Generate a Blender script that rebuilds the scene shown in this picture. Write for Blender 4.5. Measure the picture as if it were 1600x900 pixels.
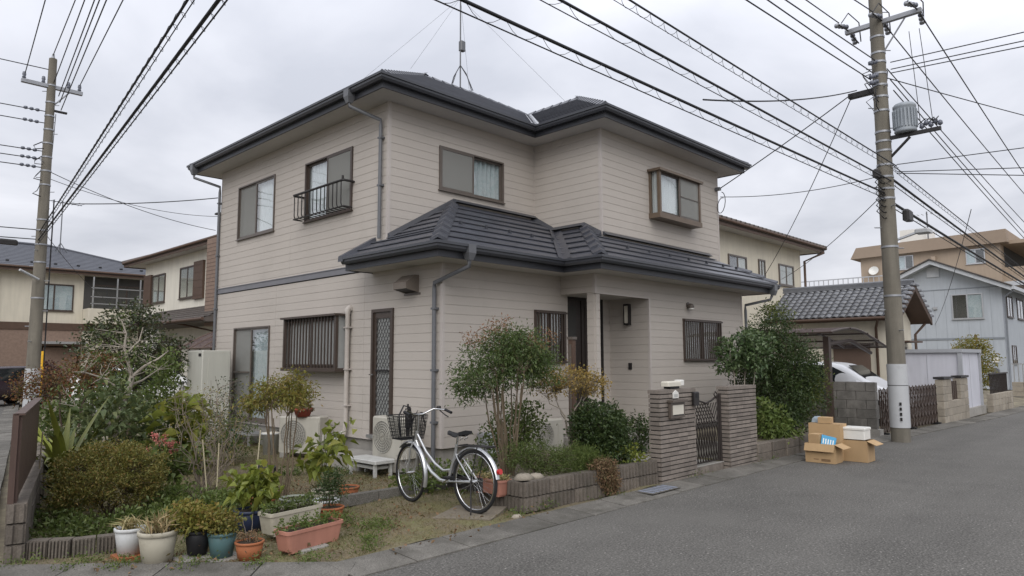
import bpy, math, random
import numpy as np
from mathutils import Vector, Matrix
for o in list(bpy.data.objects): bpy.data.objects.remove(o)
S = bpy.context.scene
COL = S.collection
R = math.radians
rnd = random.Random(7)
NR = np.random.default_rng(11)

# ---------------------------------------------------------------- camera
CAM_H = 1.65
YAW, PITCH, ROLL = R(44.19), R(5.837), R(-0.233)
cam = bpy.data.cameras.new('camera'); camo = bpy.data.objects.new('camera', cam); COL.objects.link(camo)
cam.sensor_width = 36; cam.lens = 1093.94/1600*36; cam.clip_end = 2000; cam.clip_start = .05
fw = Vector((math.cos(YAW)*math.cos(PITCH), math.sin(YAW)*math.cos(PITCH), math.sin(PITCH)))
rt = Vector((math.sin(YAW), -math.cos(YAW), 0)); up = rt.cross(fw)
r2 = rt*math.cos(ROLL)+up*math.sin(ROLL); u2 = up*math.cos(ROLL)-rt*math.sin(ROLL)
camo.matrix_world = Matrix(((r2.x,u2.x,-fw.x,0),(r2.y,u2.y,-fw.y,0),(r2.z,u2.z,-fw.z,CAM_H),(0,0,0,1)))
S.camera = camo

# ---------------------------------------------------------------- overcast sky and weak, wide sun
SUN_EL, SUN_AZ = 40.0, 222.0          # azimuth of the sun counted from +X to +Y
w = bpy.data.worlds.new('World'); S.world = w; w.use_nodes = True
nt = w.node_tree; nt.nodes.clear(); N = nt.nodes.new; K = nt.links.new
def mth(op, a, b=None, c=None, clamp=False):
    n = N('ShaderNodeMath'); n.operation = op; n.use_clamp = clamp
    for i, x in enumerate((a, b, c)):
        if x is None: continue
        if isinstance(x, (int, float)): n.inputs[i].default_value = x
        else: K(x, n.inputs[i])
    return n.outputs[0]
sky = N('ShaderNodeTexSky'); sky.sky_type = 'NISHITA'; sky.sun_disc = False
sky.sun_elevation = R(SUN_EL); sky.sun_rotation = R(90-SUN_AZ); sky.air_density = 1.5; sky.dust_density = 5
tc = N('ShaderNodeTexCoord'); sp = N('ShaderNodeSeparateXYZ'); K(tc.outputs['Generated'], sp.inputs[0])
zc = mth('MAXIMUM', sp.outputs[2], 0.0)
den = mth('ADD', zc, 0.22)
cb = N('ShaderNodeCombineXYZ'); K(mth('DIVIDE', sp.outputs[0], den), cb.inputs[0]); K(mth('DIVIDE', sp.outputs[1], den), cb.inputs[1])
nz = N('ShaderNodeTexNoise'); nz.inputs['Scale'].default_value = 1.15; nz.inputs['Detail'].default_value = 6; nz.inputs['Roughness'].default_value = .5
nz.inputs['Distortion'].default_value = .35; K(cb.outputs[0], nz.inputs['Vector'])
rp = N('ShaderNodeValToRGB'); K(nz.outputs['Fac'], rp.inputs[0])
e = rp.color_ramp.elements
e[0].position = .34; e[0].color = (.50, .52, .585, 1); e[1].position = .66; e[1].color = (.82, .83, .89, 1)
grad = mth('MULTIPLY_ADD', zc, .9, .87)
vm = N('ShaderNodeVectorMath'); vm.operation = 'SCALE'; K(rp.outputs[0], vm.inputs[0]); K(grad, vm.inputs['Scale'])
sk = N('ShaderNodeVectorMath'); sk.operation = 'SCALE'; K(sky.outputs[0], sk.inputs[0]); sk.inputs['Scale'].default_value = .1
mx = N('ShaderNodeMix'); mx.data_type = 'RGBA'; mx.inputs['Factor'].default_value = .94
K(sk.outputs[0], mx.inputs['A']); K(vm.outputs[0], mx.inputs['B'])
bg = N('ShaderNodeBackground'); K(mx.outputs['Result'], bg.inputs[0]); bg.inputs[1].default_value = 1.0
wo = N('ShaderNodeOutputWorld'); K(bg.outputs[0], wo.inputs[0])
sl = bpy.data.lights.new('sun', 'SUN'); sl.energy = 1.5; sl.angle = R(50); sl.color = (1, .975, .94)
so = bpy.data.objects.new('sun', sl); COL.objects.link(so)
sd = Vector((math.cos(R(SUN_AZ))*math.cos(R(SUN_EL)), math.sin(R(SUN_AZ))*math.cos(R(SUN_EL)), math.sin(R(SUN_EL))))
so.rotation_euler = sd.to_track_quat('Z', 'Y').to_euler(); so.location = sd*60
V = S.view_settings; V.view_transform = 'Standard'; V.look = 'None'; V.gamma = 1; V.use_curve_mapping = False; V.exposure = 0.22
S.cycles.max_bounces = 6; S.cycles.transparent_max_bounces = 12; S.cycles.diffuse_bounces = 3; S.cycles.glossy_bounces = 3
S.cycles.use_denoising = True

# ---------------------------------------------------------------- helpers
WL = {}                                  # world position of each object's origin (translation-only parents)
def tag(o, label=None, cat=None, group=None, kind=None):
    if label: o['label'] = label
    if cat: o['category'] = cat
    if group: o['group'] = group
    if kind: o['kind'] = kind
    return o
def thing(name, label, cat, loc=(0,0,0), rz=0, group=None):
    o = bpy.data.objects.new(name, None); COL.objects.link(o); o.location = loc; o.rotation_euler = (0,0,rz)
    o.empty_display_size = .1; WL[o.name] = Vector(loc)
    return tag(o, label, cat, group)
def link(name, me, parent=None, loc=None, rot=None, mat=None):
    o = bpy.data.objects.new(name, me); COL.objects.link(o); o.parent = parent
    if loc is not None: o.location = loc
    if rot is not None: o.rotation_euler = rot
    if mat and not me.materials: me.materials.append(mat)
    WL[o.name] = WL.get(parent.name, Vector()) if parent else Vector(loc or (0,0,0))
    return o
def copy_tree(o, parent=None):
    c = o.copy(); COL.objects.link(c); c.parent = parent
    for ch in o.children: copy_tree(ch, c)
    return c
def mesh_np(name, v, tris, mat=None, smooth=False):
    """fast mesh from an (N,3) vertex and an (M,k) face array"""
    v = np.asarray(v, np.float32); t = np.asarray(tris, np.int32); k = t.shape[1]
    me = bpy.data.meshes.new(name); me.vertices.add(len(v)); me.vertices.foreach_set('co', v.ravel())
    me.loops.add(t.size); me.loops.foreach_set('vertex_index', t.ravel())
    me.polygons.add(len(t)); me.polygons.foreach_set('loop_start', np.arange(0, t.size, k, dtype=np.int32))
    me.polygons.foreach_set('loop_total', np.full(len(t), k, np.int32))
    if smooth: me.polygons.foreach_set('use_smooth', np.ones(len(t), bool))
    me.update(calc_edges=True)
    if mat: me.materials.append(mat)
    return me
class FR:
    """frame on a wall: u along the wall, z up, w outward"""
    def __init__(s, o, u, n): s.o, s.u, s.n = Vector(o), Vector(u), Vector(n)
    def p(s, u, z, w=0): return s.o+s.u*u+s.n*w+Vector((0,0,z))
class MB:
    def __init__(s): s.v, s.f, s.sm = [], [], []
    def add(s, vs, fs, smooth=False):
        b = len(s.v); s.v += [tuple(x) for x in vs]
        for f in fs: s.f.append(tuple(i+b for i in f)); s.sm.append(smooth)
        return s
    def hexa(s, p):     # 8 corners: 4 below then 4 above
        return s.add(p, [(3,2,1,0),(4,5,6,7),(0,1,5,4),(1,2,6,5),(2,3,7,6),(3,0,4,7)])
    def box(s, x0, x1, y0, y1, z0, z1):
        return s.hexa([(x0,y0,z0),(x1,y0,z0),(x1,y1,z0),(x0,y1,z0),(x0,y0,z1),(x1,y0,z1),(x1,y1,z1),(x0,y1,z1)])
    def bbox(s, x0, x1, y0, y1, z0, z1, b=.01):   # box with chamfered upright and top edges
        P = lambda i, z: [(x0+i,y0+b+i,z),(x0+b+i,y0+i,z),(x1-b-i,y0+i,z),(x1-i,y0+b+i,z),(x1-i,y1-b-i,z),(x1-b-i,y1-i,z),(x0+b+i,y1-i,z),(x0+i,y1-b-i,z)]
        r = P(0,z0)+P(0,z1-b)+P(b*.7,z1)
        fs = [tuple(range(7,-1,-1)), tuple(range(16,24))]
        for k in (0, 8):
            for i in range(8): j = (i+1) % 8; fs.append((k+i,k+j,k+8+j,k+8+i))
        return s.add(r, fs)
    def fb(s, F, u0, u1, z0, z1, w0, w1):
        return s.hexa([F.p(u0,z0,w0),F.p(u1,z0,w0),F.p(u1,z0,w1),F.p(u0,z0,w1),F.p(u0,z1,w0),F.p(u1,z1,w0),F.p(u1,z1,w1),F.p(u0,z1,w1)])
    def ring(s, F, u0, u1, z0, z1, t, w0, w1, tb=None):   # four-sided frame
        tb = tb or t
        s.fb(F,u0,u1,z1-t,z1,w0,w1); s.fb(F,u0,u1,z0,z0+tb,w0,w1)
        s.fb(F,u0,u0+t,z0+tb,z1-t,w0,w1); return s.fb(F,u1-t,u1,z0+tb,z1-t,w0,w1)
    def tube(s, pts, r, n=6, cap=True, smooth=True):
        pts = [Vector(p) for p in pts]; m = len(pts); rs = r if hasattr(r, '__len__') else [r]*m
        vs, fs = [], []; ref = None
        for i, p in enumerate(pts):
            d = (pts[min(i+1,m-1)]-pts[max(i-1,0)])
            d = d.normalized() if d.length > 1e-9 else Vector((0,0,1))
            if ref is None: ref = Vector((0,0,1)) if abs(d.z) < .9 else Vector((1,0,0))
            a = d.cross(ref)
            if a.length < 1e-4: a = d.cross(Vector((.3,.9,.1)))
            a.normalize(); b = d.cross(a); ref = a.cross(d)
            for k in range(n):
                t = 2*math.pi*k/n; vs.append(p+(a*math.cos(t)+b*math.sin(t))*rs[i])
        for i in range(m-1):
            for k in range(n):
                j = (k+1) % n; fs.append((i*n+k, i*n+j, (i+1)*n+j, (i+1)*n+k))
        s.add(vs, fs, smooth)
        if cap: s.add(vs[:n], [tuple(range(n-1,-1,-1))]); s.add(vs[-n:], [tuple(range(n))])
        return s
    def lathe(s, prof, n=20, c=(0,0,0), smooth=True):
        vs, fs = [], []
        for r, z in prof:
            for k in range(n):
                t = 2*math.pi*k/n; vs.append((c[0]+r*math.cos(t), c[1]+r*math.sin(t), c[2]+z))
        for i in range(len(prof)-1):
            for k in range(n):
                j = (k+1) % n; fs.append((i*n+k, i*n+j, (i+1)*n+j, (i+1)*n+k))
        return s.add(vs, fs, smooth)
    def prism(s, poly, F, w0, w1):    # polygon of (u,z) swept from w0 to w1
        n = len(poly); vs = [F.p(u,z,w0) for u,z in poly]+[F.p(u,z,w1) for u,z in poly]
        fs = [tuple(range(n-1,-1,-1)), tuple(range(n,2*n))]+[(i,(i+1)%n,n+(i+1)%n,n+i) for i in range(n)]
        return s.add(vs, fs)
    def build(s, name, mat, parent=None, loc=None, label=None, cat=None, group=None, kind=None, local=False):
        off = Vector() if local else (WL[parent.name] if parent else Vector(loc or (0,0,0)))
        me = bpy.data.meshes.new(name); me.from_pydata([tuple(Vector(x)-off) for x in s.v] if off.length else s.v, [], s.f)
        if any(s.sm): me.polygons.foreach_set('use_smooth', s.sm)
        me.materials.append(mat); me.update()
        o = link(name, me, parent, loc)
        return tag(o, label, cat, group, kind)
def sweep(path, prof, closed=False):
    """sweep a profile of (outward, z) round a plan polyline, outward = to the right of travel; mitred corners"""
    n = len(path); m = MB(); rows = []
    P = [Vector((x,y,0)) for x,y in path]
    def nrm(a, b): d = (b-a).normalized(); return Vector((d.y,-d.x,0))
    for i in range(n):
        a = P[i-1] if (closed or i > 0) else None; b = P[(i+1)%n] if (closed or i < n-1) else None
        if a is None: k = nrm(P[i], b)
        elif b is None: k = nrm(a, P[i])
        else:
            n1, n2 = nrm(a, P[i]), nrm(P[i], b); k = (n1+n2); k = k/(1+n1.dot(n2))
        rows.append([P[i]+k*o+Vector((0,0,z)) for o,z in prof])
    q = len(prof); vs = [v for r in rows for v in r]; fs = []
    for i in range(n if closed else n-1):
        j = (i+1) % n
        for k in range(q-1): fs.append((i*q+k, j*q+k, j*q+k+1, i*q+k+1))
    if not closed and q > 2: fs += [tuple(range(q-1,-1,-1)), tuple((n-1)*q+k for k in range(q))]
    return m.add(vs, fs)

# ---------------------------------------------------------------- materials
MATS = {}
def mat(name, col, rough=.6, var=.12, scale=6, bump=0, bscale=80, metal=0, objvar=0, streak=0, col2=None, mix=(.4,.6), spec=.4, islands=0, fine=0, dirt=None, aniso=False):
    if name in MATS: return MATS[name]
    m = bpy.data.materials.new(name); m.use_nodes = True; t = m.node_tree; n = t.nodes; b = n['Principled BSDF']; L = t.links.new
    c = n.new('ShaderNodeTexCoord'); z = n.new('ShaderNodeTexNoise'); z.inputs['Scale'].default_value = scale; z.inputs['Detail'].default_value = 6
    z.inputs['Roughness'].default_value = .62; L(c.outputs['Object'], z.inputs['Vector'])
    def mixc(a, bb, f, mode='MIX'):
        x = n.new('ShaderNodeMix'); x.data_type = 'RGBA'; x.blend_type = mode
        for s, k in ((a,'A'),(bb,'B')):
            if isinstance(s, tuple): x.inputs[k].default_value = (*s[:3],1)
            else: L(s, x.inputs[k])
        if isinstance(f, float): x.inputs['Factor'].default_value = f
        else: L(f, x.inputs['Factor'])
        return x.outputs['Result']
    def rng(v, a, bq, lo, hi):
        x = n.new('ShaderNodeMapRange'); x.inputs[1].default_value = a; x.inputs[2].default_value = bq; x.inputs[3].default_value = lo; x.inputs[4].default_value = hi
        L(v, x.inputs[0]); return x.outputs[0]
    out = tuple(col)
    if col2: out = mixc(col, col2, rng(z.outputs['Fac'], mix[0], mix[1], 0, 1))
    val = rng(z.outputs['Fac'], .25, .75, 1-var, 1+var)
    if objvar:
        oi = n.new('ShaderNodeObjectInfo'); a = n.new('ShaderNodeMath'); a.operation = 'MULTIPLY'
        L(val, a.inputs[0]); L(rng(oi.outputs['Random'], 0, 1, 1-objvar, 1+objvar), a.inputs[1]); val = a.outputs[0]
    if islands:
        g = n.new('ShaderNodeNewGeometry'); a = n.new('ShaderNodeMath'); a.operation = 'MULTIPLY'
        L(val, a.inputs[0]); L(rng(g.outputs['Random Per Island'], 0, 1, 1-islands, 1+islands), a.inputs[1]); val = a.outputs[0]
    if streak:
        mp = n.new('ShaderNodeMapping'); mp.inputs['Scale'].default_value = (5,5,.5); L(c.outputs['Object'], mp.inputs[0])
        z2 = n.new('ShaderNodeTexNoise'); z2.inputs['Scale'].default_value = 1.6; z2.inputs['Detail'].default_value = 5; L(mp.outputs[0], z2.inputs['Vector'])
        a = n.new('ShaderNodeMath'); a.operation = 'MULTIPLY'; L(val, a.inputs[0]); L(rng(z2.outputs['Fac'], .3, .7, 1-streak, 1+streak*.6), a.inputs[1]); val = a.outputs[0]
    if fine:
        z3 = n.new('ShaderNodeTexNoise'); z3.inputs['Scale'].default_value = bscale; z3.inputs['Detail'].default_value = 3; L(c.outputs['Object'], z3.inputs['Vector'])
        a = n.new('ShaderNodeMath'); a.operation = 'MULTIPLY'; L(val, a.inputs[0]); L(rng(z3.outputs['Fac'], .3, .7, 1-fine, 1+fine), a.inputs[1]); val = a.outputs[0]
    if aniso:      # worn bands along the street plus coarse aggregate
        for sc, q, lo, hi in (((.05,1.1,1),1.0,.88,1.10),((1,1,1),26.0,.84,1.16),((1,1,1),48.0,.72,1.28),((1,1,1),3.0,.95,1.05)):
            mp = n.new('ShaderNodeMapping'); mp.inputs['Scale'].default_value = sc; L(c.outputs['Object'], mp.inputs[0])
            z5 = n.new('ShaderNodeTexNoise'); z5.inputs['Scale'].default_value = q; z5.inputs['Detail'].default_value = 4; L(mp.outputs[0], z5.inputs['Vector'])
            a = n.new('ShaderNodeMath'); a.operation = 'MULTIPLY'; L(val, a.inputs[0]); L(rng(z5.outputs['Fac'], .32, .68, lo, hi), a.inputs[1]); val = a.outputs[0]
    if aniso:      # pale grit
        z5 = n.new('ShaderNodeTexNoise'); z5.inputs['Scale'].default_value = 42; z5.inputs['Detail'].default_value = 0; L(c.outputs['Object'], z5.inputs['Vector'])
        a = n.new('ShaderNodeMath'); a.operation = 'MULTIPLY'; L(val, a.inputs[0]); L(rng(z5.outputs['Fac'], .76, .80, 1, 2.6), a.inputs[1]); val = a.outputs[0]
    h = n.new('ShaderNodeVectorMath'); h.operation = 'SCALE'
    if isinstance(out, tuple): h.inputs[0].default_value = out[:3]
    else: L(out, h.inputs[0])
    L(val, h.inputs['Scale']); out = h.outputs[0]
    if dirt:       # (colour, noise scale, lo, hi)
        z4 = n.new('ShaderNodeTexNoise'); z4.inputs['Scale'].default_value = dirt[1]; z4.inputs['Detail'].default_value = 8; z4.inputs['Roughness'].default_value = .7; L(c.outputs['Object'], z4.inputs['Vector'])
        out = mixc(out, dirt[0], rng(z4.outputs['Fac'], dirt[2], dirt[3], 0, .8))
    L(out, b.inputs['Base Color'])
    b.inputs['Roughness'].default_value = rough; b.inputs['Metallic'].default_value = metal; b.inputs['Specular IOR Level'].default_value = spec
    if bump:
        zb = n.new('ShaderNodeTexNoise'); zb.inputs['Scale'].default_value = bscale; zb.inputs['Detail'].default_value = 4; L(c.outputs['Object'], zb.inputs['Vector'])
        bp = n.new('ShaderNodeBump'); bp.inputs['Strength'].default_value = bump; bp.inputs['Distance'].default_value = .01; L(zb.outputs['Fac'], bp.inputs['Height']); L(bp.outputs[0], b.inputs['Normal'])
    MATS[name] = m; return m
def leafmat(name, cols, rough=.5, transl=.25, gain=1.45):
    """leaves: colour picked per leaf from a ramp, some light passing through"""
    if name in MATS: return MATS[name]
    m = bpy.data.materials.new(name); m.use_nodes = True; t = m.node_tree; n = t.nodes; L = t.links.new; b = n['Principled BSDF']
    g = n.new('ShaderNodeNewGeometry'); r = n.new('ShaderNodeValToRGB'); L(g.outputs['Random Per Island'], r.inputs[0])
    el = r.color_ramp.elements; k = len(cols)
    while len(el) < k: el.new(.5)
    for i, c in enumerate(cols): el[i].position = i/max(k-1,1); el[i].color = (*[x*gain for x in c], 1)
    L(r.outputs[0], b.inputs['Base Color']); b.inputs['Roughness'].default_value = rough; b.inputs['Specular IOR Level'].default_value = .35
    tr = n.new('ShaderNodeBsdfTranslucent'); L(r.outputs[0], tr.inputs[0]); mx = n.new('ShaderNodeMixShader'); mx.inputs[0].default_value = transl
    L(b.outputs[0], mx.inputs[1]); L(tr.outputs[0], mx.inputs[2]); L(mx.outputs[0], n['Material Output'].inputs[0])
    MATS[name] = m; return m
def glassmat(name, tint=(.93,.95,.95), rough=.03, refl=.9):
    if name in MATS: return MATS[name]
    m = bpy.data.materials.new(name); m.use_nodes = True; t = m.node_tree; n = t.nodes; L = t.links.new
    n.remove(n['Principled BSDF']); tr = n.new('ShaderNodeBsdfTransparent'); tr.inputs[0].default_value = (*tint,1)
    gl = n.new('ShaderNodeBsdfGlossy'); gl.inputs['Roughness'].default_value = rough; gl.inputs[0].default_value = (refl,refl,refl,1)
    lw = n.new('ShaderNodeLayerWeight'); lw.inputs[0].default_value = .5; pw = n.new('ShaderNodeMath'); pw.operation = 'POWER'; L(lw.outputs['Facing'], pw.inputs[0]); pw.inputs[1].default_value = 3.5; fr = n.new('ShaderNodeMath'); fr.operation = 'MULTIPLY_ADD'; L(pw.outputs[0], fr.inputs[0]); fr.inputs[1].default_value = .80; fr.inputs[2].default_value = .10
    z = n.new('ShaderNodeTexNoise'); c = n.new('ShaderNodeTexCoord'); L(c.outputs['Object'], z.inputs['Vector']); z.inputs['Scale'].default_value = 2.5
    bp = n.new('ShaderNodeBump'); bp.inputs['Strength'].default_value = .06; bp.inputs['Distance'].default_value = .02; L(z.outputs['Fac'], bp.inputs['Height']); L(bp.outputs[0], gl.inputs['Normal'])
    mx = n.new('ShaderNodeMixShader'); L(fr.outputs[0], mx.inputs[0]); L(tr.outputs[0], mx.inputs[1]); L(gl.outputs[0], mx.inputs[2])
    L(mx.outputs[0], n['Material Output'].inputs[0]); MATS[name] = m; return m
def screenmat(name, col=(.22,.23,.22), alpha=.55):
    if name in MATS: return MATS[name]
    m = bpy.data.materials.new(name); m.use_nodes = True; t = m.node_tree; n = t.nodes; L = t.links.new; b = n['Principled BSDF']
    b.inputs['Base Color'].default_value = (*col,1); b.inputs['Roughness'].default_value = .8; b.inputs['Alpha'].default_value = alpha
    MATS[name] = m; return m

m_siding = mat('siding', (.462,.422,.380), .75, .06, .5, .25, 140, objvar=.012, fine=.03, dirt=((.36,.33,.29), .8, .56, .9))
m_trim = mat('trim_light', (.47,.43,.40), .6, .06, 3)
m_soffit = mat('soffit', (.50,.48,.455), .8, .05, 1.5, streak=.03)
m_fascia = mat('fascia_dark', (.035,.037,.044), .45, .12, 4, spec=.45)
m_gutter = mat('gutter_grey', (.05,.053,.062), .35, .1, 4, spec=.5)
m_pipe = mat('downpipe_grey', (.12,.124,.134), .4, .1, 4, spec=.5)
m_roof = mat('roof_slate', (.056,.059,.072), .36, .25, 5, .12, 120, objvar=.10, spec=.5, dirt=((.09,.09,.085), 2.2, .58, .8))
m_found = mat('foundation', (.30,.285,.26), .85, .1, 3, .2, 90, streak=.12)
m_brown = mat('window_brown', (.060,.043,.034), .45, .1, 6, spec=.5)
m_bronze = mat('window_bronze', (.105,.086,.072), .4, .1, 6, spec=.5)
m_dark = mat('dark_metal', (.022,.020,.020), .5, .1, 6)
m_black = mat('black', (.012,.012,.013), .5, .1, 6)
m_inside = mat('room_dark', (.06,.058,.055), .9, .1, 3)  # dark tone that stands for unlit rooms and shaded recesses
m_curt = mat('curtain_white', (.72,.74,.75), .9, .05, 4)
m_curt2 = mat('curtain_pattern', (.60,.64,.66), .9, .12, 14, col2=(.45,.52,.54), mix=(.45,.6))
m_curt3 = mat('curtain_beige', (.50,.49,.44), .9, .08, 5)
m_glass = glassmat('glass')
m_frost = mat('frosted_glass', (.36,.37,.36), .25, .08, 5, spec=.5)
m_screen = screenmat('fly_screen', (.30,.30,.28), .55)
m_white = mat('white_plastic', (.68,.67,.63), .45, .06, 3, spec=.5)
m_cream = mat('cream_plastic', (.60,.57,.49), .5, .06, 3)
m_alu = mat('aluminium', (.55,.56,.57), .35, .06, 8, metal=.8)
m_chrome = mat('chrome', (.62,.62,.62), .22, .05, 8, metal=1)
m_conc = mat('concrete', (.30,.285,.26), .9, .18, 3, .4, 70, fine=.1, dirt=((.12,.115,.10), 1.4, .52, .75))
m_conc2 = mat('concrete_pole', (.165,.15,.122), .85, .16, 2, .3, 60, streak=.22, fine=.06)
# ================================================================ the setting: ground, streets, kerbs
m_asph = mat('asphalt', (.112,.107,.098), .88, .14, .6, .5, 60, fine=.5, dirt=((.142,.136,.124), .35, .44, .74), spec=.25, aniso=True)
m_earth = mat('earth', (.14,.118,.085), .95, .25, 1.5, .6, 40, col2=(.20,.175,.12), fine=.2)
m_slab = mat('kerb_concrete', (.145,.136,.120), .92, .3, 2.5, .8, 90, objvar=.2, fine=.35, dirt=((.06,.056,.045), 2.2, .44, .70))
g = MB().add([(-500,-500,-.05),(500,-500,-.05),(500,500,-.05),(-500,500,-.05)], [(0,1,2,3)]).build('ground', m_earth, kind='structure')
LD = Vector((.257,1,0)).normalized()                     # direction of the side street
LN = Vector((LD.y,-LD.x,0))                              # towards the lot
def lpt(t, s=0, z=0): return Vector((1.325,7.05,0))+LD*t+LN*s+Vector((0,0,z))
KD = Vector((.2,1,0)).normalized(); KN = Vector((KD.y,-KD.x,0))
def kpt(t, s=0, z=0): return Vector((1.22,7.05,0))+KD*t+KN*s+Vector((0,0,z))   # the side street's own edge
rd = MB()
a = [(-60,-9,0),(120,-9,0),(120,4.72,0),(3.15,4.72,0)]
rd.add([(-60,-9,0),(120,-9,0),(120,2.2,0),(24,4.0,0),(12,4.70,0),(3.10,4.72,0),(.92,6.85,0),tuple(kpt(60,-.42)),tuple(kpt(60,-5.4)),tuple(kpt(-1,-5.4)),(-60,5.6,0)], [tuple(range(11))])
rd.build('road', m_asph, kind='structure')
kerb = bpy.data.objects.new('kerb', None); COL.objects.link(kerb); tag(kerb, kind='structure'); WL['kerb'] = Vector()
def kerb_run(p0, p1, wid, n, z0=.012, gap=.012):
    p0, p1 = Vector(p0), Vector(p1); d = (p1-p0)/n; k = Vector((-d.y,d.x,0)).normalized()
    for i in range(n):
        a = p0+d*i; b = p0+d*(i+1)-d.normalized()*gap
        dz = rnd.uniform(-.004,.004); j = k*rnd.uniform(-.006,.006)
        q = [a+j, b+j, b+k*wid+j, a+k*wid+j]; m = MB()
        m.hexa([x+Vector((0,0,-.05)) for x in q]+[q[0]+Vector((0,0,z0+dz)), q[1]+Vector((0,0,z0+dz)), q[2]+Vector((0,0,z0+.022+dz)), q[3]+Vector((0,0,z0+.022+dz))])
        m.build('kerb_slab', m_slab, kerb)
kerb_run((3.12,4.70,0), (12.0,4.70,0), .40, 15)
kerb_run((12.02,4.69,0), (24.0,4.0,0), .40, 18)
kerb_run((24.02,4.0,0), (60.0,3.0,0), .45, 24)
kerb_run((.96,6.84,0), (3.08,4.74,0), .34, 4)
kerb_run(kpt(28,-.42), kpt(-.15,-.42), .40, 28)
# garden ground: gently uneven earth with worn lawn
def inlot(x, y): return True
m_lawn = mat('lawn_ground', (.165,.135,.085), .95, .25, 2.2, .7, 45, col2=(.135,.125,.060), mix=(.44,.6), fine=.25)
def lot_h(x, y):
    return .035+.02*math.sin(x*1.7+.4)*math.cos(y*1.3)+.012*math.sin(x*5.1+y*3.7)
poly = [(3.24,5.09),(1.44,6.98)]
gv, gf, idx = [], [], {}
ny, nx = 64, 60
for j in range(ny+1):
    ty = j/ny; y = 5.09+(16.5-5.09)*ty
    xl = 3.26-(y-5.09)*1.06 if y < 7.0 else lpt(0).x+(y-7.05)*.257+.02
    for i in range(nx+1):
        x = xl+(14.7-xl)*(i/nx)**1.3
        gv.append((x,y,lot_h(x,y)-.02)); 
for j in range(ny):
    for i in range(nx): k = j*(nx+1)+i; gf.append((k,k+1,k+nx+2,k+nx+1))
lawn = MB().add(gv, gf, True).build('lawn', m_lawn, kind='structure')

# ================================================================ the house
HX, HY = 6.627, 7.865                  # lower front corner
XL, XR, YB = 6.627, 14.55, 15.66       # left wall, right wall, back wall
Y1, Y2 = 9.248, 7.597                  # upper main facade, upper jutting facade
XJ, XP, Y3 = 10.159, 9.30, 7.113       # upper jut's left wall, porch side, lower jutting facade
ZB, ZS, ZL = .40, 5.90, 3.08           # siding bottom, upper soffit, lower soffit
LAP = .1375
house = thing('house', 'two-storey beige lap-sided house with dark hip roofs on the corner plot', 'house', (HX,HY,0))
FL = FR((XL,0,0),(0,1,0),(-1,0,0))     # left wall, u = y
FM = FR((0,Y1,0),(1,0,0),(0,-1,0))     # upper main facade, u = x
FJ = FR((0,Y2,0),(1,0,0),(0,-1,0))
FJS = FR((XJ,0,0),(0,1,0),(-1,0,0))    # upper jut left side, u = y
FLM = FR((0,HY,0),(1,0,0),(0,-1,0))    # lower main facade
FLJ = FR((0,Y3,0),(1,0,0),(0,-1,0))    # lower jutting facade
FPS = FR((10.90,0,0),(0,1,0),(-1,0,0)) # porch right side wall
FPB = FR((0,8.0,0),(1,0,0),(0,-1,0))   # porch back wall
# backing walls (set back so that windows have a room behind them)
core = MB()
core.box(XL+.45,XR-.1,Y1+.45,YB-.1,ZB,ZS)
core.box(XJ+.45,XR-.12,Y2+.45,Y1+.44,ZL,ZS-.01)
core.box(XL+.44,9.40,HY+.45,Y1+.44,ZB,3.6)
core.box(10.96,XR-.11,Y3+.45,Y1+.43,ZB,3.5)
core.build('room_core', m_inside, house)
cor = MB()   # outer skins that the camera never sees: right and back walls
cor.box(XR-.09,XR,Y2+.03,YB,ZB,ZS); cor.box(XR-.08,XR+.002,Y3+.03,Y2+.06,ZB,ZL); cor.box(XL+.02,XR,YB-.09,YB,ZB,ZS)
cor.build('rear_wall', m_siding, house)

def rect_minus(r, holes):
    out = [r]
    for h in holes:
        nxt = []
        for (a,b,c,d) in out:
            p,q,s,t = max(a,h[0]),min(b,h[1]),max(c,h[2]),min(d,h[3])
            if p >= q-1e-4 or s >= t-1e-4: nxt.append((a,b,c,d)); continue
            if a < p: nxt.append((a,p,c,d))
            if q < b: nxt.append((q,b,c,d))
            if c < s: nxt.append((p,q,c,s))
            if t < d: nxt.append((p,q,t,d))
        out = nxt
    return [k for k in out if k[1]-k[0] > .02 and k[3]-k[2] > .012]
def board(F, u0, u1, z0, z1, parent, full=True):
    h = z1-z0
    prof = [(0,0),(.0165,0),(.0185,.007),(.0165,h-.0045),(.0115,h-.0015),(.010,h+.006),(0,h+.006)]
    if not full: prof = [(0,0),(.0165,0),(.0165,h),(0,h)]
    n = len(prof); m = MB()
    m.add([F.p(u0,z0+z,w) for w,z in prof]+[F.p(u1,z0+z,w) for w,z in prof],
          [tuple(range(n)), tuple(range(2*n-1,n-1,-1))]+[(i,i+n,(i+1)%n+n,(i+1)%n) for i in range(n)])
    return m.build('siding_board', m_siding, parent)
def clad(F, u0, u1, z0, z1, holes, parent, joints=()):
    """rows of lap siding from z0 to z1 between u0 and u1, cut round the openings"""
    k = int(math.floor((z0-ZB)/LAP)); 
    while True:
        a = ZB+k*LAP; b = a+LAP; k += 1
        if a >= z1-.012: break
        lo, hi = max(a,z0), min(b,z1)
        if hi-lo < .012: continue
        cuts = [u0]+[j for j in joints if u0 < j < u1]+[u1]
        for c0, c1 in zip(cuts[:-1], cuts[1:]):
            for (p,q,s,t) in rect_minus((c0+(.002 if c0 != u0 else 0),c1-(.002 if c1 != u1 else 0),lo,hi), holes):
                board(F, p, q, s, t, parent, abs(t-b) < 1e-6)
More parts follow.
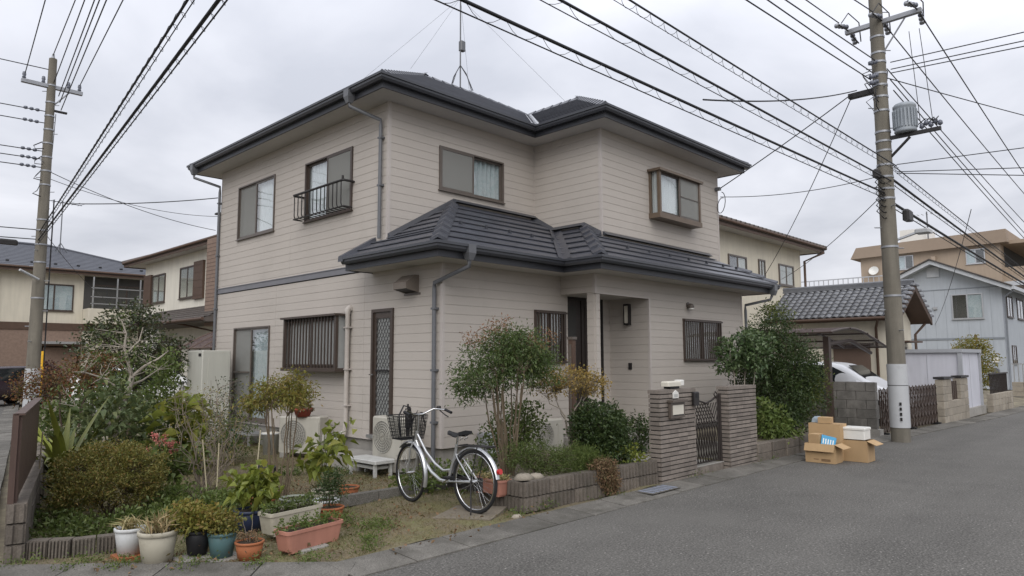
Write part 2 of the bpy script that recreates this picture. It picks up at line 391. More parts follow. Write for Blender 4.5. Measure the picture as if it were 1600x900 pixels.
# window openings (u0,u1,z0,z1)
W1 = (13.07,14.71,4.24,5.40); W2 = (10.265,11.865,4.23,5.36); WB = (10.30,12.10,1.52,2.40)
WS = (13.11,14.70,.45,2.34); WD = (9.02,9.60,.47,2.47); WM = (7.68,9.262,4.60,5.385)
WJ = (11.72,13.32,4.52,5.36); WLM = (8.595,9.39,1.58,2.475); WLJ = (12.04,13.55,1.61,2.43)
wl = MB(); wl.box(XL+.005,XL+.03,Y1+.01,YB-.1,3.13,3.14); wl.build('wall_flashing', m_fascia, house)
wall_left = MB(); wall_left.fb(FL,HY+.02,YB-.02,ZB-.02,ZB+.004,.0,.024); wall_left = wall_left.build('wall', m_trim, house)
clad(FL, HY+.02, YB-.03, ZB, 3.12, [WB,WS,WD,(Y1-.02,YB,3.115,3.3)], wall_left, (9.85,12.9))
clad(FL, Y1+.02, YB-.03, 3.25, ZS, [W1,W2], wall_left, (12.4,))
wm = MB(); wm.fb(FM,XL,XJ-.01,4.20,4.215,.0,.012); wall_main = wm.build('wall', m_trim, house)
clad(FM, XL+.02, XJ-.018, 3.5, ZS, [WM], wall_main)
wm = MB(); wm.fb(FJS,Y2+.02,Y1-.02,3.7,3.71,.0,.012); wall_js = wm.build('wall', m_trim, house)
clad(FJS, Y2+.02, Y1-.018, 3.85, ZS, [], wall_js)
wm = MB(); wm.fb(FJ,XJ+.02,XR-.02,3.7,3.71,.0,.012); wall_jf = wm.build('wall', m_trim, house)
clad(FJ, XJ+.02, XR-.02, 3.75, ZS, [WJ], wall_jf)
wm = MB(); wm.fb(FLM,HX+.02,9.47,ZB-.02,ZB+.004,0,.024); wall_lm = wm.build('wall', m_trim, house)
clad(FLM, HX+.02, 9.47, ZB, ZL, [WLM], wall_lm)
wm = MB(); wm.fb(FLJ,10.92,XR-.02,ZB-.02,ZB+.004,0,.024); wall_lj = wm.build('wall', m_trim, house)
clad(FLJ, 10.92, XR-.02, ZB, ZL, [WLJ], wall_lj)
clad(FLJ, XP+.02, 10.92, 2.765, ZL, [], wall_lj)
FPL = FR((XP,0,0),(0,1,0),(-1,0,0))
clad(FPL, Y3+.02, HY-.02, 2.765, ZL, [], wall_lj)
clad(FPS, Y3+.02, 8.0, ZB, 2.9, [], wall_lj)
clad(FPB, 10.66, 10.885, ZB, 2.9, [], wall_lj)
MB().box(9.40,9.465,HY+.03,8.05,.3,3.1).build('porch_return', m_siding, house)
# porch pillar: a clad post of its own
pil = MB(); pil.box(XP+.012,9.43,Y3+.012,7.285,.3,2.77); pil = pil.build('porch_pillar', m_siding, house)
FP1 = FR((0,Y3+.012,0),(1,0,0),(0,-1,0)); FP2 = FR((XP+.012,0,0),(0,1,0),(-1,0,0))
clad(FP1, XP+.02, 9.425, ZB, 2.765, [], pil); clad(FP2, Y3+.02, 7.28, ZB, 2.765, [], pil)
MB().box(XP+.03,10.98,Y3+.03,8.02,2.77,2.80).build('porch_ceiling', m_soffit, house)
MB().box(XP-.02,10.95,Y3-.05,8.1,0,.32).build('porch_floor', m_conc, house)
# corner trims, belt course, foundation
tr = MB()
for (x,y,z0,z1) in ((XL,Y1,3.4,ZS),(XJ,Y2,3.7,ZS),(HX,HY,ZB-.02,ZL),(XP,Y3,2.76,ZL)):
    MB().box(x-.024,x+.03,y-.024,y+.03,z0,z1).build('corner_trim', m_trim, house)
MB().box(XJ-.024,XJ+.0,Y1-.024,Y1,3.9,ZS).build('corner_trim', m_trim, house)
MB().box(10.878,10.925,Y3-.022,Y3+.02,.3,2.765).build('corner_trim', m_trim, house)
MB().box(XR-.03,XR+.02,Y2-.022,Y2+.03,3.6,ZS).build('corner_trim', m_trim, house)
MB().box(XR-.03,XR+.02,Y3-.022,Y3+.03,ZB,ZL).build('corner_trim', m_trim, house)
MB().box(XP-.018,10.93,Y3-.02,Y3+.03,2.745,2.768).build('corner_trim', m_trim, house)
blt = MB(); blt.fb(FL,9.5,YB+.0,3.135,3.235,.0,.034); blt.fb(FL,9.5,YB,3.235,3.25,0,.045); blt.build('belt_course', mat('belt_grey',(.17,.17,.185),.5,.08,5), house)
fd = MB(); fd.box(XL+.035,XR-.05,HY+.035,YB-.03,-.05,ZB-.015); fd.box(10.93,XR-.06,Y3+.035,HY+.04,-.05,ZB-.02); fd.build('foundation', m_found, house)
for y in (9.05,12.6): MB().fb(FL,y-.2,y+.2,.16,.31,-.06,-.03).build('foundation_vent', m_black, house)

# ---------------------------------------------------------------- soffits, fascias, gutters
def offs(path, o):
    m = sweep(path, [(o,0),(o,1)]); return [Vector(v) for v in m.v[::2]]
UP = [(XR,YB),(XR,Y2),(XJ,Y2),(XJ,Y1),(XL,Y1),(XL,YB)]
UPc = UP[::-1]
LOW = [(XL,9.62),(XL,HY),(XP,HY),(XP,Y3),(XR,Y3),(XR,9.6)]
# travel so that outward is on the right-hand side
def band(path, prof, closed, name, mt, parent=house):
    return sweep(path, prof, closed).build(name, mt, parent)
UPo = [(XL,YB),(XL,Y1),(XJ,Y1),(XJ,Y2),(XR,Y2),(XR,YB)]
def outward_ok(path):
    d = Vector((path[1][0]-path[0][0], path[1][1]-path[0][1])); return Vector((d.y,-d.x))
PU = UPo[::-1] if outward_ok(UPo).x > 0 else UPo
PL = LOW[::-1] if outward_ok(LOW).x > 0 else LOW
EO = .44
band(PU, [(-.1,ZS),(EO,ZS),(EO,ZS+.012),(-.1,ZS+.012),(-.1,ZS)], True, 'soffit', m_soffit)
band(PU, [(EO,ZS-.012),(EO+.025,ZS-.012),(EO+.03,ZS+.16),(EO,ZS+.16),(EO,ZS-.012)], True, 'fascia', m_fascia)
gut = lambda o, z: [(o,z),(o+.07,z-.005),(o+.095,z+.03),(o+.098,z+.062),(o+.118,z+.068),(o+.118,z+.105),(o+.105,z+.105),(o+.09,z+.06),(o+.01,z+.03),(o,z)]
band(PU, gut(EO+.03,ZS+.085), True, 'gutter', m_gutter)
LO = .50
band(PL, [(-.1,ZL),(LO,ZL),(LO,ZL+.012),(-.1,ZL+.012),(-.1,ZL)], False, 'soffit', m_soffit)
band(PL, [(LO,ZL-.012),(LO+.025,ZL-.012),(LO+.03,ZL+.16),(LO,ZL+.16),(LO,ZL-.012)], False, 'fascia', m_fascia)
band(PL, gut(LO+.03,ZL+.085), False, 'gutter', m_gutter)
MB().box(XL-LO-.02,XL+.005,9.62,9.65,ZL-.012,ZL+.2).build('fascia', m_fascia, house)

# ---------------------------------------------------------------- roofs: courses of metal tiles, hip and ridge caps
PT = .58
def courses(parent, o, ud, dd, ul, ur, D, n, z0, brk=()):
    """strips of roofing: o eave origin, ud along the eave, dd uphill in plan, ul/ur bounds as functions of the plan distance d"""
    o, ud, dd = Vector(o), Vector(ud), Vector(dd); ds = sorted(set([D*i/n for i in range(n+1)]+list(brk)))
    for d0, d1 in zip(ds[:-1], ds[1:]):
        if d1-d0 < .02: continue
        e = 1e-4; a, b, c, d = ul(d0+e), ur(d0+e), ur(d1-e), ul(d1-e)
        if b-a < .02 and c-d < .02: continue
        P = lambda u, q, h: o+ud*u+dd*q+Vector((0,0,z0+PT*q+h))
        m = MB()
        m.hexa([P(a,d0+.012,-.03),P(b,d0+.012,-.03),P(c,d1,-.04),P(d,d1,-.04),P(a,d0+.012,.028),P(b,d0+.012,.028),P(c,d1,-.002),P(d,d1,-.002)])
        m.hexa([P(a,d0-.026,.022),P(b,d0-.026,.022),P(c,d1,-.006),P(d,d1,-.006),P(a,d0-.026,.036),P(b,d0-.026,.036),P(c,d1,.004),P(d,d1,.004)])
        m.build('roof_course', m_roof, parent)
def caps(parent, p0, dirv, wa, wb, n, name='hip_cap', wid=.13, h=.075, lip=1.0):
    p0, dirv, wa, wb = Vector(p0), Vector(dirv), Vector(wa), Vector(wb); U = Vector((0,0,1))
    for i in range(n):
        a = p0+dirv*(i/n); b = p0+dirv*((i+1)/n+.012); m = MB()
        k = lip; pts = [a+wa*wid+U*(.05*k+.012), a+U*(h+.03*k), a+wb*wid+U*(.05*k+.012), b+wa*wid*.94+U*.014, b+U*(h-.012), b+wb*wid*.94+U*.014]
        m.add(pts+[q-U*.045 for q in pts[:3]], [(0,1,4,3),(1,2,5,4),(0,6,7,1),(1,7,8,2),(0,3,6),(2,8,5)]); m.build(name, m_roof, parent)
ZE = ZS+.17
uo = EO+.10
ex0, ey1, ex2, ey2, exR, eyB = XL-uo, Y1-uo, XJ-uo, Y2-uo, XR+uo, YB+uo
hs = (eyB-ey1)/2; js = (exR-ex2)/2
rcore = MB(); t = .07
def zz(d): return ZE+PT*d-t
rcore.add([(ex0,ey1,zz(0)),(exR,ey1,zz(0)),(exR,eyB,zz(0)),(ex0,eyB,zz(0)),(ex0+hs,ey1+hs,zz(hs)),(exR-hs,ey1+hs,zz(hs))],[(0,1,5,4),(1,2,5),(2,3,4,5),(3,0,4),(3,2,1,0)])
rcore.add([(ex2,ey2,zz(0)),(exR,ey2,zz(0)),(exR,ey1,zz(0)),(ex2,ey1,zz(0)),(ex2+js,ey2+js,zz(js)),(ex2+js,ey1+js,zz(js))],[(0,1,4),(1,2,5,4),(3,0,4,5),(2,3,5),(3,2,1,0)])
uroof = rcore.build('upper_roof', m_roof, house)
nC = 18
rf = lambda d: ex2+d if d < js else exR-d
courses(uroof, (0,ey1,0),(1,0,0),(0,1,0), lambda d: ex0+d, rf, hs, nC, ZE, (js,))
courses(uroof, (ex0,0,0),(0,1,0),(1,0,0), lambda d: ey1+d, lambda d: eyB-d, hs, nC, ZE)
courses(uroof, (ex2,0,0),(0,1,0),(1,0,0), lambda d: ey2+d, lambda d: ey1+d, js, 12, ZE)
courses(uroof, (0,ey2,0),(1,0,0),(0,1,0), lambda d: ex2+d, lambda d: exR-d, js, 12, ZE)
courses(uroof, (exR,0,0),(0,1,0),(-1,0,0), lambda d: ey2+d, lambda d: (eyB-d), js, 10, ZE)
q = Vector
caps(uroof, (ex0,ey1,ZE),(hs,hs,PT*hs),(1,0,0),(0,1,0), nC, lip=.3, h=.06)
caps(uroof, (ex0,eyB,ZE),(hs,-hs,PT*hs),(1,0,0),(0,-1,0), nC, lip=.3, h=.06)
caps(uroof, (ex2,ey2,ZE),(js,js,PT*js),(1,0,0),(0,1,0), 12, lip=.3, h=.06)
caps(uroof, (exR,ey2,ZE),(-js,js,PT*js),(-1,0,0),(0,1,0), 12, lip=.3, h=.06)
caps(uroof, (ex0+hs,ey1+hs,ZE+PT*hs),(exR-ex0-2*hs,0,0),(0,-1,-PT),(0,1,-PT), 5, 'ridge_cap', lip=.3, h=.06)
caps(uroof, (ex2+js,ey2+js,ZE+PT*js),(0,ey1-ey2,0),(-1,0,-PT),(1,0,-PT), 6, 'ridge_cap', lip=.3, h=.06)
caps(uroof, (exR-hs,ey1+hs,ZE+PT*hs),(ex2+js-(exR-hs),-(ex2+js-(exR-hs)),-PT*(ex2+js-(exR-hs))),(-1,0,0),(0,1,0), 6, lip=.3, h=.06)
vl = MB(); U = Vector((0,0,1))
va, vb = Vector((ex2,ey1,ZE+.02)), Vector((ex2+js,ey1+js,ZE+PT*js+.02)); 
vl.add([va+q((-.10,0,.015)),va,va+q((0,-.10,.015)),vb+q((-.10,0,.015)),vb,vb+q((0,-.10,.015))],[(0,1,4,3),(1,2,5,4)]); vl.build('valley_flashing', m_alu, uroof)
# lower roof
ZF = ZL+.17; lo = LO+.10
lx0, ly1, lx2, ly2, lxR = XL-lo, HY-lo, XP-lo, Y3-lo, XR+lo
D1 = Y1-ly1; D2 = XJ-lx2; D3 = Y2-ly2; D0 = XL-lx0
zf = lambda d: ZF+PT*d-t
lc = MB()
lc.add([(lx0,ly1,zf(0)),(lx2,ly1,zf(0)),(XJ,ly1+D2,zf(D2)),(XJ,Y1,zf(D1)),(lx0+D1,Y1,zf(D1)),(lx0,Y1,zf(0)),(lx0,9.64,zf(0)),(XL,9.64,zf(D0)),(XL,Y1,zf(D0))],[(0,1,2,3,4),(0,4,8,5),(5,8,7,6)])
lc.add([(lx2,ly2,zf(0)),(lxR,ly2,zf(0)),(lxR-D3,Y2,zf(D3)),(XJ,Y2,zf(D3)),(XJ,ly2+D2,zf(D2)),(XJ,ly1+D2,zf(D2)),(lx2,ly1,zf(0)),(lxR,9.6,zf(0)),(XR,9.6,zf(lo)),(XR,ly2+lo,zf(lo))],[(0,1,2,3,4),(0,4,5,6),(1,7,8,9)])
lroof = lc.build('lower_roof', m_roof, house)
courses(lroof, (0,ly1,0),(1,0,0),(0,1,0), lambda d: lx0+d, lambda d: min(lx2+d,XJ), D1, 8, ZF, (D2,))
courses(lroof, (lx0,0,0),(0,1,0),(1,0,0), lambda d: ly1+d, lambda d: 9.65 if d < D0 else Y1, D1, 8, ZF, (D0,))
courses(lroof, (lx2,0,0),(0,1,0),(1,0,0), lambda d: ly2+d, lambda d: ly1+d, D2, 6, ZF)
courses(lroof, (0,ly2,0),(1,0,0),(0,1,0), lambda d: lx2+d, lambda d: (lxR-d) if d < D3 else XJ, D2, 6, ZF, (D3,))
courses(lroof, (lxR,0,0),(0,1,0),(-1,0,0), lambda d: ly2+d, lambda d: 9.6, lo, 3, ZF)
caps(lroof, (lx0,ly1,ZF),(D1,D1,PT*D1),(1,0,0),(0,1,0), 8, wid=.17)
caps(lroof, (lx2,ly2,ZF),(D2,D2,PT*D2),(1,0,0),(0,1,0), 6, wid=.17)
caps(lroof, (lxR,ly2,ZF),(-lo,lo,PT*lo),(-1,0,0),(0,1,0), 3, wid=.15)
va, vb = Vector((lx2,ly1,ZF+.025)), Vector((XJ,ly1+D2,ZF+PT*D2+.025)); vl = MB()
vl.add([va+q((-.15,0,.02)),va,va+q((0,-.15,.02)),vb+q((-.15,0,.02)),vb,vb+q((0,-.15,.02))],[(0,1,4,3),(1,2,5,4)]); vl.build('valley_flashing', m_roof, lroof)
# wall flashings where the lower roof meets the upper walls
fl = MB(); P = lambda x,y,d: Vector((x,y,ZF+PT*d))
def flash(a, b, n):
    n = Vector(n); m = MB(); m.add([a+n*.005+U*.02,b+n*.005+U*.02,b+n*.005+U*.09,a+n*.005+U*.09,a+n*.10+U*.02,b+n*.10+U*.02,b+n*.03+U*.075,a+n*.03+U*.075],[(0,1,2,3),(4,5,6,7),(7,6,2,3),(0,4,7,3),(1,5,6,2)]); m.build('wall_flashing', m_gutter, lroof)
flash(P(XL-.02,Y1-.02,D0), P(lx0+D1,Y1-.02,D1), (0,-1,0)); flash(P(lx0+D1,Y1-.02,D1), P(XJ,Y1-.02,D1), (0,-1,0))
flash(P(XJ-.02,ly2+D2,D2), P(XJ-.02,ly1+D2,D2), (-1,0,0)); flash(P(XJ-.02,Y1,D1), P(XJ-.02,ly1+D2,D2), (-1,0,0)); flash(P(XJ-.02,Y2-.02,D3+.0), P(XJ-.02,ly2+D2,D2), (-1,0,0)); flash(P(XJ,Y2-.02,D3), P(lxR-D3,Y2-.02,D3), (0,-1,0))
vg = MB(); a, b = P(lx0-.05,9.65,-.05), P(XL-.01,9.65,D0); vg.hexa([a+q((0,-.12,-.02)),b+q((0,-.12,-.02)),b+q((0,.02,-.02)),a+q((0,.02,-.02)),a+q((0,-.10,.07)),b+q((0,-.10,.07)),b+q((0,.01,.07)),a+q((0,.01,.07))]); vg.build('verge_cap', m_roof, lroof)
# snow guards on the lower roof
for x in (7.2,7.75,8.3,8.85,9.4): z = ZF+PT*.85; MB().box(x-.02,x+.02,ly1+.83,ly1+.87,z,z+.075).build('snow_guard', m_fascia, lroof)
for x in (10.2,10.9,11.6,12.3,13,13.7,14.3): z = ZF+PT*.55; MB().box(x-.02,x+.02,ly2+.53,ly2+.57,z,z+.075).build('snow_guard', m_fascia, lroof)
# downpipes with hoppers and clips
def downpipe(pts, hop, clips=(), r=.031):
    m = MB().tube(pts, r, 8); o = m.build('downpipe', m_pipe, house)
    if hop:
        x,y,z = hop; h = MB(); h.add([(x-.07,y-.07,z),(x+.07,y-.07,z),(x+.07,y+.07,z),(x-.07,y+.07,z),(x-.07,y-.07,z-.12),(x+.07,y-.07,z-.12),(x+.07,y+.07,z-.12),(x-.07,y+.07,z-.12),(x-.04,y-.04,z-.22),(x+.04,y-.04,z-.22),(x+.04,y+.04,z-.22),(x-.04,y+.04,z-.22)],
            [(0,1,2,3),(0,4,5,1),(1,5,6,2),(2,6,7,3),(3,7,4,0),(4,8,9,5),(5,9,10,6),(6,10,11,7),(7,11,8,4),(8,11,10,9)]); h.build('hopper', m_pipe, o)
    for (x,y,z,nx,ny) in clips: MB().box(x-.045,x+.045,y-.045,y+.045,z-.015,z+.015).build('clip', m_pipe, o)
gx = XL-EO-.09
downpipe([(gx,9.62,5.86),(gx,9.62,5.78),(XL-.075,9.38,5.60),(XL-.075,9.38,5.5),(XL-.075,9.38,3.62)], (gx,9.62,6.05), [(XL-.06,9.38,z,0,0) for z in (5.3,4.5)])
downpipe([(gx,YB+.28,5.84),(gx,YB+.26,5.76),(XL-.06,YB-.03,5.58),(XL-.06,YB-.03,5.45),(XL-.06,YB-.03,.2)], (gx,YB+.28,6.05), [(XL-.05,YB-.03,z,0,0) for z in (5.2,4.0,2.8,1.6)])
gy = HY-LO-.09
downpipe([(6.62,gy,3.05),(6.62,gy,2.97),(XL-.075,HY+.10,2.78),(XL-.075,HY+.10,2.68),(XL-.075,HY+.10,.0)], (6.62,gy,3.27), [(XL-.06,HY+.10,z,0,0) for z in (2.4,1.5,.75)])
downpipe([(XR+.35,Y3-LO-.06,3.02),(XR+.34,Y3-LO-.02,2.93),(XR+.07,Y3-.07,2.82),(XR+.07,Y3-.07,2.7),(XR+.07,Y3-.07,.1)], (XR+.35,Y3-LO-.09,3.24))
# ================================================================ windows and doors of the house
def curtain(F, u0, u1, z0, z1, w, mt, parent, folds=9, amp=.026, name='curtain'):
    m = MB(); n = folds*6; vs = []
    ph = rnd.uniform(0,6)
    for i in range(n+1):
        u = u0+(u1-u0)*i/n; k = amp*(math.sin(i/6*2*math.pi+ph)+.4*math.sin(i/6*4.3+ph))
        vs += [F.p(u,z0,w+k*1.25), F.p(u,z1,w+k*.7)]
    m.add(vs, [(2*i,2*i+2,2*i+3,2*i+1) for i in range(n)], True); return m.build(name, mt, parent)
def pane(F, u0, u1, z0, z1, w, parent, mt=None, name='pane'):
    return MB().fb(F,u0,u1,z0,z1,w-.004,w).build(name, mt or m_glass, parent)
def slider(F, W, fm, parent, lo, hi, t=.048, out=.045, label=None, sm=None):
    """two-light sliding window: lo / hi say what fills the light at low and at high u"""
    u0,u1,z0,z1 = W; sm = sm or fm
    fr = MB(); fr.ring(F,u0,u1,z0,z1,t*.6,-.12,out); fr.fb(F,u0-.02,u1+.02,z0-.018,z0,-.0,out+.02)
    wn = fr.build('window', fm, parent)
    if label: wn['label'] = label
    um = (u0+u1)/2; t6 = t*.6
    for (a,b,kind,w) in ((u0+t6,um+t*.35,lo,.012),(um-t*.35,u1-t6,hi,-.022)):
        s = MB(); s.ring(F,a,b,z0+t6,z1-t6,t*.7,w-.014,w+.014); s = s.build('sash', sm, wn)
        ia,ib,ja,jb = a+t*.7,b-t*.7,z0+t6+t*.7,z1-t6-t*.7
        pane(F,ia-.005,ib+.005,ja-.005,jb+.005,w,wn)
        if 'screen' in kind:
            s = MB(); s.ring(F,a,b,z0+t6,z1-t6,t*.6,w+.018,w+.032); s.build('screen_frame', fm, wn)
            MB().fb(F,ia,ib,ja,jb,w+.024,w+.026).build('fly_screen', m_screen, wn)
        mt = m_curt2 if 'pattern' in kind else m_curt3 if 'beige' in kind else m_curt
        if 'half' in kind: curtain(F,(a+b)/2,b,z0+.03,z1-.05,-.075,mt,wn,5)
        elif 'none' not in kind: curtain(F,a,b,z0+.03,z1-.05,-.075,mt,wn,7)
    return wn
slider(FL, W1, m_bronze, wall_left, 'white', 'screen beige', label='upper window with grey fly screen beside a white curtain')
w2 = slider(FL, W2, m_brown, wall_left, 'screen beige', 'white', label='upper window behind the small iron balcony rail')
# balcony rail
rail = MB().tube([FL.p(10.22,4.72,.02),FL.p(10.22,4.72,.22),FL.p(10.26,4.72,.24),FL.p(11.89,4.72,.24),FL.p(11.93,4.72,.22),FL.p(11.93,4.72,.02)], .022, 8).build('balcony_rail', m_dark, house)
MB().tube([FL.p(10.22,4.27,.05),FL.p(10.22,4.27,.22),FL.p(11.93,4.27,.22),FL.p(11.93,4.27,.05)], .014, 6).build('bottom_rail', m_dark, rail)
for i in range(13):
    u = 10.28+i*1.59/12
    MB().tube([FL.p(u,4.72,.24),FL.p(u,4.33,.24),FL.p(u,4.29,.228),FL.p(u,4.265,.19),FL.p(u,4.26,.06)], .010, 5).build('baluster', m_dark, rail)
MB().tube([FL.p(10.25,4.74,.23),FL.p(10.25,4.80,.23)], .02, 6).build('finial', m_dark, rail)
# sliding garden window
ws = slider(FL, WS, m_bronze, wall_left, 'pattern', 'screen beige', label='tall sliding garden window')
MB().fb(FL,13.95,14.62,1.40,1.43,.03,.05).build('screen_rail', m_bronze, ws)
MB().fb(FL,13.0,14.8,.22,.26,.06,.40).build('door_step', m_alu, house)
for u in (13.15,13.9,14.65):
    for k in (.1,.36): MB().fb(FL,u-.02,u+.02,0,.22,k-.02,k+.02).build('step_leg', m_alu, house)
def grille_bay(F, W, out, parent, nb, fm, label, back=m_curt, frosted=True):
    """box window standing proud of the wall with upright bars in front"""
    u0,u1,z0,z1 = W; cap = MB()
    cap.fb(F,u0-.04,u1+.04,z1,z1+.035,0,out+.05); cap.fb(F,u0-.03,u1+.03,z0-.06,z0,0,out+.02)
    for u in (u0,u1-.05): cap.fb(F,u,u+.05,z0,z1,out-.05,out); cap.fb(F,u,u+.05,z0,z1,0,.05)
    wn = cap.build('window', fm, parent); wn['label'] = label
    for u in (u0+.02,u1-.03): MB().fb(F,u,u+.01,z0,z1,.05,out-.05).build('side_pane', m_frost, wn)
    um = (u0+u1)/2
    for a,b,w in ((u0+.05,um+.03,out-.075),(um-.03,u1-.05,out-.10)):
        MB().ring(F,a,b,z0,z1,.04,w-.012,w+.012).build('sash', fm, wn); pane(F,a+.03,b-.03,z0+.03,z1-.03,w,wn, m_frost if frosted else None)
        if not frosted: curtain(F,a,b,z0,z1,w-.08,back,wn,6)
    for i in range(nb):
        u = u0+.07+(u1-u0-.14)*i/(nb-1); MB().fb(F,u-.009,u+.009,z0+.0,z1-.0,out-.035,out-.012).build('grille_bar', fm, wn)
    for z in (z0+.05,z1-.06): MB().fb(F,u0+.05,u1-.05,z-.012,z+.012,out-.045,out-.036).build('grille_rail', fm, wn)
    return wn
grille_bay(FL, WB, .27, wall_left, 17, m_brown, 'box window with upright brown bars')
# kitchen door with diagonal lattice
u0,u1,z0,z1 = WD
d = MB(); d.ring(FL,u0,u1,z0,z1,.05,-.08,.05,.02); d = d.build('kitchen_door', m_brown, wall_left); d['label'] = 'narrow kitchen door with diagonal lattice'
lf = MB(); lf.ring(FL,u0+.05,u1-.05,z0+.03,z1-.05,.06,-.02,.02,.10); lf.fb(FL,u0+.05,u1-.05,z1-.15,z1-.05,-.02,.022); lf = lf.build('door_leaf', m_brown, d)
pane(FL,u0+.1,u1-.1,z0+.1,z1-.14,-.005,d,m_frost)
la,lb,lc_,ld = u0+.11,u1-.11,z0+.13,z1-.16
for sgn in (1,-1):
    sl_ = 1.55
    for i in range(-8,16):
        zs = lc_+i*.118; a = (la if sgn > 0 else lb, zs); b = (lb if sgn > 0 else la, zs+(lb-la)*sl_)
        def clip(p,q):
            (x0,y0),(x1,y1) = p,q
            if y1 <= lc_ or y0 >= ld: return None
            if y0 < lc_: x0 = x0+(x1-x0)*(lc_-y0)/(y1-y0); y0 = lc_
            if y1 > ld: x1 = x0+(x1-x0)*(ld-y0)/(y1-y0); y1 = ld
            return (x0,y0),(x1,y1)
        c = clip(a,b)
        if c and abs(c[0][0]-c[1][0]) > .03: MB().tube([FL.p(c[0][0],c[0][1],.014+.004*sgn),FL.p(c[1][0],c[1][1],.014+.004*sgn)], .006, 4, smooth=False).build('lattice_bar', m_dark, d)
hd = MB().tube([FL.p(u1-.03,1.42,.03),FL.p(u1-.03,1.42,.09),FL.p(u1-.13,1.42,.095)], .011, 6).build('handle', m_chrome, d)
MB().fb(FL,9.15,9.5,1.47,1.50,.018,.03).build('lattice_plate', m_dark, d)
MB().fb(FL,u0-.05,u1+.02,z0-.05,z0,.0,.10).build('threshold', m_alu, d)
# upper front windows
slider(FM, WM, m_bronze, wall_main, 'screen beige', 'pattern', label='upper front window with patterned curtain')
bay = MB(); u0,u1,z0,z1 = WJ; o = .27
bay.fb(FJ,u0-.05,u1+.05,z1,z1+.05,0,o+.05); bay.fb(FJ,u0-.02,u1+.02,z0-.10,z0-.0,0,o+.01)
for u in (u0,u1-.06): bay.fb(FJ,u,u+.06,z0,z1,o-.06,o); bay.fb(FJ,u,u+.06,z0,z1,0,.06)
bay = bay.build('window', mat('bay_frame',(.135,.10,.072),.45,.12,5), wall_jf); bay['label'] = 'bay window with lace curtains'
for u in (u0+.03,u1-.04): MB().fb(FJ,u,u+.006,z0,z1,.06,o-.06).build('side_pane', m_glass, bay)
um = (u0+u1)/2
for a,b,w,sc in ((u0+.06,um+.03,o-.055,0),(um-.03,u1-.06,o-.03,1)):
    MB().ring(FJ,a,b,z0,z1,.045,w-.014,w+.014).build('sash', m_brown if not sc else m_bronze, bay); pane(FJ,a+.04,b-.04,z0+.04,z1-.04,w,bay)
    if sc: MB().fb(FJ,a+.04,b-.04,z0+.04,z1-.04,w+.018,w+.02).build('fly_screen', m_screen, bay); MB().fb(FJ,a+.04,b-.04,4.95,4.97,w+.014,w+.03).build('screen_rail', m_bronze, bay)
curtain(FJ,u0+.04,um,z0,z1,o-.13,m_curt,bay,9); curtain(FJ,um,u1-.05,z0,z1,o-.13,m_curt2,bay,7)
FBS = FR((u0+.05,0,0),(0,1,0),(-1,0,0)); curtain(FBS,Y2-o+.03,Y2,z0,z1,-.04,m_curt,bay,3)
# lower front lattice windows
def flat_grille(F, W, parent, nb, label):
    u0,u1,z0,z1 = W; wn = MB().ring(F,u0,u1,z0,z1,.045,-.1,.05).build('window', m_brown, parent); wn['label'] = label
    pane(F,u0+.03,u1-.03,z0+.03,z1-.03,.0,wn); 
    for k in (.08,-.0): pass
    MB().fb(F,(u0+u1)/2-.03,(u0+u1)/2+.03,z0,z1,-.01,.02).build('sash', m_brown, wn)
    curtain(F,u0,u1,z0,z1,-.07,m_curt3,wn,8)
    for i in range(nb):
        u = u0+.03+(u1-u0-.06)*(i+.5)/nb; MB().fb(F,u-.010,u+.010,z0+.01,z1-.01,.055,.075).build('grille_bar', m_brown, wn)
    for z in (z0+.02,z1-.03): MB().fb(F,u0,u1,z-.016,z+.016,.05,.080).build('grille_rail', m_brown, wn)
flat_grille(FLM, WLM, wall_lm, 10, 'barred window left of the porch')
flat_grille(FLJ, WLJ, wall_lj, 18, 'barred window right of the porch')
# front door in the porch
fd = MB().ring(FPB,9.44,10.66,.33,2.77,.05,-.05,.03,.03).build('front_door', m_dark, wall_lj); fd['label'] = 'dark front door inside the porch'
m_door = mat('door_brown',(.030,.022,.019),.4,.15,8,streak=.2,spec=.45)
MB().fb(FPB,9.49,10.02,.36,2.72,-.03,.0).build('side_light_frame', m_door, fd); MB().fb(FPB,9.62,9.88,.6,2.6,-.0,.004).build('side_light', m_inside, fd)
dl = MB().fb(FPB,10.03,10.61,.36,2.72,-.03,.015).build('door_leaf', m_door, fd)
for u in (10.12,10.30,10.48): MB().fb(FPB,u,u+.05,.5,2.6,.015,.026).build('door_batten', m_door, dl)
MB().fb(FPB,9.51,9.56,1.0,1.6,.03,.06).build('door_handle', m_bronze, fd)
# porch lamp, door bell, motion lamp, vent hood, pipe
lamp = MB(); lamp.fb(FPS,7.49,7.60,2.28,2.31,.02,.11); lamp.fb(FPS,7.49,7.60,2.64,2.67,.02,.11); lamp.fb(FPS,7.49,7.50,2.31,2.64,.02,.11); lamp.fb(FPS,7.59,7.60,2.31,2.64,.02,.11); lamp.fb(FPS,7.49,7.6,2.28,2.67,.017,.03)
lamp = lamp.build('porch_lamp', m_dark, house); MB().fb(FPS,7.505,7.585,2.315,2.635,.03,.10).build('lamp_glass', mat('lamp_glass',(.62,.58,.50),.3,.05,5), lamp)
MB().fb(FPS,7.49,7.56,1.46,1.58,.017,.04).build('switch_plate', m_dark, house)
cl = MB().tube([(12.25,Y3-.015,2.70),(12.25,Y3-.035,2.70)], .06, 14).build('motion_lamp', m_bronze, house)
MB().lathe([(0,.07),(.05,.055),(.07,.01),(.065,-.02),(0,-.03)],14,(12.24,Y3-.09,2.66)).build('lamp_head', m_bronze, cl)
MB().lathe([(0,.0),(.05,.0),(.045,-.03),(0,-.04)],12,(12.21,Y3-.125,2.635)).build('lens', m_white, cl)
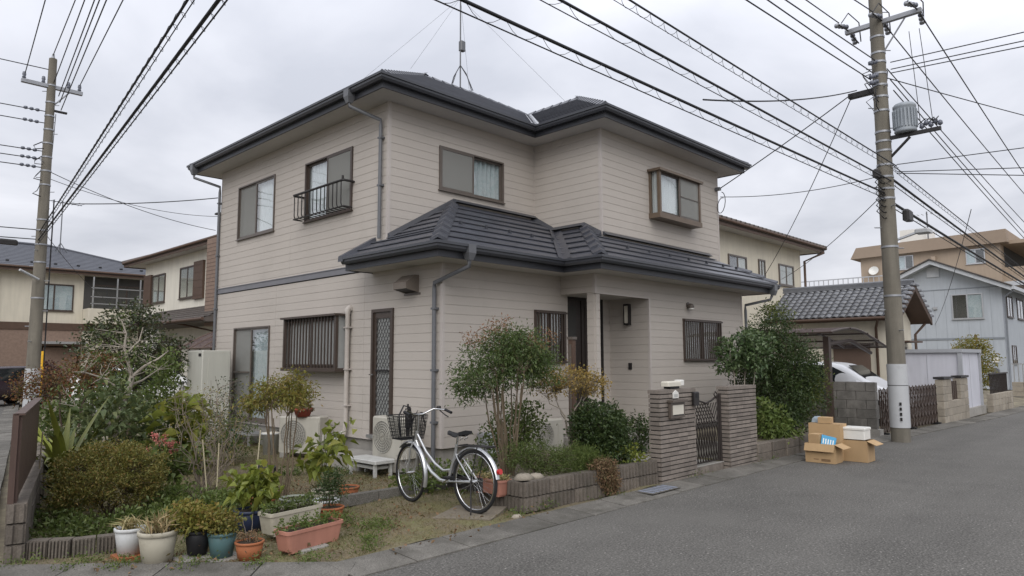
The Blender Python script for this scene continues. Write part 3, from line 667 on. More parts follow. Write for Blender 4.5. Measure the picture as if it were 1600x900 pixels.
hood = MB(); hp = [(0,0),(.20,-.02),(.24,-.14),(.0,-.25)]
hood.prism([(8.40,0),(8.72,0),(8.72,.01),(8.40,.01)], FR((XL,0,2.93),(0,1,0),(-1,0,0)), .015, .2)
FH = FR((XL,0,2.67),(0,1,0),(-1,0,0))
hood = MB(); hood.add([FH.p(8.40,0,.018),FH.p(8.72,0,.018),FH.p(8.72,.27,.018),FH.p(8.40,.27,.018),FH.p(8.40,.05,.26),FH.p(8.72,.05,.26),FH.p(8.72,.14,.27),FH.p(8.40,.14,.27),FH.p(8.40,.27,.10),FH.p(8.72,.27,.10)],
    [(0,1,2,3),(4,5,6,7),(7,6,9,8),(8,9,2,3),(0,4,7,8,3),(1,2,9,6,5)]); hood = hood.build('vent_hood', mat('hood_taupe',(.20,.17,.145),.5,.08,5), house)
MB().add([FH.p(8.42,.012,.03),FH.p(8.70,.012,.03),FH.p(8.70,.055,.255),FH.p(8.42,.055,.255)],[(0,1,2,3)]).build('vent_dark_sheet', m_black, hood)  # black sheet stands for the dark opening under the hood
MB().fb(FL,8.36,8.76,2.64,2.67,.015,.03).build('vent_flange', m_bronze, hood)
pv = MB().tube([FL.p(10.24,2.50,.02),FL.p(10.24,2.54,.05),FL.p(10.24,2.50,.085),FL.p(10.24,2.42,.085),FL.p(10.24,.62,.085),FL.p(10.26,.42,.10)], [.05,.055,.055,.04,.04,.04], 10).build('cable_conduit', mat('conduit',(.48,.44,.40),.55,.06,4), house)
for z in (2.2,1.5,.9): MB().fb(FL,10.18,10.30,z-.012,z+.012,.02,.13).build('clip', m_trim, pv)
for k in range(3): MB().tube([FL.p(10.26+k*.02,.48,.09),FL.p(10.35+k*.05,.30,.14+k*.03),FL.p(10.52+k*.05,.22-k*.03,.2)], .016, 6).build('hose', m_white, pv)
# service bracket and drip loop on the far upper corner
sb = MB().fb(FJ,14.42,14.50,5.45,5.52,.02,.14).build('service_bracket', m_pipe, house)
lp = [Vector((14.47+.05*math.cos(t)+.05*t/9,Y2-.14-.10*math.sin(t*1.0),5.42-.22*(1-math.cos(t))-.02*t)) for t in [i*.5 for i in range(14)]]
MB().tube(lp, .009, 5).build('service_cable', m_black, sb)
# roof antenna: a thing of its own standing on the ridge
ax, ay, az = 11.02, ey1+hs, ZE+PT*hs
an = thing('roof_antenna', 'tall thin television antenna mast with tripod on the main roof ridge', 'antenna', (ax,ay,az))
MB().tube([(ax,ay,az+.05),(ax,ay,az+3.5)], .018, 6).build('mast', m_pipe, an)
for sx,sy in ((-.33,-.1),(.33,-.1),(-.1,.33),(.1,-.3)):
    MB().tube([(ax,ay,az+.62),(ax+sx*.55,ay+sy*.55,az+.36),(ax+sx,ay+sy,az-PT*abs(sy)+.09)], .011, 5).build('leg', m_fascia, an)
MB().bbox(ax-.02,ax+.13,ay-.06,ay+.06,az+1.0,az+1.25,.02).build('booster_box', m_pipe, an)
MB().tube([(ax-.75,ay-.25,az+2.42),(ax+.35,ay+.12,az+2.72)], .013, 5).build('boom', m_fascia, an)
for i in range(8):
    k = i/7; x,y,z = ax-.75+1.1*k, ay-.25+.37*k, az+2.42+.3*k; l = .30-.12*k
    MB().tube([(x+l*.33,y-l,z),(x-l*.33,y+l,z)], .006, 4).build('element', m_alu, an)
MB().tube([(ax-.72,ay-.3,az+2.75),(ax-.6,ay-.25,az+2.5),(ax-.62,ay-.2,az+2.2),(ax-.75,ay-.2,az+2.0)], .014, 5).build('reflector', m_fascia, an)
for tx,ty in ((-3.2,-2.2),(2.6,-2.4),(-3.0,2.5),(2.8,2.4)):
    MB().tube([(ax,ay,az+2.35),(ax+tx,ay+ty,az-PT*abs(ty)*.95+.1)], .0035, 3).build('guy_wire', m_pipe, an)
# ================================================================ neighbouring buildings
m_ncream = mat('stucco_cream', (.60,.555,.455), .85, .06, 1.0, .2, 60, streak=.07)
m_nwhite = mat('stucco_white', (.64,.61,.53), .85, .06, 1.0, .2, 60, streak=.07)
m_nbrown = mat('tile_brown', (.22,.155,.12), .8, .2, 9, .2, 50)
m_nblue = mat('wall_blue_grey', (.40,.43,.46), .8, .05, 1.0, .1, 60, streak=.06)
m_napt = mat('wall_tan', (.36,.285,.215), .85, .06, .8, .1, 40, streak=.05)
m_roofg = mat('roof_grey_slate', (.075,.08,.095), .6, .15, 3, objvar=.06)
m_roofb = mat('roof_brown_grey', (.10,.085,.075), .65, .15, 3, objvar=.06)
m_timber = mat('timber_brown', (.085,.052,.036), .6, .15, 5, spec=.4)
m_bark2 = None
def hip(parent, x0, x1, y0, y1, z, pt, mt, n=12, name='roof'):
    hx, hy = (x1-x0)/2, (y1-y0)/2; h = min(hx,hy); c = MB()
    if hx >= hy: r0, r1 = (x0+h,y0+h), (x1-h,y0+h)
    else: r0, r1 = (x0+h,y0+h), (x0+h,y1-h)
    A,B,Cc,D = (x0,y0),(x1,y0),(x1,y1),(x0,y1)
    faces = [(A,B,r1 if hx >= hy else r0,r0),(B,Cc,r1,r1 if hx >= hy else r0),(Cc,D,r0 if hx >= hy else r1,r1),(D,A,r0,r0 if hx >= hy else r1)]
    o = MB().box(x0+.02,x1-.02,y0+.02,y1-.02,z-.10,z).build(name, mt, parent)
    for a,b,c_,d in faces:
        m = MB(); a,b,c_,d = [Vector((*k,0)) for k in (a,b,c_,d)]
        for i in range(n):
            t0,t1 = i/n,(i+1)/n
            p = [a.lerp(d,t0),b.lerp(c_,t0),b.lerp(c_,t1),a.lerp(d,t1)]
            zs = [z+pt*h*t0+.022,z+pt*h*t0+.022,z+pt*h*t1,z+pt*h*t1]
            q = [Vector((v.x,v.y,s)) for v,s in zip(p,zs)]
            m.add([q[0]-Vector((0,0,.022)),q[1]-Vector((0,0,.022))]+q, [(2,3,4,5),(0,1,3,2)])
        m.build('roof_slope', mt, o)
    # ridge and hip caps
    rz = z+pt*h
    e = MB()
    for p,qq in ((A,r0),(B,r1 if hx >= hy else r0),(Cc,r1),(D,r0 if hx >= hy else r1)): e.tube([(p[0],p[1],z+.03),(qq[0],qq[1],rz+.03)], .06, 5)
    e.tube([(r0[0],r0[1],rz+.04),(r1[0],r1[1],rz+.04)], .08, 5); e.build('roof_cap', mt, o)
    return o
def eaves(parent, x0, x1, y0, y1, z, fm, sm=None):
    m = MB().box(x0,x1,y0,y1,z-.16,z-.14); m.build('soffit', sm or m_soffit, parent)
    b = .03; f = MB(); f.box(x0-b,x1+b,y0-b,y0,z-.2,z+.02); f.box(x0-b,x1+b,y1,y1+b,z-.2,z+.02); f.box(x0-b,x0,y0,y1,z-.2,z+.02); f.box(x1,x1+b,y0,y1,z-.2,z+.02); f.build('fascia', fm, parent)
    g = MB().tube([(x0-.08,y1,z-.02),(x0-.08,y0-.08,z-.02),(x1+.08,y0-.08,z-.02)], .055, 6); g.build('gutter', fm, parent)
def nwin(F, u0, u1, z0, z1, parent, fm=m_bronze, cur=m_curt3, half=None, bars=0, name='window'):
    f = MB().ring(F,u0,u1,z0,z1,.06,-.01,.05); f.fb(F,(u0+u1)/2-.035,(u0+u1)/2+.035,z0,z1,0,.035); f.fb(F,u0-.03,u1+.03,z0-.03,z0,-.01,.08); w_ = f.build(name, fm, parent)
    pane(F,u0+.05,u1-.05,z0+.05,z1-.05,.022,w_)
    MB().fb(F,u0+.05,u1-.05,z0+.05,z1-.05,.002,.004).build('unlit_room_sheet', m_inside, w_)  # flat dark sheet: the unlit room is put into its colour
    a,b = (u0+.06,u1-.06) if half is None else ((u0+.06,(u0+u1)/2) if half == 0 else ((u0+u1)/2,u1-.06))
    curtain(F,a,b,z0+.07,z1-.08,.0125,cur,w_,6,.004)  # in the dark room tone this sheet is an unlit room, not cloth
    for i in range(bars): u = u0+.08+(u1-u0-.16)*i/(bars-1); MB().fb(F,u-.012,u+.012,z0,z1,.06,.08).build('grille_bar', fm, w_)
    return w_
def shutter_box(F, u0, u1, z0, z1, parent):
    s = MB().fb(F,u0,u1,z0,z1,0,.10).build('shutter_box', m_timber, parent)
    for i in range(5): z = z0+(z1-z0)*(i+.5)/5; MB().fb(F,u0+.03,u1-.03,z-.01,z+.01,.10,.11).build('shutter_rib', m_timber, s)

# house beyond the side street, with slate hip roof
nA = thing('neighbour_house', 'cream house with grey slate hip roof and brown lower band, far left', 'house', (6.5,40,0))
MB().box(3.0,14.5,40.6,50,0,6.05).build('wall', m_ncream, nA)
MB().box(10.3,14.55,40.58,40.62,3.6,6.0).build('balcony_shade_sheet', m_inside, nA)  # flat sheet on the wall, the balcony's shade is its dark colour
FA = FR((0,40.6,0),(1,0,0),(0,-1,0))
MB().fb(FA,3.0,10.3,0,3.2,0,.05).build('lower_cladding', m_nbrown, nA); MB().fb(FA,3.0,14.5,3.2,3.55,0,.09).build('belt_course', m_timber, nA)
MB().fb(FA,10.3,14.5,3.55,4.3,0,1.0).build('balcony_parapet', m_ncream, nA)
for x in (10.5,11.6,12.7,13.8): MB().box(x-.03,x+.03,39.7,39.76,4.3,5.9).build('balcony_post', m_alu, nA)
for z in (4.55,4.9,5.35): MB().box(10.4,14.4,39.7,39.73,z-.02,z+.02).build('balcony_bar', m_alu, nA)
nwin(FA,8.15,9.85,4.15,5.5,nA,m_brown,m_curt2); nwin(FA,4.6,6.2,4.15,5.5,nA,m_brown); nwin(FA,10.7,13.9,3.9,5.6,nA,m_brown,m_inside)
nwin(FA,8.6,10.2,.6,2.4,nA,m_brown); MB().fb(FA,8.4,10.4,2.5,2.62,0,.8).build('canopy', m_alu, nA)
eaves(nA,2.4,15.1,40.0,50.6,6.2,m_timber); hip(nA,2.3,15.2,39.9,50.7,6.22,.33,m_roofg,16)
MB().tube([(6.6,40.45,6.0),(6.6,40.5,.2)], .05, 6).build('downpipe', m_timber, nA)
for i in range(11): x = 4.0+i; MB().box(x-.06,x+.06,40.6,40.72,6.45,6.55).build('snow_guard', m_black, nA)
ta = thing('roof_antenna', 'small television antenna on the far left slate roof', 'antenna', (9.9,44,7.3))
MB().tube([(9.9,44,7.2),(9.9,44,10.4)], .03, 5).build('mast', m_pipe, ta); MB().tube([(8.9,43.7,10.3),(10.9,44.3,10.35)], .02, 4).build('boom', m_pipe, ta)
for i in range(7): x = 9.0+i*.3; MB().tube([(x+.1,43.4,10.32),(x-.1,44.4,10.32)], .01, 3).build('element', m_pipe, ta)
for k in range(3): MB().tube([(9.9,44,8.1),(9.9+.6*math.cos(k*2.1),44+.6*math.sin(k*2.1),7.2)], .02, 4).build('leg', m_pipe, ta)

# next house along the side street, with shutter boxes
nB = thing('neighbour_house', 'cream house with brown shutter boxes behind the garden shrubs', 'house', (11.4,26,0))
MB().box(11.45,19,25.4,35.2,0,6.15).build('wall', m_nwhite, nB)
FB = FR((11.45,0,0),(0,1,0),(-1,0,0))
eaves(nB,10.95,19.5,24.9,36.6,6.32,m_timber); hip(nB,10.85,19.6,24.8,36.7,6.34,.36,m_roofb,12)
nwin(FB,29.3,30.9,4.25,5.6,nB,m_brown,m_curt3); shutter_box(FB,28.35,29.3,4.15,5.7,nB)
nwin(FB,32.6,34.2,4.25,5.55,nB,m_brown,m_curt3); shutter_box(FB,34.2,35.1,4.15,5.6,nB)
lr = MB(); lr.add([(9.9,24.5,3.15),(9.9,33.2,3.15),(11.46,33.2,3.85),(11.46,24.5,3.85),(9.9,24.5,3.02),(9.9,33.2,3.02),(11.46,33.2,3.02),(11.46,24.5,3.02)],[(0,1,2,3),(4,7,6,5),(0,3,7,4),(1,5,6,2),(0,4,5,1)]); lr = lr.build('lower_roof', m_roofb, nB)
for i in range(6): MB().add([(9.9+i*.26,24.48,3.16+i*.1167),(9.9+i*.26,33.22,3.16+i*.1167),(9.9+(i+1)*.26,33.22,3.24+i*.1167),(9.9+(i+1)*.26,24.48,3.24+i*.1167),(9.9+i*.26,24.48,3.20+i*.1167),(9.9+i*.26,33.22,3.20+i*.1167)],[(4,5,2,3),(0,1,5,4)]).build('roof_course', m_roofb, lr)
MB().tube([(9.82,33.2,3.1),(9.82,24.4,3.1)], .06, 6).build('gutter', m_timber, nB); MB().tube([(9.9,27.0,3.05),(11.35,27.2,2.8),(11.35,27.2,0)], .045, 6).build('downpipe', m_timber, nB)
nwin(FB,27.4,29.6,.3,2.5,nB,m_brown,m_curt3); nwin(FB,30.5,33.0,.3,2.5,nB,m_brown,m_inside)
m_mort3 = mat('mortar_brown',(.12,.085,.068),.9,.1,8)
bw = MB().box(10.45,11.6,24.3,25.8,2.9,6.1).build('brick_bay', m_nbrown, nB)
for i in range(22): MB().box(10.444,11.6,24.294,25.8,2.95+i*.14,2.962+i*.14).build('brick_joint', m_mort3, bw)
MB().tube([(10.36,24.5,3.2),(10.36,24.5,6.9)], .05, 6).build('flue_pipe', m_dark, nB); MB().box(10.18,10.54,24.4,24.6,6.8,6.86).build('flue_cap', m_dark, nB)
# its arched terrace cover
cv = thing('terrace_cover', 'brown translucent curved terrace cover beside the beige storage unit', 'cover', (9.6,22.6,0))
m_poly = screenmat('polycarbonate_brown', (.075,.045,.04), .72)
prof = [(8.9+1.9*k/8, 2.05+.72*math.sin(k/8*math.pi*.5)) for k in range(9)]
for i in range(4):
    y = 21.2+i*.9; MB().tube([(x,y,z) for x,z in prof], .03, 6).build('rib', m_timber, cv)
    if i < 3: MB().add([(x,y+.02,z) for x,z in prof]+[(x,y+.88,z) for x,z in prof], [(k,k+1,k+10,k+9) for k in range(8)]).build('roof_panel', m_poly, cv)
MB().tube([(8.9,21.2,2.05),(8.9,23.9,2.05)], .035, 6).build('front_beam', m_timber, cv)
for y in (21.2,23.9): MB().tube([(8.9,y,0),(8.9,y,2.05)], .035, 6).build('post', m_timber, cv)

# cream two-storey house behind the right-hand bushes
nC = thing('neighbour_house', 'cream two-storey house behind the right side of the main house', 'house', (22,11.6,0))
MB().box(15.2,29.3,11.62,19,0,6.15).build('wall', m_ncream, nC)
FC = FR((0,11.62,0),(1,0,0),(0,-1,0))
eaves(nC,14.6,30.4,11.05,19.6,6.30,m_timber); hip(nC,14.5,30.5,10.95,19.7,6.32,.34,m_roofb,14)
for k in range(46): MB().tube([(14.8+k*.34,10.95,6.33),(14.8+k*.34,11.35,6.47)], .075, 6).build('eave_tile', m_roofb, nC)
for a,b,z0,z1,h_ in ((22.9,24.3,4.8,5.35,1),(25.3,25.85,4.55,5.4,None),(27.1,28.5,4.55,5.4,None)): nwin(FC,a,b,z0,z1,nC,m_bronze,m_curt3,h_)
MB().tube([(30.3,11.0,6.1),(29.45,11.5,5.7),(29.4,11.5,.2)], .05, 6).build('downpipe', m_timber, nC)
# ---- low house with a tiled gable roof, each pantile a piece
nD = thing('tiled_house', 'low cream house with grey pantile gable roof behind the right utility pole', 'house', (23.9,6.6,0))
MB().box(22.62,25.2,6.55,9.7,0,2.80).build('wall', m_ncream, nD)
gw = MB(); gw.prism([(22.62,2.79),(25.2,2.79),(23.9,3.62)], FR((0,9.7,0),(1,0,0),(0,-1,0)), 0, 3.15); gw.build('gable_wall', m_ncream, nD)
m_pan = mat('pantile_grey', (.135,.14,.152), .34, .2, 6, objvar=.22, spec=.55)
X0, X1, ZE0, ZR, GY0, GY1 = 22.2, 23.9, 2.88, 3.90, 6.08, 10.05
rs = MB(); rs.add([(X0,GY0,ZE0-.05),(X0,GY1,ZE0-.05),(X1,GY1,ZR-.05),(X1,GY0,ZR-.05),(25.6,GY0,ZE0-.05),(25.6,GY1,ZE0-.05),(X0,GY0,ZE0-.14),(X0,GY1,ZE0-.14),(25.6,GY0,ZE0-.14),(25.6,GY1,ZE0-.14),(X1,GY0,ZR-.14),(X1,GY1,ZR-.14)],
    [(0,1,2,3),(3,2,5,4),(6,10,11,7),(10,8,9,11),(0,3,10,6),(3,4,8,10),(0,6,7,1),(4,5,9,8),(1,7,11,2),(2,11,9,5)]); rs = rs.build('roof', m_timber, nD)
sl_ = math.hypot(X1-X0,ZR-ZE0); ang = math.atan2(ZR-ZE0,X1-X0); nrow, ncol = 9, 19; tw = (GY1-GY0)/ncol; th = sl_/nrow
tv, tf = [], []
for i in range(8):
    s = i/7; hh = .032*math.sin(s*math.pi*1.35-.2)
    tv += [(-.02,s*tw*1.03,hh+.035),(th*1.08,s*tw*1.03,hh+.002),(-.02,s*tw*1.03,hh+.008)]
for i in range(7): a = i*3; tf += [(a,a+3,a+4,a+1),(a+2,a+5,a+3,a)]
tm = bpy.data.meshes.new('pantile'); tm.from_pydata(tv, [], tf); tm.polygons.foreach_set('use_smooth', [True]*len(tf)); tm.materials.append(m_pan)
for r_ in range(nrow):
    for c_ in range(ncol):
        s = r_*th; o = link('roof_tile', tm, rs); o.location = (X0+s*math.cos(ang)-23.9, GY0+c_*tw-6.6, ZE0+s*math.sin(ang)+.0); o.rotation_euler = (0,-ang,0)
rb = MB().add([(X1,GY0,ZR-.02),(X1,GY1,ZR-.02),(25.62,GY1,ZE0),(25.62,GY0,ZE0)],[(0,1,2,3)]).build('rear_slope', m_pan, rs)
for i,(hw,z) in enumerate(((.15,ZR+.02),(.11,ZR+.06),(.08,ZR+.10))): MB().box(X1-hw,X1+hw,GY0-.02,GY1+.02,z-.05,z).build('ridge_tile', m_pan, rs)
MB().tube([(X1,GY0-.05,ZR+.11),(X1,GY1+.05,ZR+.11)], .06, 8).build('ridge_cap', m_pan, rs)
for a,b in (((X0-.03,ZE0-.02),(X1,ZR+.0)),((25.65,ZE0-.02),(X1,ZR+.0))):
    m = MB(); m.hexa([(a[0],GY0-.06,a[1]-.16),(b[0],GY0-.06,b[1]-.20),(b[0],GY0,b[1]-.20),(a[0],GY0,a[1]-.16),(a[0],GY0-.06,a[1]+.05),(b[0],GY0-.06,b[1]+.04),(b[0],GY0,b[1]+.04),(a[0],GY0,a[1]+.05)]); m.build('bargeboard', m_timber, rs)
    n = 7
    for i in range(n):
        p = Vector((a[0]+(b[0]-a[0])*(i+.5)/n,GY0-.05,a[1]+(b[1]-a[1])*(i+.5)/n+.07)); MB().lathe([(0,.05),(.06,.04),(.10,-.01),(.10,-.05)],8,p).build('verge_tile', m_pan, rs)
MB().tube([(X0-.07,GY0,ZE0-.06),(X0-.07,GY1,ZE0-.06)], .05, 6).build('gutter', m_timber, nD)
MB().tube([(X0-.06,6.6,ZE0-.1),(22.52,6.78,2.55),(22.52,6.78,0)], .04, 6).build('downpipe', m_timber, nD)
MB().tube([(25.5,6.2,2.75),(25.3,6.45,2.4),(25.3,6.45,0)], .04, 6).build('downpipe', m_timber, nD)
MB().box(22.55,22.62,7.0,8.05,0,2.05).build('shutter_panel', mat('shutter_brown',(.115,.078,.06),.6,.08,4), nD)
MB().box(22.3,22.62,6.9,8.15,2.05,2.1).build('panel_hood', m_bronze, nD)
FD = FR((0,6.55,0),(1,0,0),(0,-1,0)); nwin(FD,23.5,24.5,1.0,2.0,nD,m_bronze); MB().fb(FD,23.3,24.7,2.12,2.17,0,.45).build('window_hood', m_timber, nD)
# ---- blue-grey gabled house
nE = thing('gabled_house', 'pale blue-grey two-storey house with low gable at the far right', 'house', (44,8.6,0))
pk = 10.15
gw = MB(); gw.prism([(7.05,0),(13.3,0),(13.3,5.5),(pk,6.95),(7.05,5.5)], FR((44,0,0),(0,1,0),(-1,0,0)), -9, 0); gw.build('wall', m_nblue, nE)
FE = FR((44,0,0),(0,1,0),(-1,0,0))
MB().fb(FE,7.05,13.3,2.62,2.72,0,.03).build('belt_course', mat('belt_blue',(.22,.24,.26),.6), nE); MB().fb(FE,7.05,13.3,5.35,5.40,0,.02).build('belt_course', mat('belt_blue',(.22,.24,.26)), nE)
for i in range(1,12): MB().fb(FE,7.05+i*.52,7.058+i*.52,0,5.35,0,.006).build('panel_joint', mat('belt_blue',(.22,.24,.26)), nE)
m_trimE = mat('trim_pale',(.48,.50,.52),.6)
for s in (-1,1):
    ye = 6.55 if s < 0 else 13.8; ze = 5.30
    m = MB(); m.hexa([(43.4,ye,ze-.22),(43.4,pk,7.0-.22),(53,pk,7.0-.22),(53,ye,ze-.22),(43.4,ye,ze),(43.4,pk,7.0),(53,pk,7.0),(53,ye,ze)]); r_ = m.build('roof', m_trimE, nE)
    m = MB(); m.hexa([(43.3,ye+s*.06,ze),(43.3,pk,7.02),(53,pk,7.02),(53,ye+s*.06,ze),(43.3,ye+s*.06,ze+.06),(43.3,pk,7.08),(53,pk,7.08),(53,ye+s*.06,ze+.06)]); m.build('roof_sheet', m_roofb, r_)
MB().box(43.4,53,6.42,6.56,5.14,5.32).build('gutter', m_trimE, nE); MB().tube([(43.7,6.5,5.1),(44.0,6.95,4.8),(44.0,6.95,0)], .055, 6).build('downpipe', mat('pipe_blue',(.25,.27,.30),.5), nE)
nwin(FE,7.9,9.35,3.72,5.08,nE,m_alu,m_curt2,0); MB().fb(FE,9.85,10.45,6.1,6.65,0,.06).build('gable_vent', m_trimE, nE); MB().fb(FE,10.05,10.25,4.3,4.45,0,.1).build('exhaust_hood', m_alu, nE)
FE2 = FR((0,7.05,0),(1,0,0),(0,-1,0)); nwin(FE2,45.0,46.6,3.8,5.0,nE,m_brown,m_inside); nwin(FE2,48,50,3.8,5.0,nE,m_brown,m_inside); nwin(FE2,45.6,46.8,1.3,2.3,nE,m_brown,m_inside)
MB().fb(FE,7.4,7.65,1.4,1.75,0,.14).build('meter_box', m_white, nE); MB().tube([(43.95,7.55,.95),(43.8,7.55,.95)], .17, 10).build('gas_meter', m_pipe, nE)
# ---- tan apartment block
nF = thing('apartment_block', 'tan flat-roofed apartment block rising behind the blue-grey house', 'building', (58,13,0))
FF = FR((58,0,0),(0,1,0),(-1,0,0))
MB().box(58,72,9.2,18.3,0,9.7).build('wall', m_napt, nF)
pr_ = MB(); pr_.prism([(8.7,9.55),(18.9,9.35),(18.45,10.2),(8.75,10.45)], FF, -14, .45); pr_.build('parapet', mat('parapet_tan',(.29,.225,.17),.85,.08,1), nF)
for a,b in ((10.1,11.25),(14.6,15.7)):
    w_ = nwin(FF,a,b,8.25,9.3,nF,m_alu,m_curt2,1)
MB().fb(FF,13.1,13.35,8.7,9.0,0,.35).build('flue', m_napt, nF)
MB().box(58.6,72,6.9,9.3,6.9,7.9).build('balcony_parapet', m_napt, nF); MB().box(58.4,72,6.7,9.3,9.5,9.75).build('balcony_roof', m_napt, nF); MB().box(59.3,72,9.19,9.21,6.9,9.5).build('painted_balcony_shade', m_inside, nF)  # the last box is a dark sheet, shade under the balcony roof as colour
for x in (58.8,61.5,64.5): MB().box(x-.08,x+.08,6.9,7.05,7.9,9.5).build('balcony_post', m_white, nF)
MB().box(58.6,72,6.8,9.3,4.0,5.0).build('balcony_parapet', m_napt, nF); MB().box(58.5,72,6.7,9.3,6.6,6.9).build('balcony_slab', m_trimE, nF)
MB().box(60.2,63,14.2,16.0,10.3,11.6).build('roof_tank', m_white, nF); MB().tube([(60,14.0,10.3),(60,14.0,12.8)], .05, 5).build('mast', m_pipe, nF)
for k in range(5): MB().tube([(59.7,13.4+k*.3,12.6),(60.3,13.4+k*.3,12.6)], .02, 3).build('aerial_element', m_pipe, nF)
def dish(par, p, r, col):
    m = MB(); m.lathe([(0,.0),(r*.5,.03),(r,.13)],14,(0,0,0)); q_ = Matrix.Rotation(R(-70),4,'Y'); m.v = [tuple(q_ @ Vector(v)+Vector(p)) for v in m.v]; m.build('dish', col, par)
dish(nF,(57.8,17.3,8.3),.36,m_white); dish(nF,(58.6,6.8,8.4),.5,m_white)
# ---- pale flat-roofed building with roof railing
nG = thing('flat_roof_building', 'pale low building with roof railing between cream house and tan block', 'building', (46,15,0))
MB().box(46,56,12.5,20.5,0,5.6).build('wall', mat('wall_pale',(.50,.52,.54),.8,.05,1), nG); MB().box(45.9,56,12.4,20.6,5.6,5.75).build('coping', m_trimE, nG)
MB().add([(45.5,11.5,5.2),(45.5,16.2,5.2),(50,16.2,6.1),(50,11.5,6.1)],[(0,1,2,3)]).build('roof_slope', m_roofb, nG)
for i in range(26): MB().box(46.0,46.04,12.6+i*.3,12.64+i*.3,5.75,6.6).build('railing_bar', m_alu, nG)
MB().box(45.98,46.06,12.5,20.4,6.6,6.66).build('railing_top', m_alu, nG)
# ================================================================ street furniture and boundary walls
m_post = mat('tile_taupe', (.21,.18,.155), .75, .2, 9, .3, 90, objvar=.2, fine=.16, dirt=((.11,.095,.08), 2.5, .5, .75))
m_blk = mat('block_ribbed', (.135,.115,.095), .9, .22, 7, .5, 60, objvar=.2, fine=.2, dirt=((.07,.065,.05), 3, .5, .75))
m_blk2 = mat('block_grey', (.175,.165,.15), .9, .22, 4, .4, 60, objvar=.14, fine=.12, dirt=((.07,.067,.06), 1.6, .42, .66))
m_blk3 = mat('block_beige', (.30,.265,.215), .9, .16, 4, .4, 60, objvar=.14, fine=.12, dirt=((.15,.13,.10), 1.8, .5, .75))
m_mort = mat('mortar', (.11,.10,.088), .95, .15, 8)
# ---- gate piers in thin horizontal tiles
def pier(x0, x1, y0, y1, h, label, n):
    t = thing('gate_pier', label, 'pier', (x0,y0,0)); b = .016
    MB().box(x0+b,x1-b,y0+b,y1-b,0,h-.01).build('core', mat('mortar_dark',(.035,.032,.030),.95,.1,8), t); c = h/n
    for i in range(n):
        z0, z1 = i*c+.007, (i+1)*c-.007; e = rnd.uniform(-.003,.003)
        if i == n-1: MB().box(x0-.006,x1+.006,y0-.006,y1+.006,z0,z1+.005).build('cap_tile', m_post, t); continue
        k = int(round((x1-x0)/.23)); xs = [x0-e+(x1-x0+2*e)*j/k for j in range(k+1)]
        for a_,b_ in zip(xs[:-1],xs[1:]): MB().box(a_+.001,b_-.001,y0-e,y0+.02,z0,z1).build('tile', m_post, t)
        MB().box(x0-e,x0+.02,y0+.02,y1,z0,z1).build('tile', m_post, t); MB().box(x1-.02,x1+e,y0+.02,y1,z0,z1).build('tile', m_post, t)
    return t
px0, px1, py0, py1 = 8.06, 8.97, 5.12, 5.30
M_PIER = mat('mortar_dark',(.035,.032,.030),.95,.1,8)
pier(px0,px1,py0,py1,1.24,'wide taupe tiled gate pier with mailbox and nameplate', 21)
pier(9.88,10.79,5.08,5.27,1.235,'narrower taupe tiled gate pier beside the right-hand bushes', 21)
mb = thing('mailbox', 'small bronze mailbox front set into the gate pier', 'mailbox', (8.42,py0,.87))
MB().box(8.25,8.60,py0-.05,py0-.006,.86,1.07).build('body', m_bronze, mb); MB().box(8.23,8.62,py0-.09,py0-.006,1.07,1.10).build('hood', m_bronze, mb)
MB().box(8.29,8.56,py0-.056,py0-.05,.90,1.03).build('flap', m_cream, mb); MB().box(8.29,8.56,py0-.058,py0-.056,.895,.905).build('slot', m_black, mb)
npl = thing('nameplate', 'small pale house-shaped number plate on the gate pier', 'sign', (8.42,py0,1.12))
MB().prism([(8.36,1.12),(8.50,1.12),(8.50,1.19),(8.43,1.23),(8.36,1.19)], FR((0,py0-.008,0),(1,0,0),(0,-1,0)), 0, .012).build('plate', m_white, npl); MB().box(8.385,8.475,py0-.022,py0-.02,1.135,1.175).build('number_panel', mat('panel_grey',(.42,.42,.40),.6), npl)
ic = thing('intercom', 'dark intercom box at the edge of the gate pier', 'intercom', (8.9,py0,1.0))
MB().bbox(8.86,8.99,py0-.06,py0-.008,1.0,1.19,.012).build('body', m_dark, ic); MB().box(8.89,8.96,py0-.064,py0-.06,1.11,1.16).build('speaker', m_black, ic)
tr_ = thing('tray', 'cream plastic tray with white box on top of the gate pier', 'tray', (8.45,5.21,1.24))
MB().box(8.40,8.64,5.17,5.27,1.245,1.275).build('feet', m_black, tr_); MB().bbox(8.33,8.66,5.15,5.28,1.277,1.345,.015).build('body', m_cream, tr_); MB().bbox(8.665,8.76,5.16,5.27,1.285,1.36,.01).build('box', m_white, tr_)
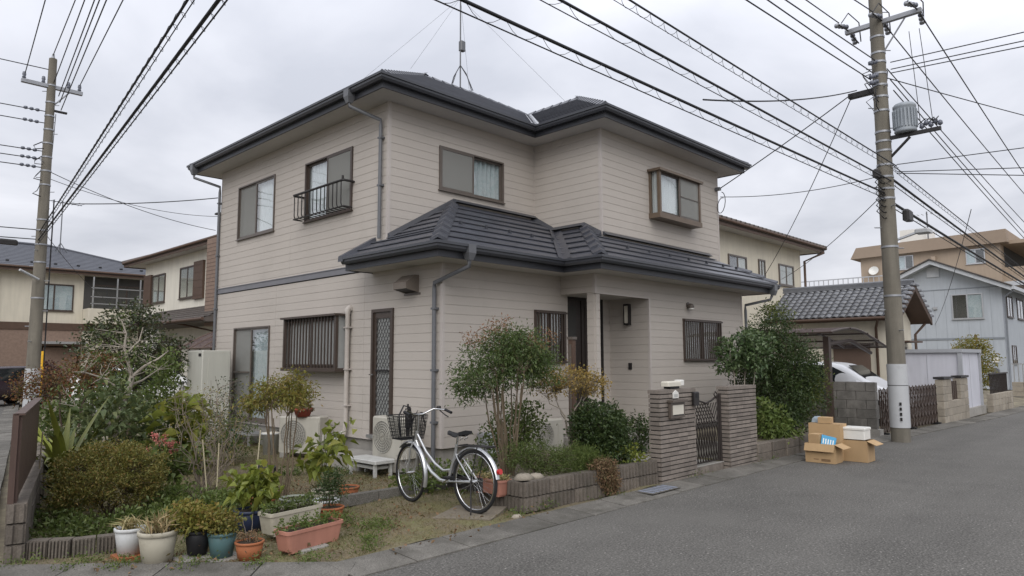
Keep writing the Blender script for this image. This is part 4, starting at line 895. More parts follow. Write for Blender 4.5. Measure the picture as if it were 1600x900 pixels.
# ---- wrought iron gate
gt = thing('iron_gate', 'dark wrought iron gate leaf with curving bars between the gate piers', 'gate', (9.43,5.22,.12))
m_iron = mat('iron_brown', (.035,.028,.025), .55, .15, 10, metal=.3)
MB().tube([(9.86,5.22,.12),(9.86,5.22,1.13)], .022, 6).build('stile', m_iron, gt); MB().tube([(9.80,5.22,.14),(9.80,5.22,1.12)], .016, 6).build('stile', m_iron, gt); MB().tube([(9.0,5.22,.14),(9.0,5.22,1.05)], .016, 6).build('stile', m_iron, gt)
MB().tube([(9.0,5.22,.16),(9.80,5.22,.16)], .014, 6).build('bottom_rail', m_iron, gt); MB().tube([(9.0,5.22,1.05),(9.25,5.22,1.04),(9.45,5.22,1.0),(9.6,5.22,1.03),(9.80,5.22,1.1)], .014, 6).build('top_rail', m_iron, gt)
for i in range(11):
    for s in (1,-1):
        x = 9.03+i*.074; pts = []
        for k in range(9):
            z = .16+k*.105; xx = x+s*(.14*math.sin(k/8*math.pi*1.1)-.03*k*(1 if s > 0 else .3)); pts.append((min(max(xx,9.005),9.795),5.22+.008*s,z))
        MB().tube(pts, .009, 4).build('bar', m_iron, gt)
MB().tube([(9.74,5.21,1.06),(9.68,5.21,1.12),(9.72,5.21,1.16),(9.77,5.21,1.13)], .010, 5).build('scroll', m_iron, gt)
st = thing('gate_step', 'tiled concrete step in front of the iron gate', 'step', (9.45,5.3,0))
MB().box(8.98,9.87,5.20,7.05,0,.115).build('slab', m_conc, st)
for i in range(8): MB().box(8.985+i*.11,8.985+i*.11+.105,5.185,5.20,.004,.112).build('tile', m_post, st)
MB().box(8.98,9.87,5.18,5.24,.115,.125).build('nosing', m_conc, st)
# ---- ribbed block walls
def ribbed(p0, d, L, H, T, t, cover=None, nr=6):
    """one ribbed block, base corner p0, along d, ribs on the outer (right-hand) side"""
    d = Vector(d); k = Vector((d.y,-d.x,0)); m = MB(); p0 = Vector(p0)
    m.hexa([p0,p0+d*L,p0+d*L-k*T,p0-k*T]+[x+Vector((0,0,H)) for x in (p0,p0+d*L,p0+d*L-k*T,p0-k*T)])
    for i in range(nr):
        a = p0+d*(L*(i+.12)/nr); b = p0+d*(L*(i+.88)/nr); e = d*(L/nr*.16); z = Vector((0,0,H-.006)); lo = Vector((0,0,.006)); o_ = k*(.022+rnd.uniform(-.005,.004))
        m.add([a+lo,a+e+o_+lo,b-e+o_+lo,b+lo,a+z,a+e+o_*.8+z,b-e+o_*.8+z,b+z],[(0,1,5,4),(1,2,6,5),(2,3,7,6),(4,5,6,7)])
    return m.build('block', m_blk, t)
def wall_run(t, p0, p1, nblk, rows, H=.165, T=.12, z0=0, skip=()):
    p0, p1 = Vector(p0), Vector(p1); d = (p1-p0); L = d.length/nblk; d.normalize()
    for r_ in range(rows):
        off = 0 if r_ % 2 == 0 else .0
        for i in range(nblk):
            if (r_,i) in skip: continue
            ribbed(p0+d*(L*i+.004)+Vector((0,0,z0+r_*H+.004)), d, L-.010, H-.006, T, t)
pw = thing('planter_wall', 'low ribbed block retaining wall left of the gate', 'wall', (5.6,5.3,0))
wall_run(pw, (5.62,5.30,0), (8.04,5.17,0), 6, 2); wall_run(pw, (5.66,6.05,0), (5.62,5.31,0), 2, 2, skip={(1,0)})
MB().add([(5.75,5.42,.30),(8.0,5.28,.30),(8.0,7.1,.30),(6.7,7.7,.02),(5.75,6.1,.02)],[(0,1,2,3,4)]).build('soil', m_earth, pw)
MB().box(5.74,8.0,5.37,5.41,0,.31).build('mortar_core', m_mort, pw)
pw2 = thing('planter_wall', 'low plain block retaining wall under the right-hand bushes', 'wall', (11.5,5,0))
for r_ in range(2):
    for i in range(5): MB().bbox(10.76+i*.50,10.76+i*.50+.49,5.06-i*.02,5.20,.004+r_*.155,.15+r_*.155,.008).build('block', m_blk, pw2)
MB().add([(10.76,5.1,.28),(14.3,5.05,.28),(14.5,7.0,.3),(10.9,7.0,.3)],[(0,1,2,3)]).build('soil', m_earth, pw2); MB().box(13.27,14.3,4.98,5.2,0,.28).build('block', m_blk, pw2); MB().box(10.70,10.80,5.28,7.05,0,.29).build('side_wall', m_conc, pw2)
# left corner wall with scalloped edging
cw = thing('corner_wall', 'stacked block wall under the brown fence with scalloped edging on the corner', 'wall', (1.325,7.05,0))
for r_ in range(3):
    for i in range(12):
        a = lpt(i*.40+.003); q4 = [a,a+LD*.392,a+LD*.392+LN*.14,a+LN*.14]; z0,z1 = .004+r_*.165,.16+r_*.165
        e = LN*rnd.uniform(-.004,.004); MB().hexa([x+e+Vector((0,0,z0)) for x in q4]+[x+e+Vector((0,0,z1)) for x in q4]).build('block', m_blk, cw)
e0 = lpt(-.015,.0); 
for r_ in range(3): ribbed(lpt(-.012,.0,.004+r_*.165), LN, .14, .155, .02, cw, nr=2)
wall_run(cw, (1.475,7.06,0), (1.75,6.86,0), 2, 1, H=.17, T=.1); wall_run(cw, (1.76,6.86,0), (2.10,6.76,0), 2, 1, H=.165, T=.1); wall_run(cw, (2.11,6.76,0), (2.45,6.74,0), 2, 1, H=.15, T=.1)
# ---- brown slat fence on that wall
fn = thing('slat_fence', 'dark brown upright slat fence on the corner block wall', 'fence', tuple(lpt(0,.07,.49)))
m_slat = mat('slat_brown', (.085,.053,.042), .6, .12, 5, objvar=.08, streak=.15)
def lbox(m, t0, t1, s0, s1, z0, z1):
    q4 = [lpt(t0,s0),lpt(t1,s0),lpt(t1,s1),lpt(t0,s1)]; return m.hexa([x+Vector((0,0,z0)) for x in q4]+[x+Vector((0,0,z1)) for x in q4])
for i in range(14): lbox(MB(), .03+i*.205, .03+i*.205+.196, .045, .063, .52 if i else .49, 1.20-.0*i).build('slat', m_slat, fn)
for z in (.62,1.08): lbox(MB(), .02, 2.9, .02, .044, z-.025, z+.025).build('rail', m_slat, fn)
for t_ in (.0,1.45,2.88): lbox(MB(), t_, t_+.06, .0, .044, .49, 1.22).build('post', m_slat, fn)
lbox(MB(), 0, 2.95, .01, .085, 1.205, 1.222).build('top_cap', m_slat, fn)
# ---- drain grating
dg = thing('drain_grating', 'blue-grey slotted drain grating in the gutter by the gate', 'grating', (7.5,4.9,.03))
MB().box(7.35,8.0,4.80,5.06,.030,.036).build('plate', m_slab, dg)
m_bl = mat('slot_paint', (.20,.22,.27), .7, .35, 20)
for i in range(6): MB().box(7.39+i*.10,7.39+i*.10+.055,4.82,5.04,.036,.041).build('bar', m_bl, dg)
# ---- right-hand neighbour: grey block wall, sliding lattice gate, posts, shed
gwl = thing('block_wall', 'grey stained concrete block wall beside the cardboard boxes', 'wall', (16,4.9,0))
MB().box(16.02,16.12,4.92,7.9,0,1.14).build('core', m_mort, gwl)
for r_ in range(6):
    o_ = .2*(r_ % 2)
    for i in range(8):
        y0 = 4.90+i*.40-o_; y1 = y0+.39
        if y1 < 4.95: continue
        MB().bbox(16.0,16.14,max(y0,4.90),min(y1,7.95),.004+r_*.19,.186+r_*.19,.006).build('block', m_blk2, gwl)
MB().box(15.95,16.2,4.84,7.9,-.02,.16).build('footing', m_conc, gwl)
lg = thing('lattice_gate', 'dark brown folding lattice gate in front of the parked silver car', 'gate', (18,4.8,0))
ga, gb = Vector((16.25,4.90,0)), Vector((20.05,4.74,0)); gd = gb-ga; m_gate = mat('gate_brown',(.060,.042,.034),.5,.1,6)
for i in range(34):
    p = ga+gd*(i/33); h = .98; MB().box(p.x-.016,p.x+.016,p.y-.012,p.y+.012,.06,h).build('bar', m_gate, lg)
for z in (.12,.32,.55,.78,.95):
    for i in range(33):
        s = .06 if i % 2 else -.06; a, b = ga+gd*(i/33), ga+gd*((i+1)/33); MB().tube([(a.x,a.y-.016,z-s),(b.x,b.y-.016,z+s)], .010, 4, smooth=False).build('link', m_gate, lg)
for x in (16.35,18.1,19.9): y = ga.y+(x-ga.x)*gd.y/gd.x; MB().box(x-.05,x+.05,y-.12,y+.12,.02,.07).build('caster_foot', m_black, lg)
bp_ = thing('block_pillars', 'pair of beige block gate pillars joined by a low wall and iron panel', 'wall', (21.5,4.6,0))
for (xa,xb,zz_) in ((20.2,21.05,1.10),(22.0,22.85,1.10),(21.05,22.0,.48)):
    nb = 2; nrr = int(round(zz_/.185))
    for r_ in range(nrr):
        for i in range(nb):
            w_ = (xb-xa)/nb; MB().bbox(xa+i*w_+.003,xa+(i+1)*w_-.003,4.60,4.78+.0*i,.004+r_*.185,.18+r_*.185,.008).build('block', m_blk3, bp_)
    if zz_ > 1: MB().box(xa-.02,xb+.02,4.57,4.81,1.115,1.17).build('cap', m_dark, bp_)
for i in range(5): MB().box(21.12+i*.19,21.16+i*.19,4.67,4.70,.48,1.04).build('panel_bar', m_gate, bp_)
sh = thing('storage_shed', 'pale lavender-white steel storage shed beyond the lattice gate', 'shed', (24,5.5,0))
m_shed = mat('shed_panel', (.52,.525,.575), .5, .05, 1.5, streak=.08); m_shedf = mat('shed_frame', (.33,.34,.36), .5, .06, 3)
MB().box(22.98,25.3,4.78,6.45,.12,1.80).build('body', m_shed, sh); MB().box(22.9,25.4,4.70,6.5,1.80,1.90).build('roof', m_shedf, sh)
for (x,y) in ((22.97,4.77),(25.31,4.77),(22.97,6.44)): MB().box(x-.05,x+.05,y-.05,y+.05,.12,1.80).build('corner_post', m_shedf, sh)
MB().box(22.97,22.985,5.60,5.607,.2,1.75).build('panel_seam', m_shedf, sh)
MB().box(24.1,24.107,4.772,4.785,.2,1.75).build('panel_seam', m_shedf, sh)
MB().box(22.9,25.45,4.68,6.5,-.02,.22).build('plinth', m_conc, sh)
lw = thing('block_wall', 'low block wall with iron railing past the storage shed', 'wall', (26.6,4.5,0))
for r_ in range(3):
    for i in range(7): MB().bbox(25.5+i*.41,25.5+i*.41+.40,4.5-.01*i,4.66,.004+r_*.185,.18+r_*.185,.008).build('block', m_blk3, lw)
for i in range(14): MB().box(25.6+i*.2,25.62+i*.2,4.56,4.59,.55,1.15).build('bar', m_iron, lw)
MB().box(25.55,28.4,4.555,4.595,1.13,1.17).build('rail', m_iron, lw)
fw_ = thing('block_wall', 'far block wall with pale railing before the blue-grey house', 'wall', (38,5.0,0))
for r_ in range(3):
    for i in range(10): MB().bbox(37,37.2,5.4-i*.42,5.81-i*.42,.004+r_*.2,.196+r_*.2,.01).build('block', m_blk3, fw_)
for i in range(12): MB().box(37.08,37.12,5.7-i*.16,5.74-i*.16,.6,1.35).build('bar', m_alu, fw_)
MB().box(37.07,37.13,3.7,5.8,1.35,1.39).build('rail', m_alu, fw_); MB().box(37.5,38.3,3.1,4.4,0,1.5).build('gate_panel', mat('panel_tan',(.40,.29,.19),.7,.1,5), fw_)
MB().tube([(36.6,3.0,0),(36.6,3.0,1.0)], .06, 8).build('bollard', m_white, fw_)
# ---- carport
cp = thing('carport', 'dark brown cantilever carport with curved translucent roof', 'carport', (15.75,6,0))
arc = [(15.15+3.7*k/10, 2.08+.26*math.sin(min(1,k/10*1.15+.18)*math.pi*.62+.1)-.62*max(0,k/10-.25)**1.6) for k in range(11)]
for y in (5.75,9.8): MB().box(15.68,15.82,y-.06,y+.06,0,2.12).build('post', m_gate, cp); MB().tube([(15.75,y,1.95),(17.2,y,2.06),(18.6,y,1.78)], .045, 6).build('bracket', m_gate, cp)
for i in range(6):
    y = 5.45+i*1.0; MB().tube([(x,y,z) for x,z in arc], .028, 6).build('rib', m_gate, cp)
    if i < 5: MB().add([(x,y+.02,z+.02) for x,z in arc]+[(x,y+.98,z+.02) for x,z in arc], [(k,k+1,k+12,k+11) for k in range(10)], True).build('roof_panel', m_poly, cp)
for k in (0,3,6,8,10): MB().tube([(arc[k][0],5.4,arc[k][1]),(arc[k][0],10.5,arc[k][1])], .022, 5).build('purlin', m_gate, cp)
# ---- cars
m_tyre = mat('tyre', (.016,.016,.017), .85, .1, 9); m_red = mat('red_lens', (.45,.015,.015), .25, .05, 5, spec=.6); m_lens = mat('lamp_lens', (.65,.67,.70), .12, .05, 5, spec=.7)
m_wglass = mat('car_glass', (.018,.022,.024), .05, .05, 3, spec=.7)
def car(name, label, loc, rz, L, Wd, H, paint, hood=.24):
    t = thing(name, label, 'car', loc, rz); w_ = Wd/2
    # stations along x (nose at +x): x, sill, belt, top, belt half-width, top half-width
    top = H; belt = H*.60
    st_ = [(-.5*L,.42,belt*.92,belt*.95,.90*w_,.86*w_),(-.485*L,.25,belt*1.0,H*.80,.97*w_,.80*w_),(-.44*L,.22,belt,H*.97,w_,.80*w_),(-.2*L,.20,belt,H,w_,.80*w_),(.06*L,.20,belt*.98,H*.985,w_,.79*w_),(.14*L,.20,belt*.97,H*.94,w_,.78*w_),
           ((.5-hood)*L+.04*L,.20,belt*.93,belt*1.0,w_,.84*w_),(.40*L,.20,belt*.86,belt*.91,.98*w_,.82*w_),(.47*L,.22,belt*.74,belt*.80,.92*w_,.78*w_),(.5*L,.28,belt*.55,belt*.62,.82*w_,.70*w_)]
    vs, fs, K_ = [], [], 10
    for x,s,b,tp,hb,ht in st_:
        m_ = (s+b)/2; ring = [(hb*.90,s),(hb,m_),(hb*.985,b),(ht,tp-.05*(tp-b)-.0),(ht*.82,tp)]
        pr2 = [(x,yy,z_) for yy,z_ in ring]+[(x,-yy,z_) for yy,z_ in ring[::-1]]; vs += pr2
    for i in range(len(st_)-1):
        for k in range(K_): j = (k+1) % K_; fs.append((i*K_+k,i*K_+j,(i+1)*K_+j,(i+1)*K_+k))
    fs += [tuple(range(K_)), tuple(len(st_)*K_-1-k for k in range(K_))]
    body = MB().add(vs, fs, True).build('body', paint, t, local=True)
    md = body.modifiers.new('b','SUBSURF'); md.levels = 1; md.render_levels = 2
    def P(i, k, e=.012):
        v = Vector(vs[i*K_+k]); return v
    for s in (1,-1):
        def side(a, b, z0f, z1f, nm):
            xa,ba,ta,ha,ta2 = st_[a][0],st_[a][2],st_[a][3],st_[a][4],st_[a][5]; xb,bb,tb,hb_,tb2 = st_[b][0],st_[b][2],st_[b][3],st_[b][4],st_[b][5]
            q_ = []
            for (x,bz,tz,hy,ty) in ((xa,ba,ta,ha,ta2),(xb,bb,tb,hb_,tb2)):
                for f_ in (z0f,z1f): q_.append((x+(.05 if x == xa else -.05), s*(hy*.985+(ty-hy*.985)*f_-.006), bz+(tz-bz)*f_))
            MB().add(q_, [(0,2,3,1)]).build(nm, m_wglass, t, local=True)
        side(2,3,.12,.86,'side_window'); side(3,4,.12,.86,'side_window'); side(4,6,.12,.80,'quarter_window')
        MB().add([(.41*L,s*.80*w_,belt*.74),(.485*L,s*.62*w_,belt*.66),(.485*L,s*.64*w_,belt*.52),(.42*L,s*.93*w_,belt*.56),(.40*L,s*.90*w_,belt*.72)],[(0,1,2,3,4)]).build('headlight', m_lens, t, local=True)
        MB().bbox(.17*L,.23*L,s*w_*1.0-.03 if s > 0 else -w_-.13,w_+.13 if s > 0 else -w_+.03,belt*1.0,belt*1.0+.13,.02).build('mirror', paint, t, local=True)
        MB().box(-.495*L,-.47*L,min(s*.7*w_,s*.95*w_),max(s*.7*w_,s*.95*w_),belt*.7,belt*1.0).build('tail_light', m_red, t, local=True)
        for x in (-.31*L,.31*L):
            wl_ = MB(); n_ = 20; r_ = .31
            prof_ = [(r_*.62,-.09),(r_*.95,-.10),(r_,-.05),(r_,.05),(r_*.95,.10),(r_*.62,.09)]
            for rr,zz2 in prof_:
                wl_.v += [(x+rr*math.cos(2*math.pi*k/n_), s*(w_-.10)+zz2, r_+rr*math.sin(2*math.pi*k/n_)) for k in range(n_)]
            for i in range(5):
                for k in range(n_): j = (k+1) % n_; wl_.f.append((i*n_+k,i*n_+j,(i+1)*n_+j,(i+1)*n_+k)); wl_.sm.append(True)
            wh = wl_.build('wheel', m_tyre, t, local=True)
            rm = MB(); rm.v = [(x+r_*.63*math.cos(2*math.pi*k/n_), s*(w_-.02), r_+r_*.63*math.sin(2*math.pi*k/n_)) for k in range(n_)]; rm.f = [tuple(range(n_))]; rm.sm = [False]; rm.build('rim', m_alu, wh, local=True)
    # windscreen and rear window
    a,b = st_[5], st_[6]; q_ = [(a[0]+.05,a[5]*.80,a[3]-.02),(a[0]+.05,-a[5]*.80,a[3]-.02),(b[0]-.02,-b[5]*.92,b[3]+.015),(b[0]-.02,b[5]*.92,b[3]+.015)]
    MB().add(q_, [(0,1,2,3)]).build('windscreen', m_wglass, t, local=True)
    MB().box(.47*L,.505*L,-.35*w_,.35*w_,belt*.42,belt*.55).build('grille', m_black, t, local=True); MB().box(.50*L,.507*L,-.2,.2,.36,.47).build('number_plate', m_white, t, local=True)
    return t
m_silver = mat('paint_silver', (.66,.67,.69), .25, .03, 2, metal=.1, spec=.6); m_wpaint = mat('paint_white', (.68,.68,.67), .25, .03, 2, spec=.6); m_dpaint = mat('paint_dark', (.035,.022,.03), .22, .05, 2, spec=.6)
car('parked_car', 'silver estate car parked under the brown carport', (20.0,7.25,0), R(-90), 4.4, 1.7, 1.58, m_silver)
car('parked_car', 'white car half hidden behind the left garden shrubs', (7.7,22.9,0), R(-12), 4.2, 1.65, 1.48, m_wpaint)
car('parked_car', 'dark car parked far down the side street', (5.3,32.2,0), R(205), 4.3, 1.7, 1.5, m_dpaint)
# ================================================================ utility poles and overhead lines
m_band = mat('pole_sheath', (.44,.45,.46), .5, .06, 3, dirt=((.25,.25,.25), 4, .6, .8)); m_steel = mat('galvanised', (.33,.34,.36), .5, .12, 8, metal=.5); m_insul = mat('insulator', (.10,.11,.14), .3, .1, 8, spec=.6); m_wire = mat('cable_black', (.014,.014,.016), .55, .1, 5)
def wire(p0, p1, sag=.3, r=.012, name='overhead_wire', label=None, group=None, n=24, parent=None, spiral=0, cat='wire'):
    p0, p1 = Vector(p0), Vector(p1); pts = [p0.lerp(p1,i/n)-Vector((0,0,4*sag*(i/n)*(1-i/n))) for i in range(n+1)]
    o = MB().tube(pts, r, 5).build(name, m_wire, parent) if parent else MB().tube(pts, r, 5).build(name, m_wire, None, tuple(p0), label, cat, group)
    if spiral:
        L = (p1-p0).length; d = (p1-p0).normalized(); a = d.cross(Vector((0,0,1))).normalized(); b = a.cross(d); h = []
        N_ = int(L/spiral*8)
        for i in range(N_+1):
            t = i/N_; c = p0.lerp(p1,t)-Vector((0,0,4*sag*t*(1-t)))-Vector((0,0,.055)); th = i*2*math.pi/8; h.append(c+a*(.035*math.cos(th))+b*(.055*math.sin(th)))
        MB().tube(h, .0032, 3, cap=False).build('spiral_hanger', m_wire, o)
        lo_ = [q-Vector((0,0,.11)) for q in pts]; MB().tube(lo_, r*.45, 4).build('second_cable', m_wire, o)
    return o
def pole(x, y, H, r0, r1, label, sheath):
    t = thing('utility_pole', label, 'utility pole', (x,y,0)); rr = lambda z: r0+(r1-r0)*z/H
    MB().tube([(x,y,-.1)]+[(x,y,H*k/10) for k in range(11)], [r0]+[rr(H*k/10) for k in range(11)], 18).build('shaft', m_conc2, t)
    a,b = sheath; MB().tube([(x,y,a),(x,y,b)], rr(a)+.012, 18).build('sheath', m_band, t)
    MB().tube([(x,y,a+(b-a)*.66),(x,y,a+(b-a)*.66+.01)], rr(a)+.015, 18).build('seam', m_dark, t)
    for i,z in enumerate([2.2+.42*k for k in range(int((H-2.4)/.42))]):
        s = 1 if i % 2 else -1; c = Vector((-.72,.69,0))*s if i % 3 else Vector((.69,.72,0))*s
        MB().tube([(x,y,z),tuple(Vector((x,y,z))+c*(rr(z)+.14))], .011, 4).build('step_bolt', m_steel, t)
    return t, rr
PX, PY = 15.5, 4.32
tp, rr = pole(PX,PY,11.2,.175,.115,'tall weathered concrete pole with transformer on the right roadside',(.28,1.53))
for i in range(4): MB().box(PX-.19-.004,PX-.185,PY-.10,PY-.06,.42+i*.10,.48+i*.10).build('stencil_mark', m_dark, tp)
for z in (8.35,8.0,7.8,7.55,7.3,7.05,6.75,6.3,6.1,5.9,5.6,5.35,5.1,4.9,3.9,2.9): MB().tube([(PX,PY,z-.02),(PX,PY,z+.02)], rr(z)+.012, 14).build('pole_band', m_steel, tp)
MB().box(PX-.05,PX+.05,PY-.85,PY+.62,8.62,8.71).build('crossarm', m_steel, tp)
MB().tube([(PX,PY-.1,8.0),(PX,PY-.55,8.62)], .018, 5).build('arm_brace', m_steel, tp)
for s,yy in ((1,.55),(-1,.55),(1,-.12),(-1,-.12),(1,-.78),(-1,-.78)):
    for k in range(4): z = 8.70-.03*k; MB().lathe([(0,.055),(.045,.04),(.055,0),(.045,-.03),(0,-.045)],9,(PX+s*(.16+.13*k),PY+yy+.02*k,z+.02)).build('insulator', m_insul if k < 2 else m_steel, tp)
    MB().tube([(PX+s*.05,PY+yy,8.68),(PX+s*.6,PY+yy,8.62)], .016, 5).build('insulator_rod', m_dark, tp)
for yy in (.5,-.1,-.74): MB().tube([(PX-.6,PY+yy,8.64),(PX-.3,PY+yy-.05,8.95),(PX+.2,PY+yy-.1,8.9),(PX+.6,PY+yy,8.64)], .012, 4).build('jumper', m_wire, tp)
# transformer drum with cooling ribs on its bracket
tx, ty, tz = PX+.02, PY-.42, 6.20
tr2 = MB().lathe([(0,0),(.19,0),(.21,.03),(.20,.06),(.20,.50),(.215,.52),(.215,.56),(.18,.60),(0,.62)],22,(tx,ty,tz)).build('transformer', mat('transformer_grey',(.30,.33,.36),.5,.1,5,streak=.1), tp)
for i in range(22): th = 2*math.pi*i/22; c,s = math.cos(th),math.sin(th); MB().box(-.012,.012,0,.04,tz+.10,tz+.47).__class__; m = MB(); p = Vector((tx+.195*c,ty+.195*s,0)); k = Vector((-s,c,0))*.012; o_ = Vector((c,s,0))*.032; m.hexa([p-k+Vector((0,0,tz+.1)),p+k+Vector((0,0,tz+.1)),p+k+o_+Vector((0,0,tz+.1)),p-k+o_+Vector((0,0,tz+.1)),p-k+Vector((0,0,tz+.47)),p+k+Vector((0,0,tz+.47)),p+k+o_+Vector((0,0,tz+.47)),p-k+o_+Vector((0,0,tz+.47))]); m.build('cooling_rib', MATS['transformer_grey'], tr2)
MB().box(PX-.035,PX+.035,PY-1.05,PY+.1,6.12,6.19).build('bracket_arm', m_dark, tp); MB().tube([(PX,PY-.12,5.75),(PX,PY-.5,6.1)], .03, 5).build('bracket_brace', m_dark, tp)
for k in range(5): MB().lathe([(0,.09),(.04,.06),(.05,0),(0,-.04)],8,(PX,PY-.72-.08*k,6.24+.05*(k%2))).build('bushing', m_insul, tp)
for k in range(4): MB().tube([(PX+.05,PY-.6-.1*k,6.30),(PX+.15,PY-.75-.08*k,6.45),(PX-.05,PY-.9-.03*k,6.35),(PX,PY-.98,6.22)], .010, 4).build('lead_loop', m_wire, tp)
for yy in (-.70,-.92): MB().tube([(PX,PY+yy,6.3),(PX+.02,PY+yy*.85,8.3)], .008, 3).build('riser_wire', m_wire, tp)
MB().box(PX-.07,PX+.07,PY,PY+.62,7.18,7.28).build('side_arm', m_dark, tp)
for k in range(10):
    z = 7.75-.09*k; a_ = rnd.uniform(0,6.28); c,s = math.cos(a_),math.sin(a_)
    MB().tube([(PX+c*.17,PY+s*.17,z),(PX+c*.33,PY+s*.33,z-.05),(PX+c*.35,PY+s*.2,z-.25),(PX+c*.17,PY+s*.17,z-.3)], .010, 4).build('lead_loop', m_wire, tp)
for z,s in ((7.76,-1),(7.47,-1),(7.34,-1),(7.7,1),(7.45,1),(7.2,1)):
    for k in range(3): MB().lathe([(0,.05),(.045,.03),(.045,-.03),(0,-.05)],8,(PX+s*(.22+.1*k),PY+.02*k,z-.04*k)).build('spool_insulator', m_insul, tp)
MB().bbox(PX-.46,PX-.16,PY+.02,PY+.12,5.30,5.46,.03).build('splice_box', m_dark, tp); MB().bbox(PX+.15,PX+.5,PY-.35,PY-.22,4.45,4.68,.04).build('closure', m_dark, tp)
for k in range(8): z = 5.6-.12*k; MB().tube([(PX-.16,PY+.05,z),(PX-.35,PY+.1,z-.15),(PX-.25,PY,z-.3),(PX+.16,PY-.08,z-.2)], .012, 4).build('cable_loop', m_wire, tp)
la = MB().tube([(PX+.12,PY-.1,4.05),(PX+.5,PY-.4,4.22)], .03, 6).build('street_lamp_arm', m_steel, tp); MB().bbox(PX+.42,PX+.75,PY-.62,PY-.36,4.2,4.28,.02).build('street_lamp', m_band, tp)
# wires strung from it: those coming over the street towards the viewer
G1, G2, G3 = 'power wires along the street', 'telephone cables along the street', 'wires crossing the street'
wire((PX,4.32,5.01),(-12,4.32,4.50),.05,.018,label='lowest thick telephone cable with spiral hanger over the street',group=G2,n=40,spiral=.5,name='telephone_cable')
wire((PX,4.20,5.25),(-12,4.20,5.10),.05,.016,label='second thick telephone cable above the lowest one over the street',group=G2,n=40,spiral=.6,name='telephone_cable')
wire((PX,4.10,5.55),(-12,4.10,5.55),.05,.012,label='ladder-like telephone cable, third from below, over the street',group=G2,n=40,spiral=.28,name='telephone_cable')
for y_,z0,z1,w_ in ((4.40,7.37,5.50,'lowest'),(4.35,7.50,5.88,'middle'),(4.30,7.76,5.54,'topmost')): wire((PX-.3,y_,z0),(-12,y_,z1),.05,.012,label=w_+' of three thin power wires running left from the right pole',group=G1,n=30)
wire((PX-.6,4.87,9.0-.34),(-12,4.95,6.3),.0,.012,label='thin high wire from the left end of the crossarm',group=G1)
wire((PX-.6,4.2,8.66),(-12,4.2,4.6),.0,.012,label='thin high wire from the middle of the crossarm',group=G1)
# those running on down the street
for a,b,w_ in (((PX+.6,4.2,8.62),(60,4.2,7.1),'inner'),((PX+.6,3.54,8.62),(60,3.5,5.1),'outer')): wire(a,b,.3,.013,label=w_+' high crossarm wire descending to the right edge past the transformer',group=G1,n=30)
for a,b,w_ in (((PX+.3,4.25,7.75),(60,4.25,5.6),'topmost'),((PX+.3,4.2,7.5),(60,4.2,4.6),'middle'),((PX+.3,4.15,7.25),(60,4.15,4.2),'lowest')): wire(a,b,.3,.012,label=w_+' of three power wires descending to the right behind the transformer',group=G1,n=30)
wire((PX,4.2,5.62),(60,4.2,3.6),.15,.012,label='ladder-like telephone cable running off to the right',group=G2,n=40,spiral=.28,name='telephone_cable')
wire((PX,4.2,5.30),(60,4.2,3.45),.15,.026,label='thick upper telephone cable running off to the right',group=G2,n=40,name='telephone_cable',spiral=.7)
wire((PX,4.3,4.88),(60,4.3,3.7),.15,.030,label='thick lower telephone cable running off to the right',group=G2,n=40,name='telephone_cable',spiral=.7)
# crossing wires
for z0,z1,w_ in ((7.75,6.91,'topmost'),(7.60,6.66,'middle'),(7.52,6.41,'lowest')): wire((PX,4.1,z0),(PX,-12,z1),.0,.011,label=w_+' of three thin wires rising to the right above the transformer',group=G3)
for z0,z1,w_ in ((5.58,4.74,'topmost'),(5.43,2.9,'middle'),(5.40,2.0,'lowest')): wire((PX,4.1,z0),(PX,-12,z1),.0,.009,label=w_+' of three thin wires leaving the pole to the right below the transformer',group=G3)
wire((PX,4.2,7.45),(40,-4,8.2),.2,.011,label='wire sloping down to the right from the middle of the pole',group=G3)
wire((PX-.1,4.75,7.3),(8.0,4.32,4.98),.1,.012,label='drop wire joining the thick cable left of the pole')
wire((PX-.1,4.85,7.25),(14.47,7.46,5.50),.03,.012,name='service_wire',label='service wire from the right pole to the upper corner of the house')
wire((PX-.1,4.85,7.2),(24.4,11.3,4.2),.25,.010,name='service_wire',label='steep service wire from the pole to the cream two-storey house')
wire((PX-.2,4.4,5.35),(14.47,7.47,5.30),.12,.008,name='service_wire',label='low thin service wire from the pole to the house corner')
wire((PX-.1,4.4,4.95),(26.6,11.3,4.7),.15,.009,name='service_wire',label='thin wire from the pole down to the window of the cream house')
wire((PX+6.4,4.05,5.62),(44,10.2,3.5),.3,.010,name='service_wire',label='service wire dropping to the blue-grey gabled house')
# ---- left pole
QX, QY = 4.70, 22.93
tq, rr2 = pole(QX,QY,10.3,.18,.10,'slim concrete utility pole on the left behind the brown fence',(.2,1.46))
for z in (9.5,9.0,8.6,8.2,7.8,7.4,7.0,6.6,5.6,5.3,4.9,4.4,3.4): MB().tube([(QX,QY,z-.02),(QX,QY,z+.02)], rr2(z)+.014, 12).build('pole_band', m_steel, tq)
MB().box(QX-.72,QX+.78,QY-.06,QY+.06,9.42,9.52).build('crossarm', m_steel, tq)
for x_ in (-.66,-.2,.42,.70): MB().lathe([(0,.22),(.04,.20),(.05,.12),(.035,.08),(.055,.04),(0,0)],8,(QX+x_,QY,9.52)).build('insulator', m_insul, tq)
MB().tube([(QX+.05,QY,8.9),(QX+.45,QY,9.42)], .02, 5).build('arm_brace', m_steel, tq)
MB().tube([(QX,QY,9.9),(QX,QY,10.45)], [.10,.03], 8).build('pole_top', m_steel, tq)
MB().box(QX+.0,QX+.42,QY-.05,QY+.03,8.76,8.81).build('side_arm', m_dark, tq)
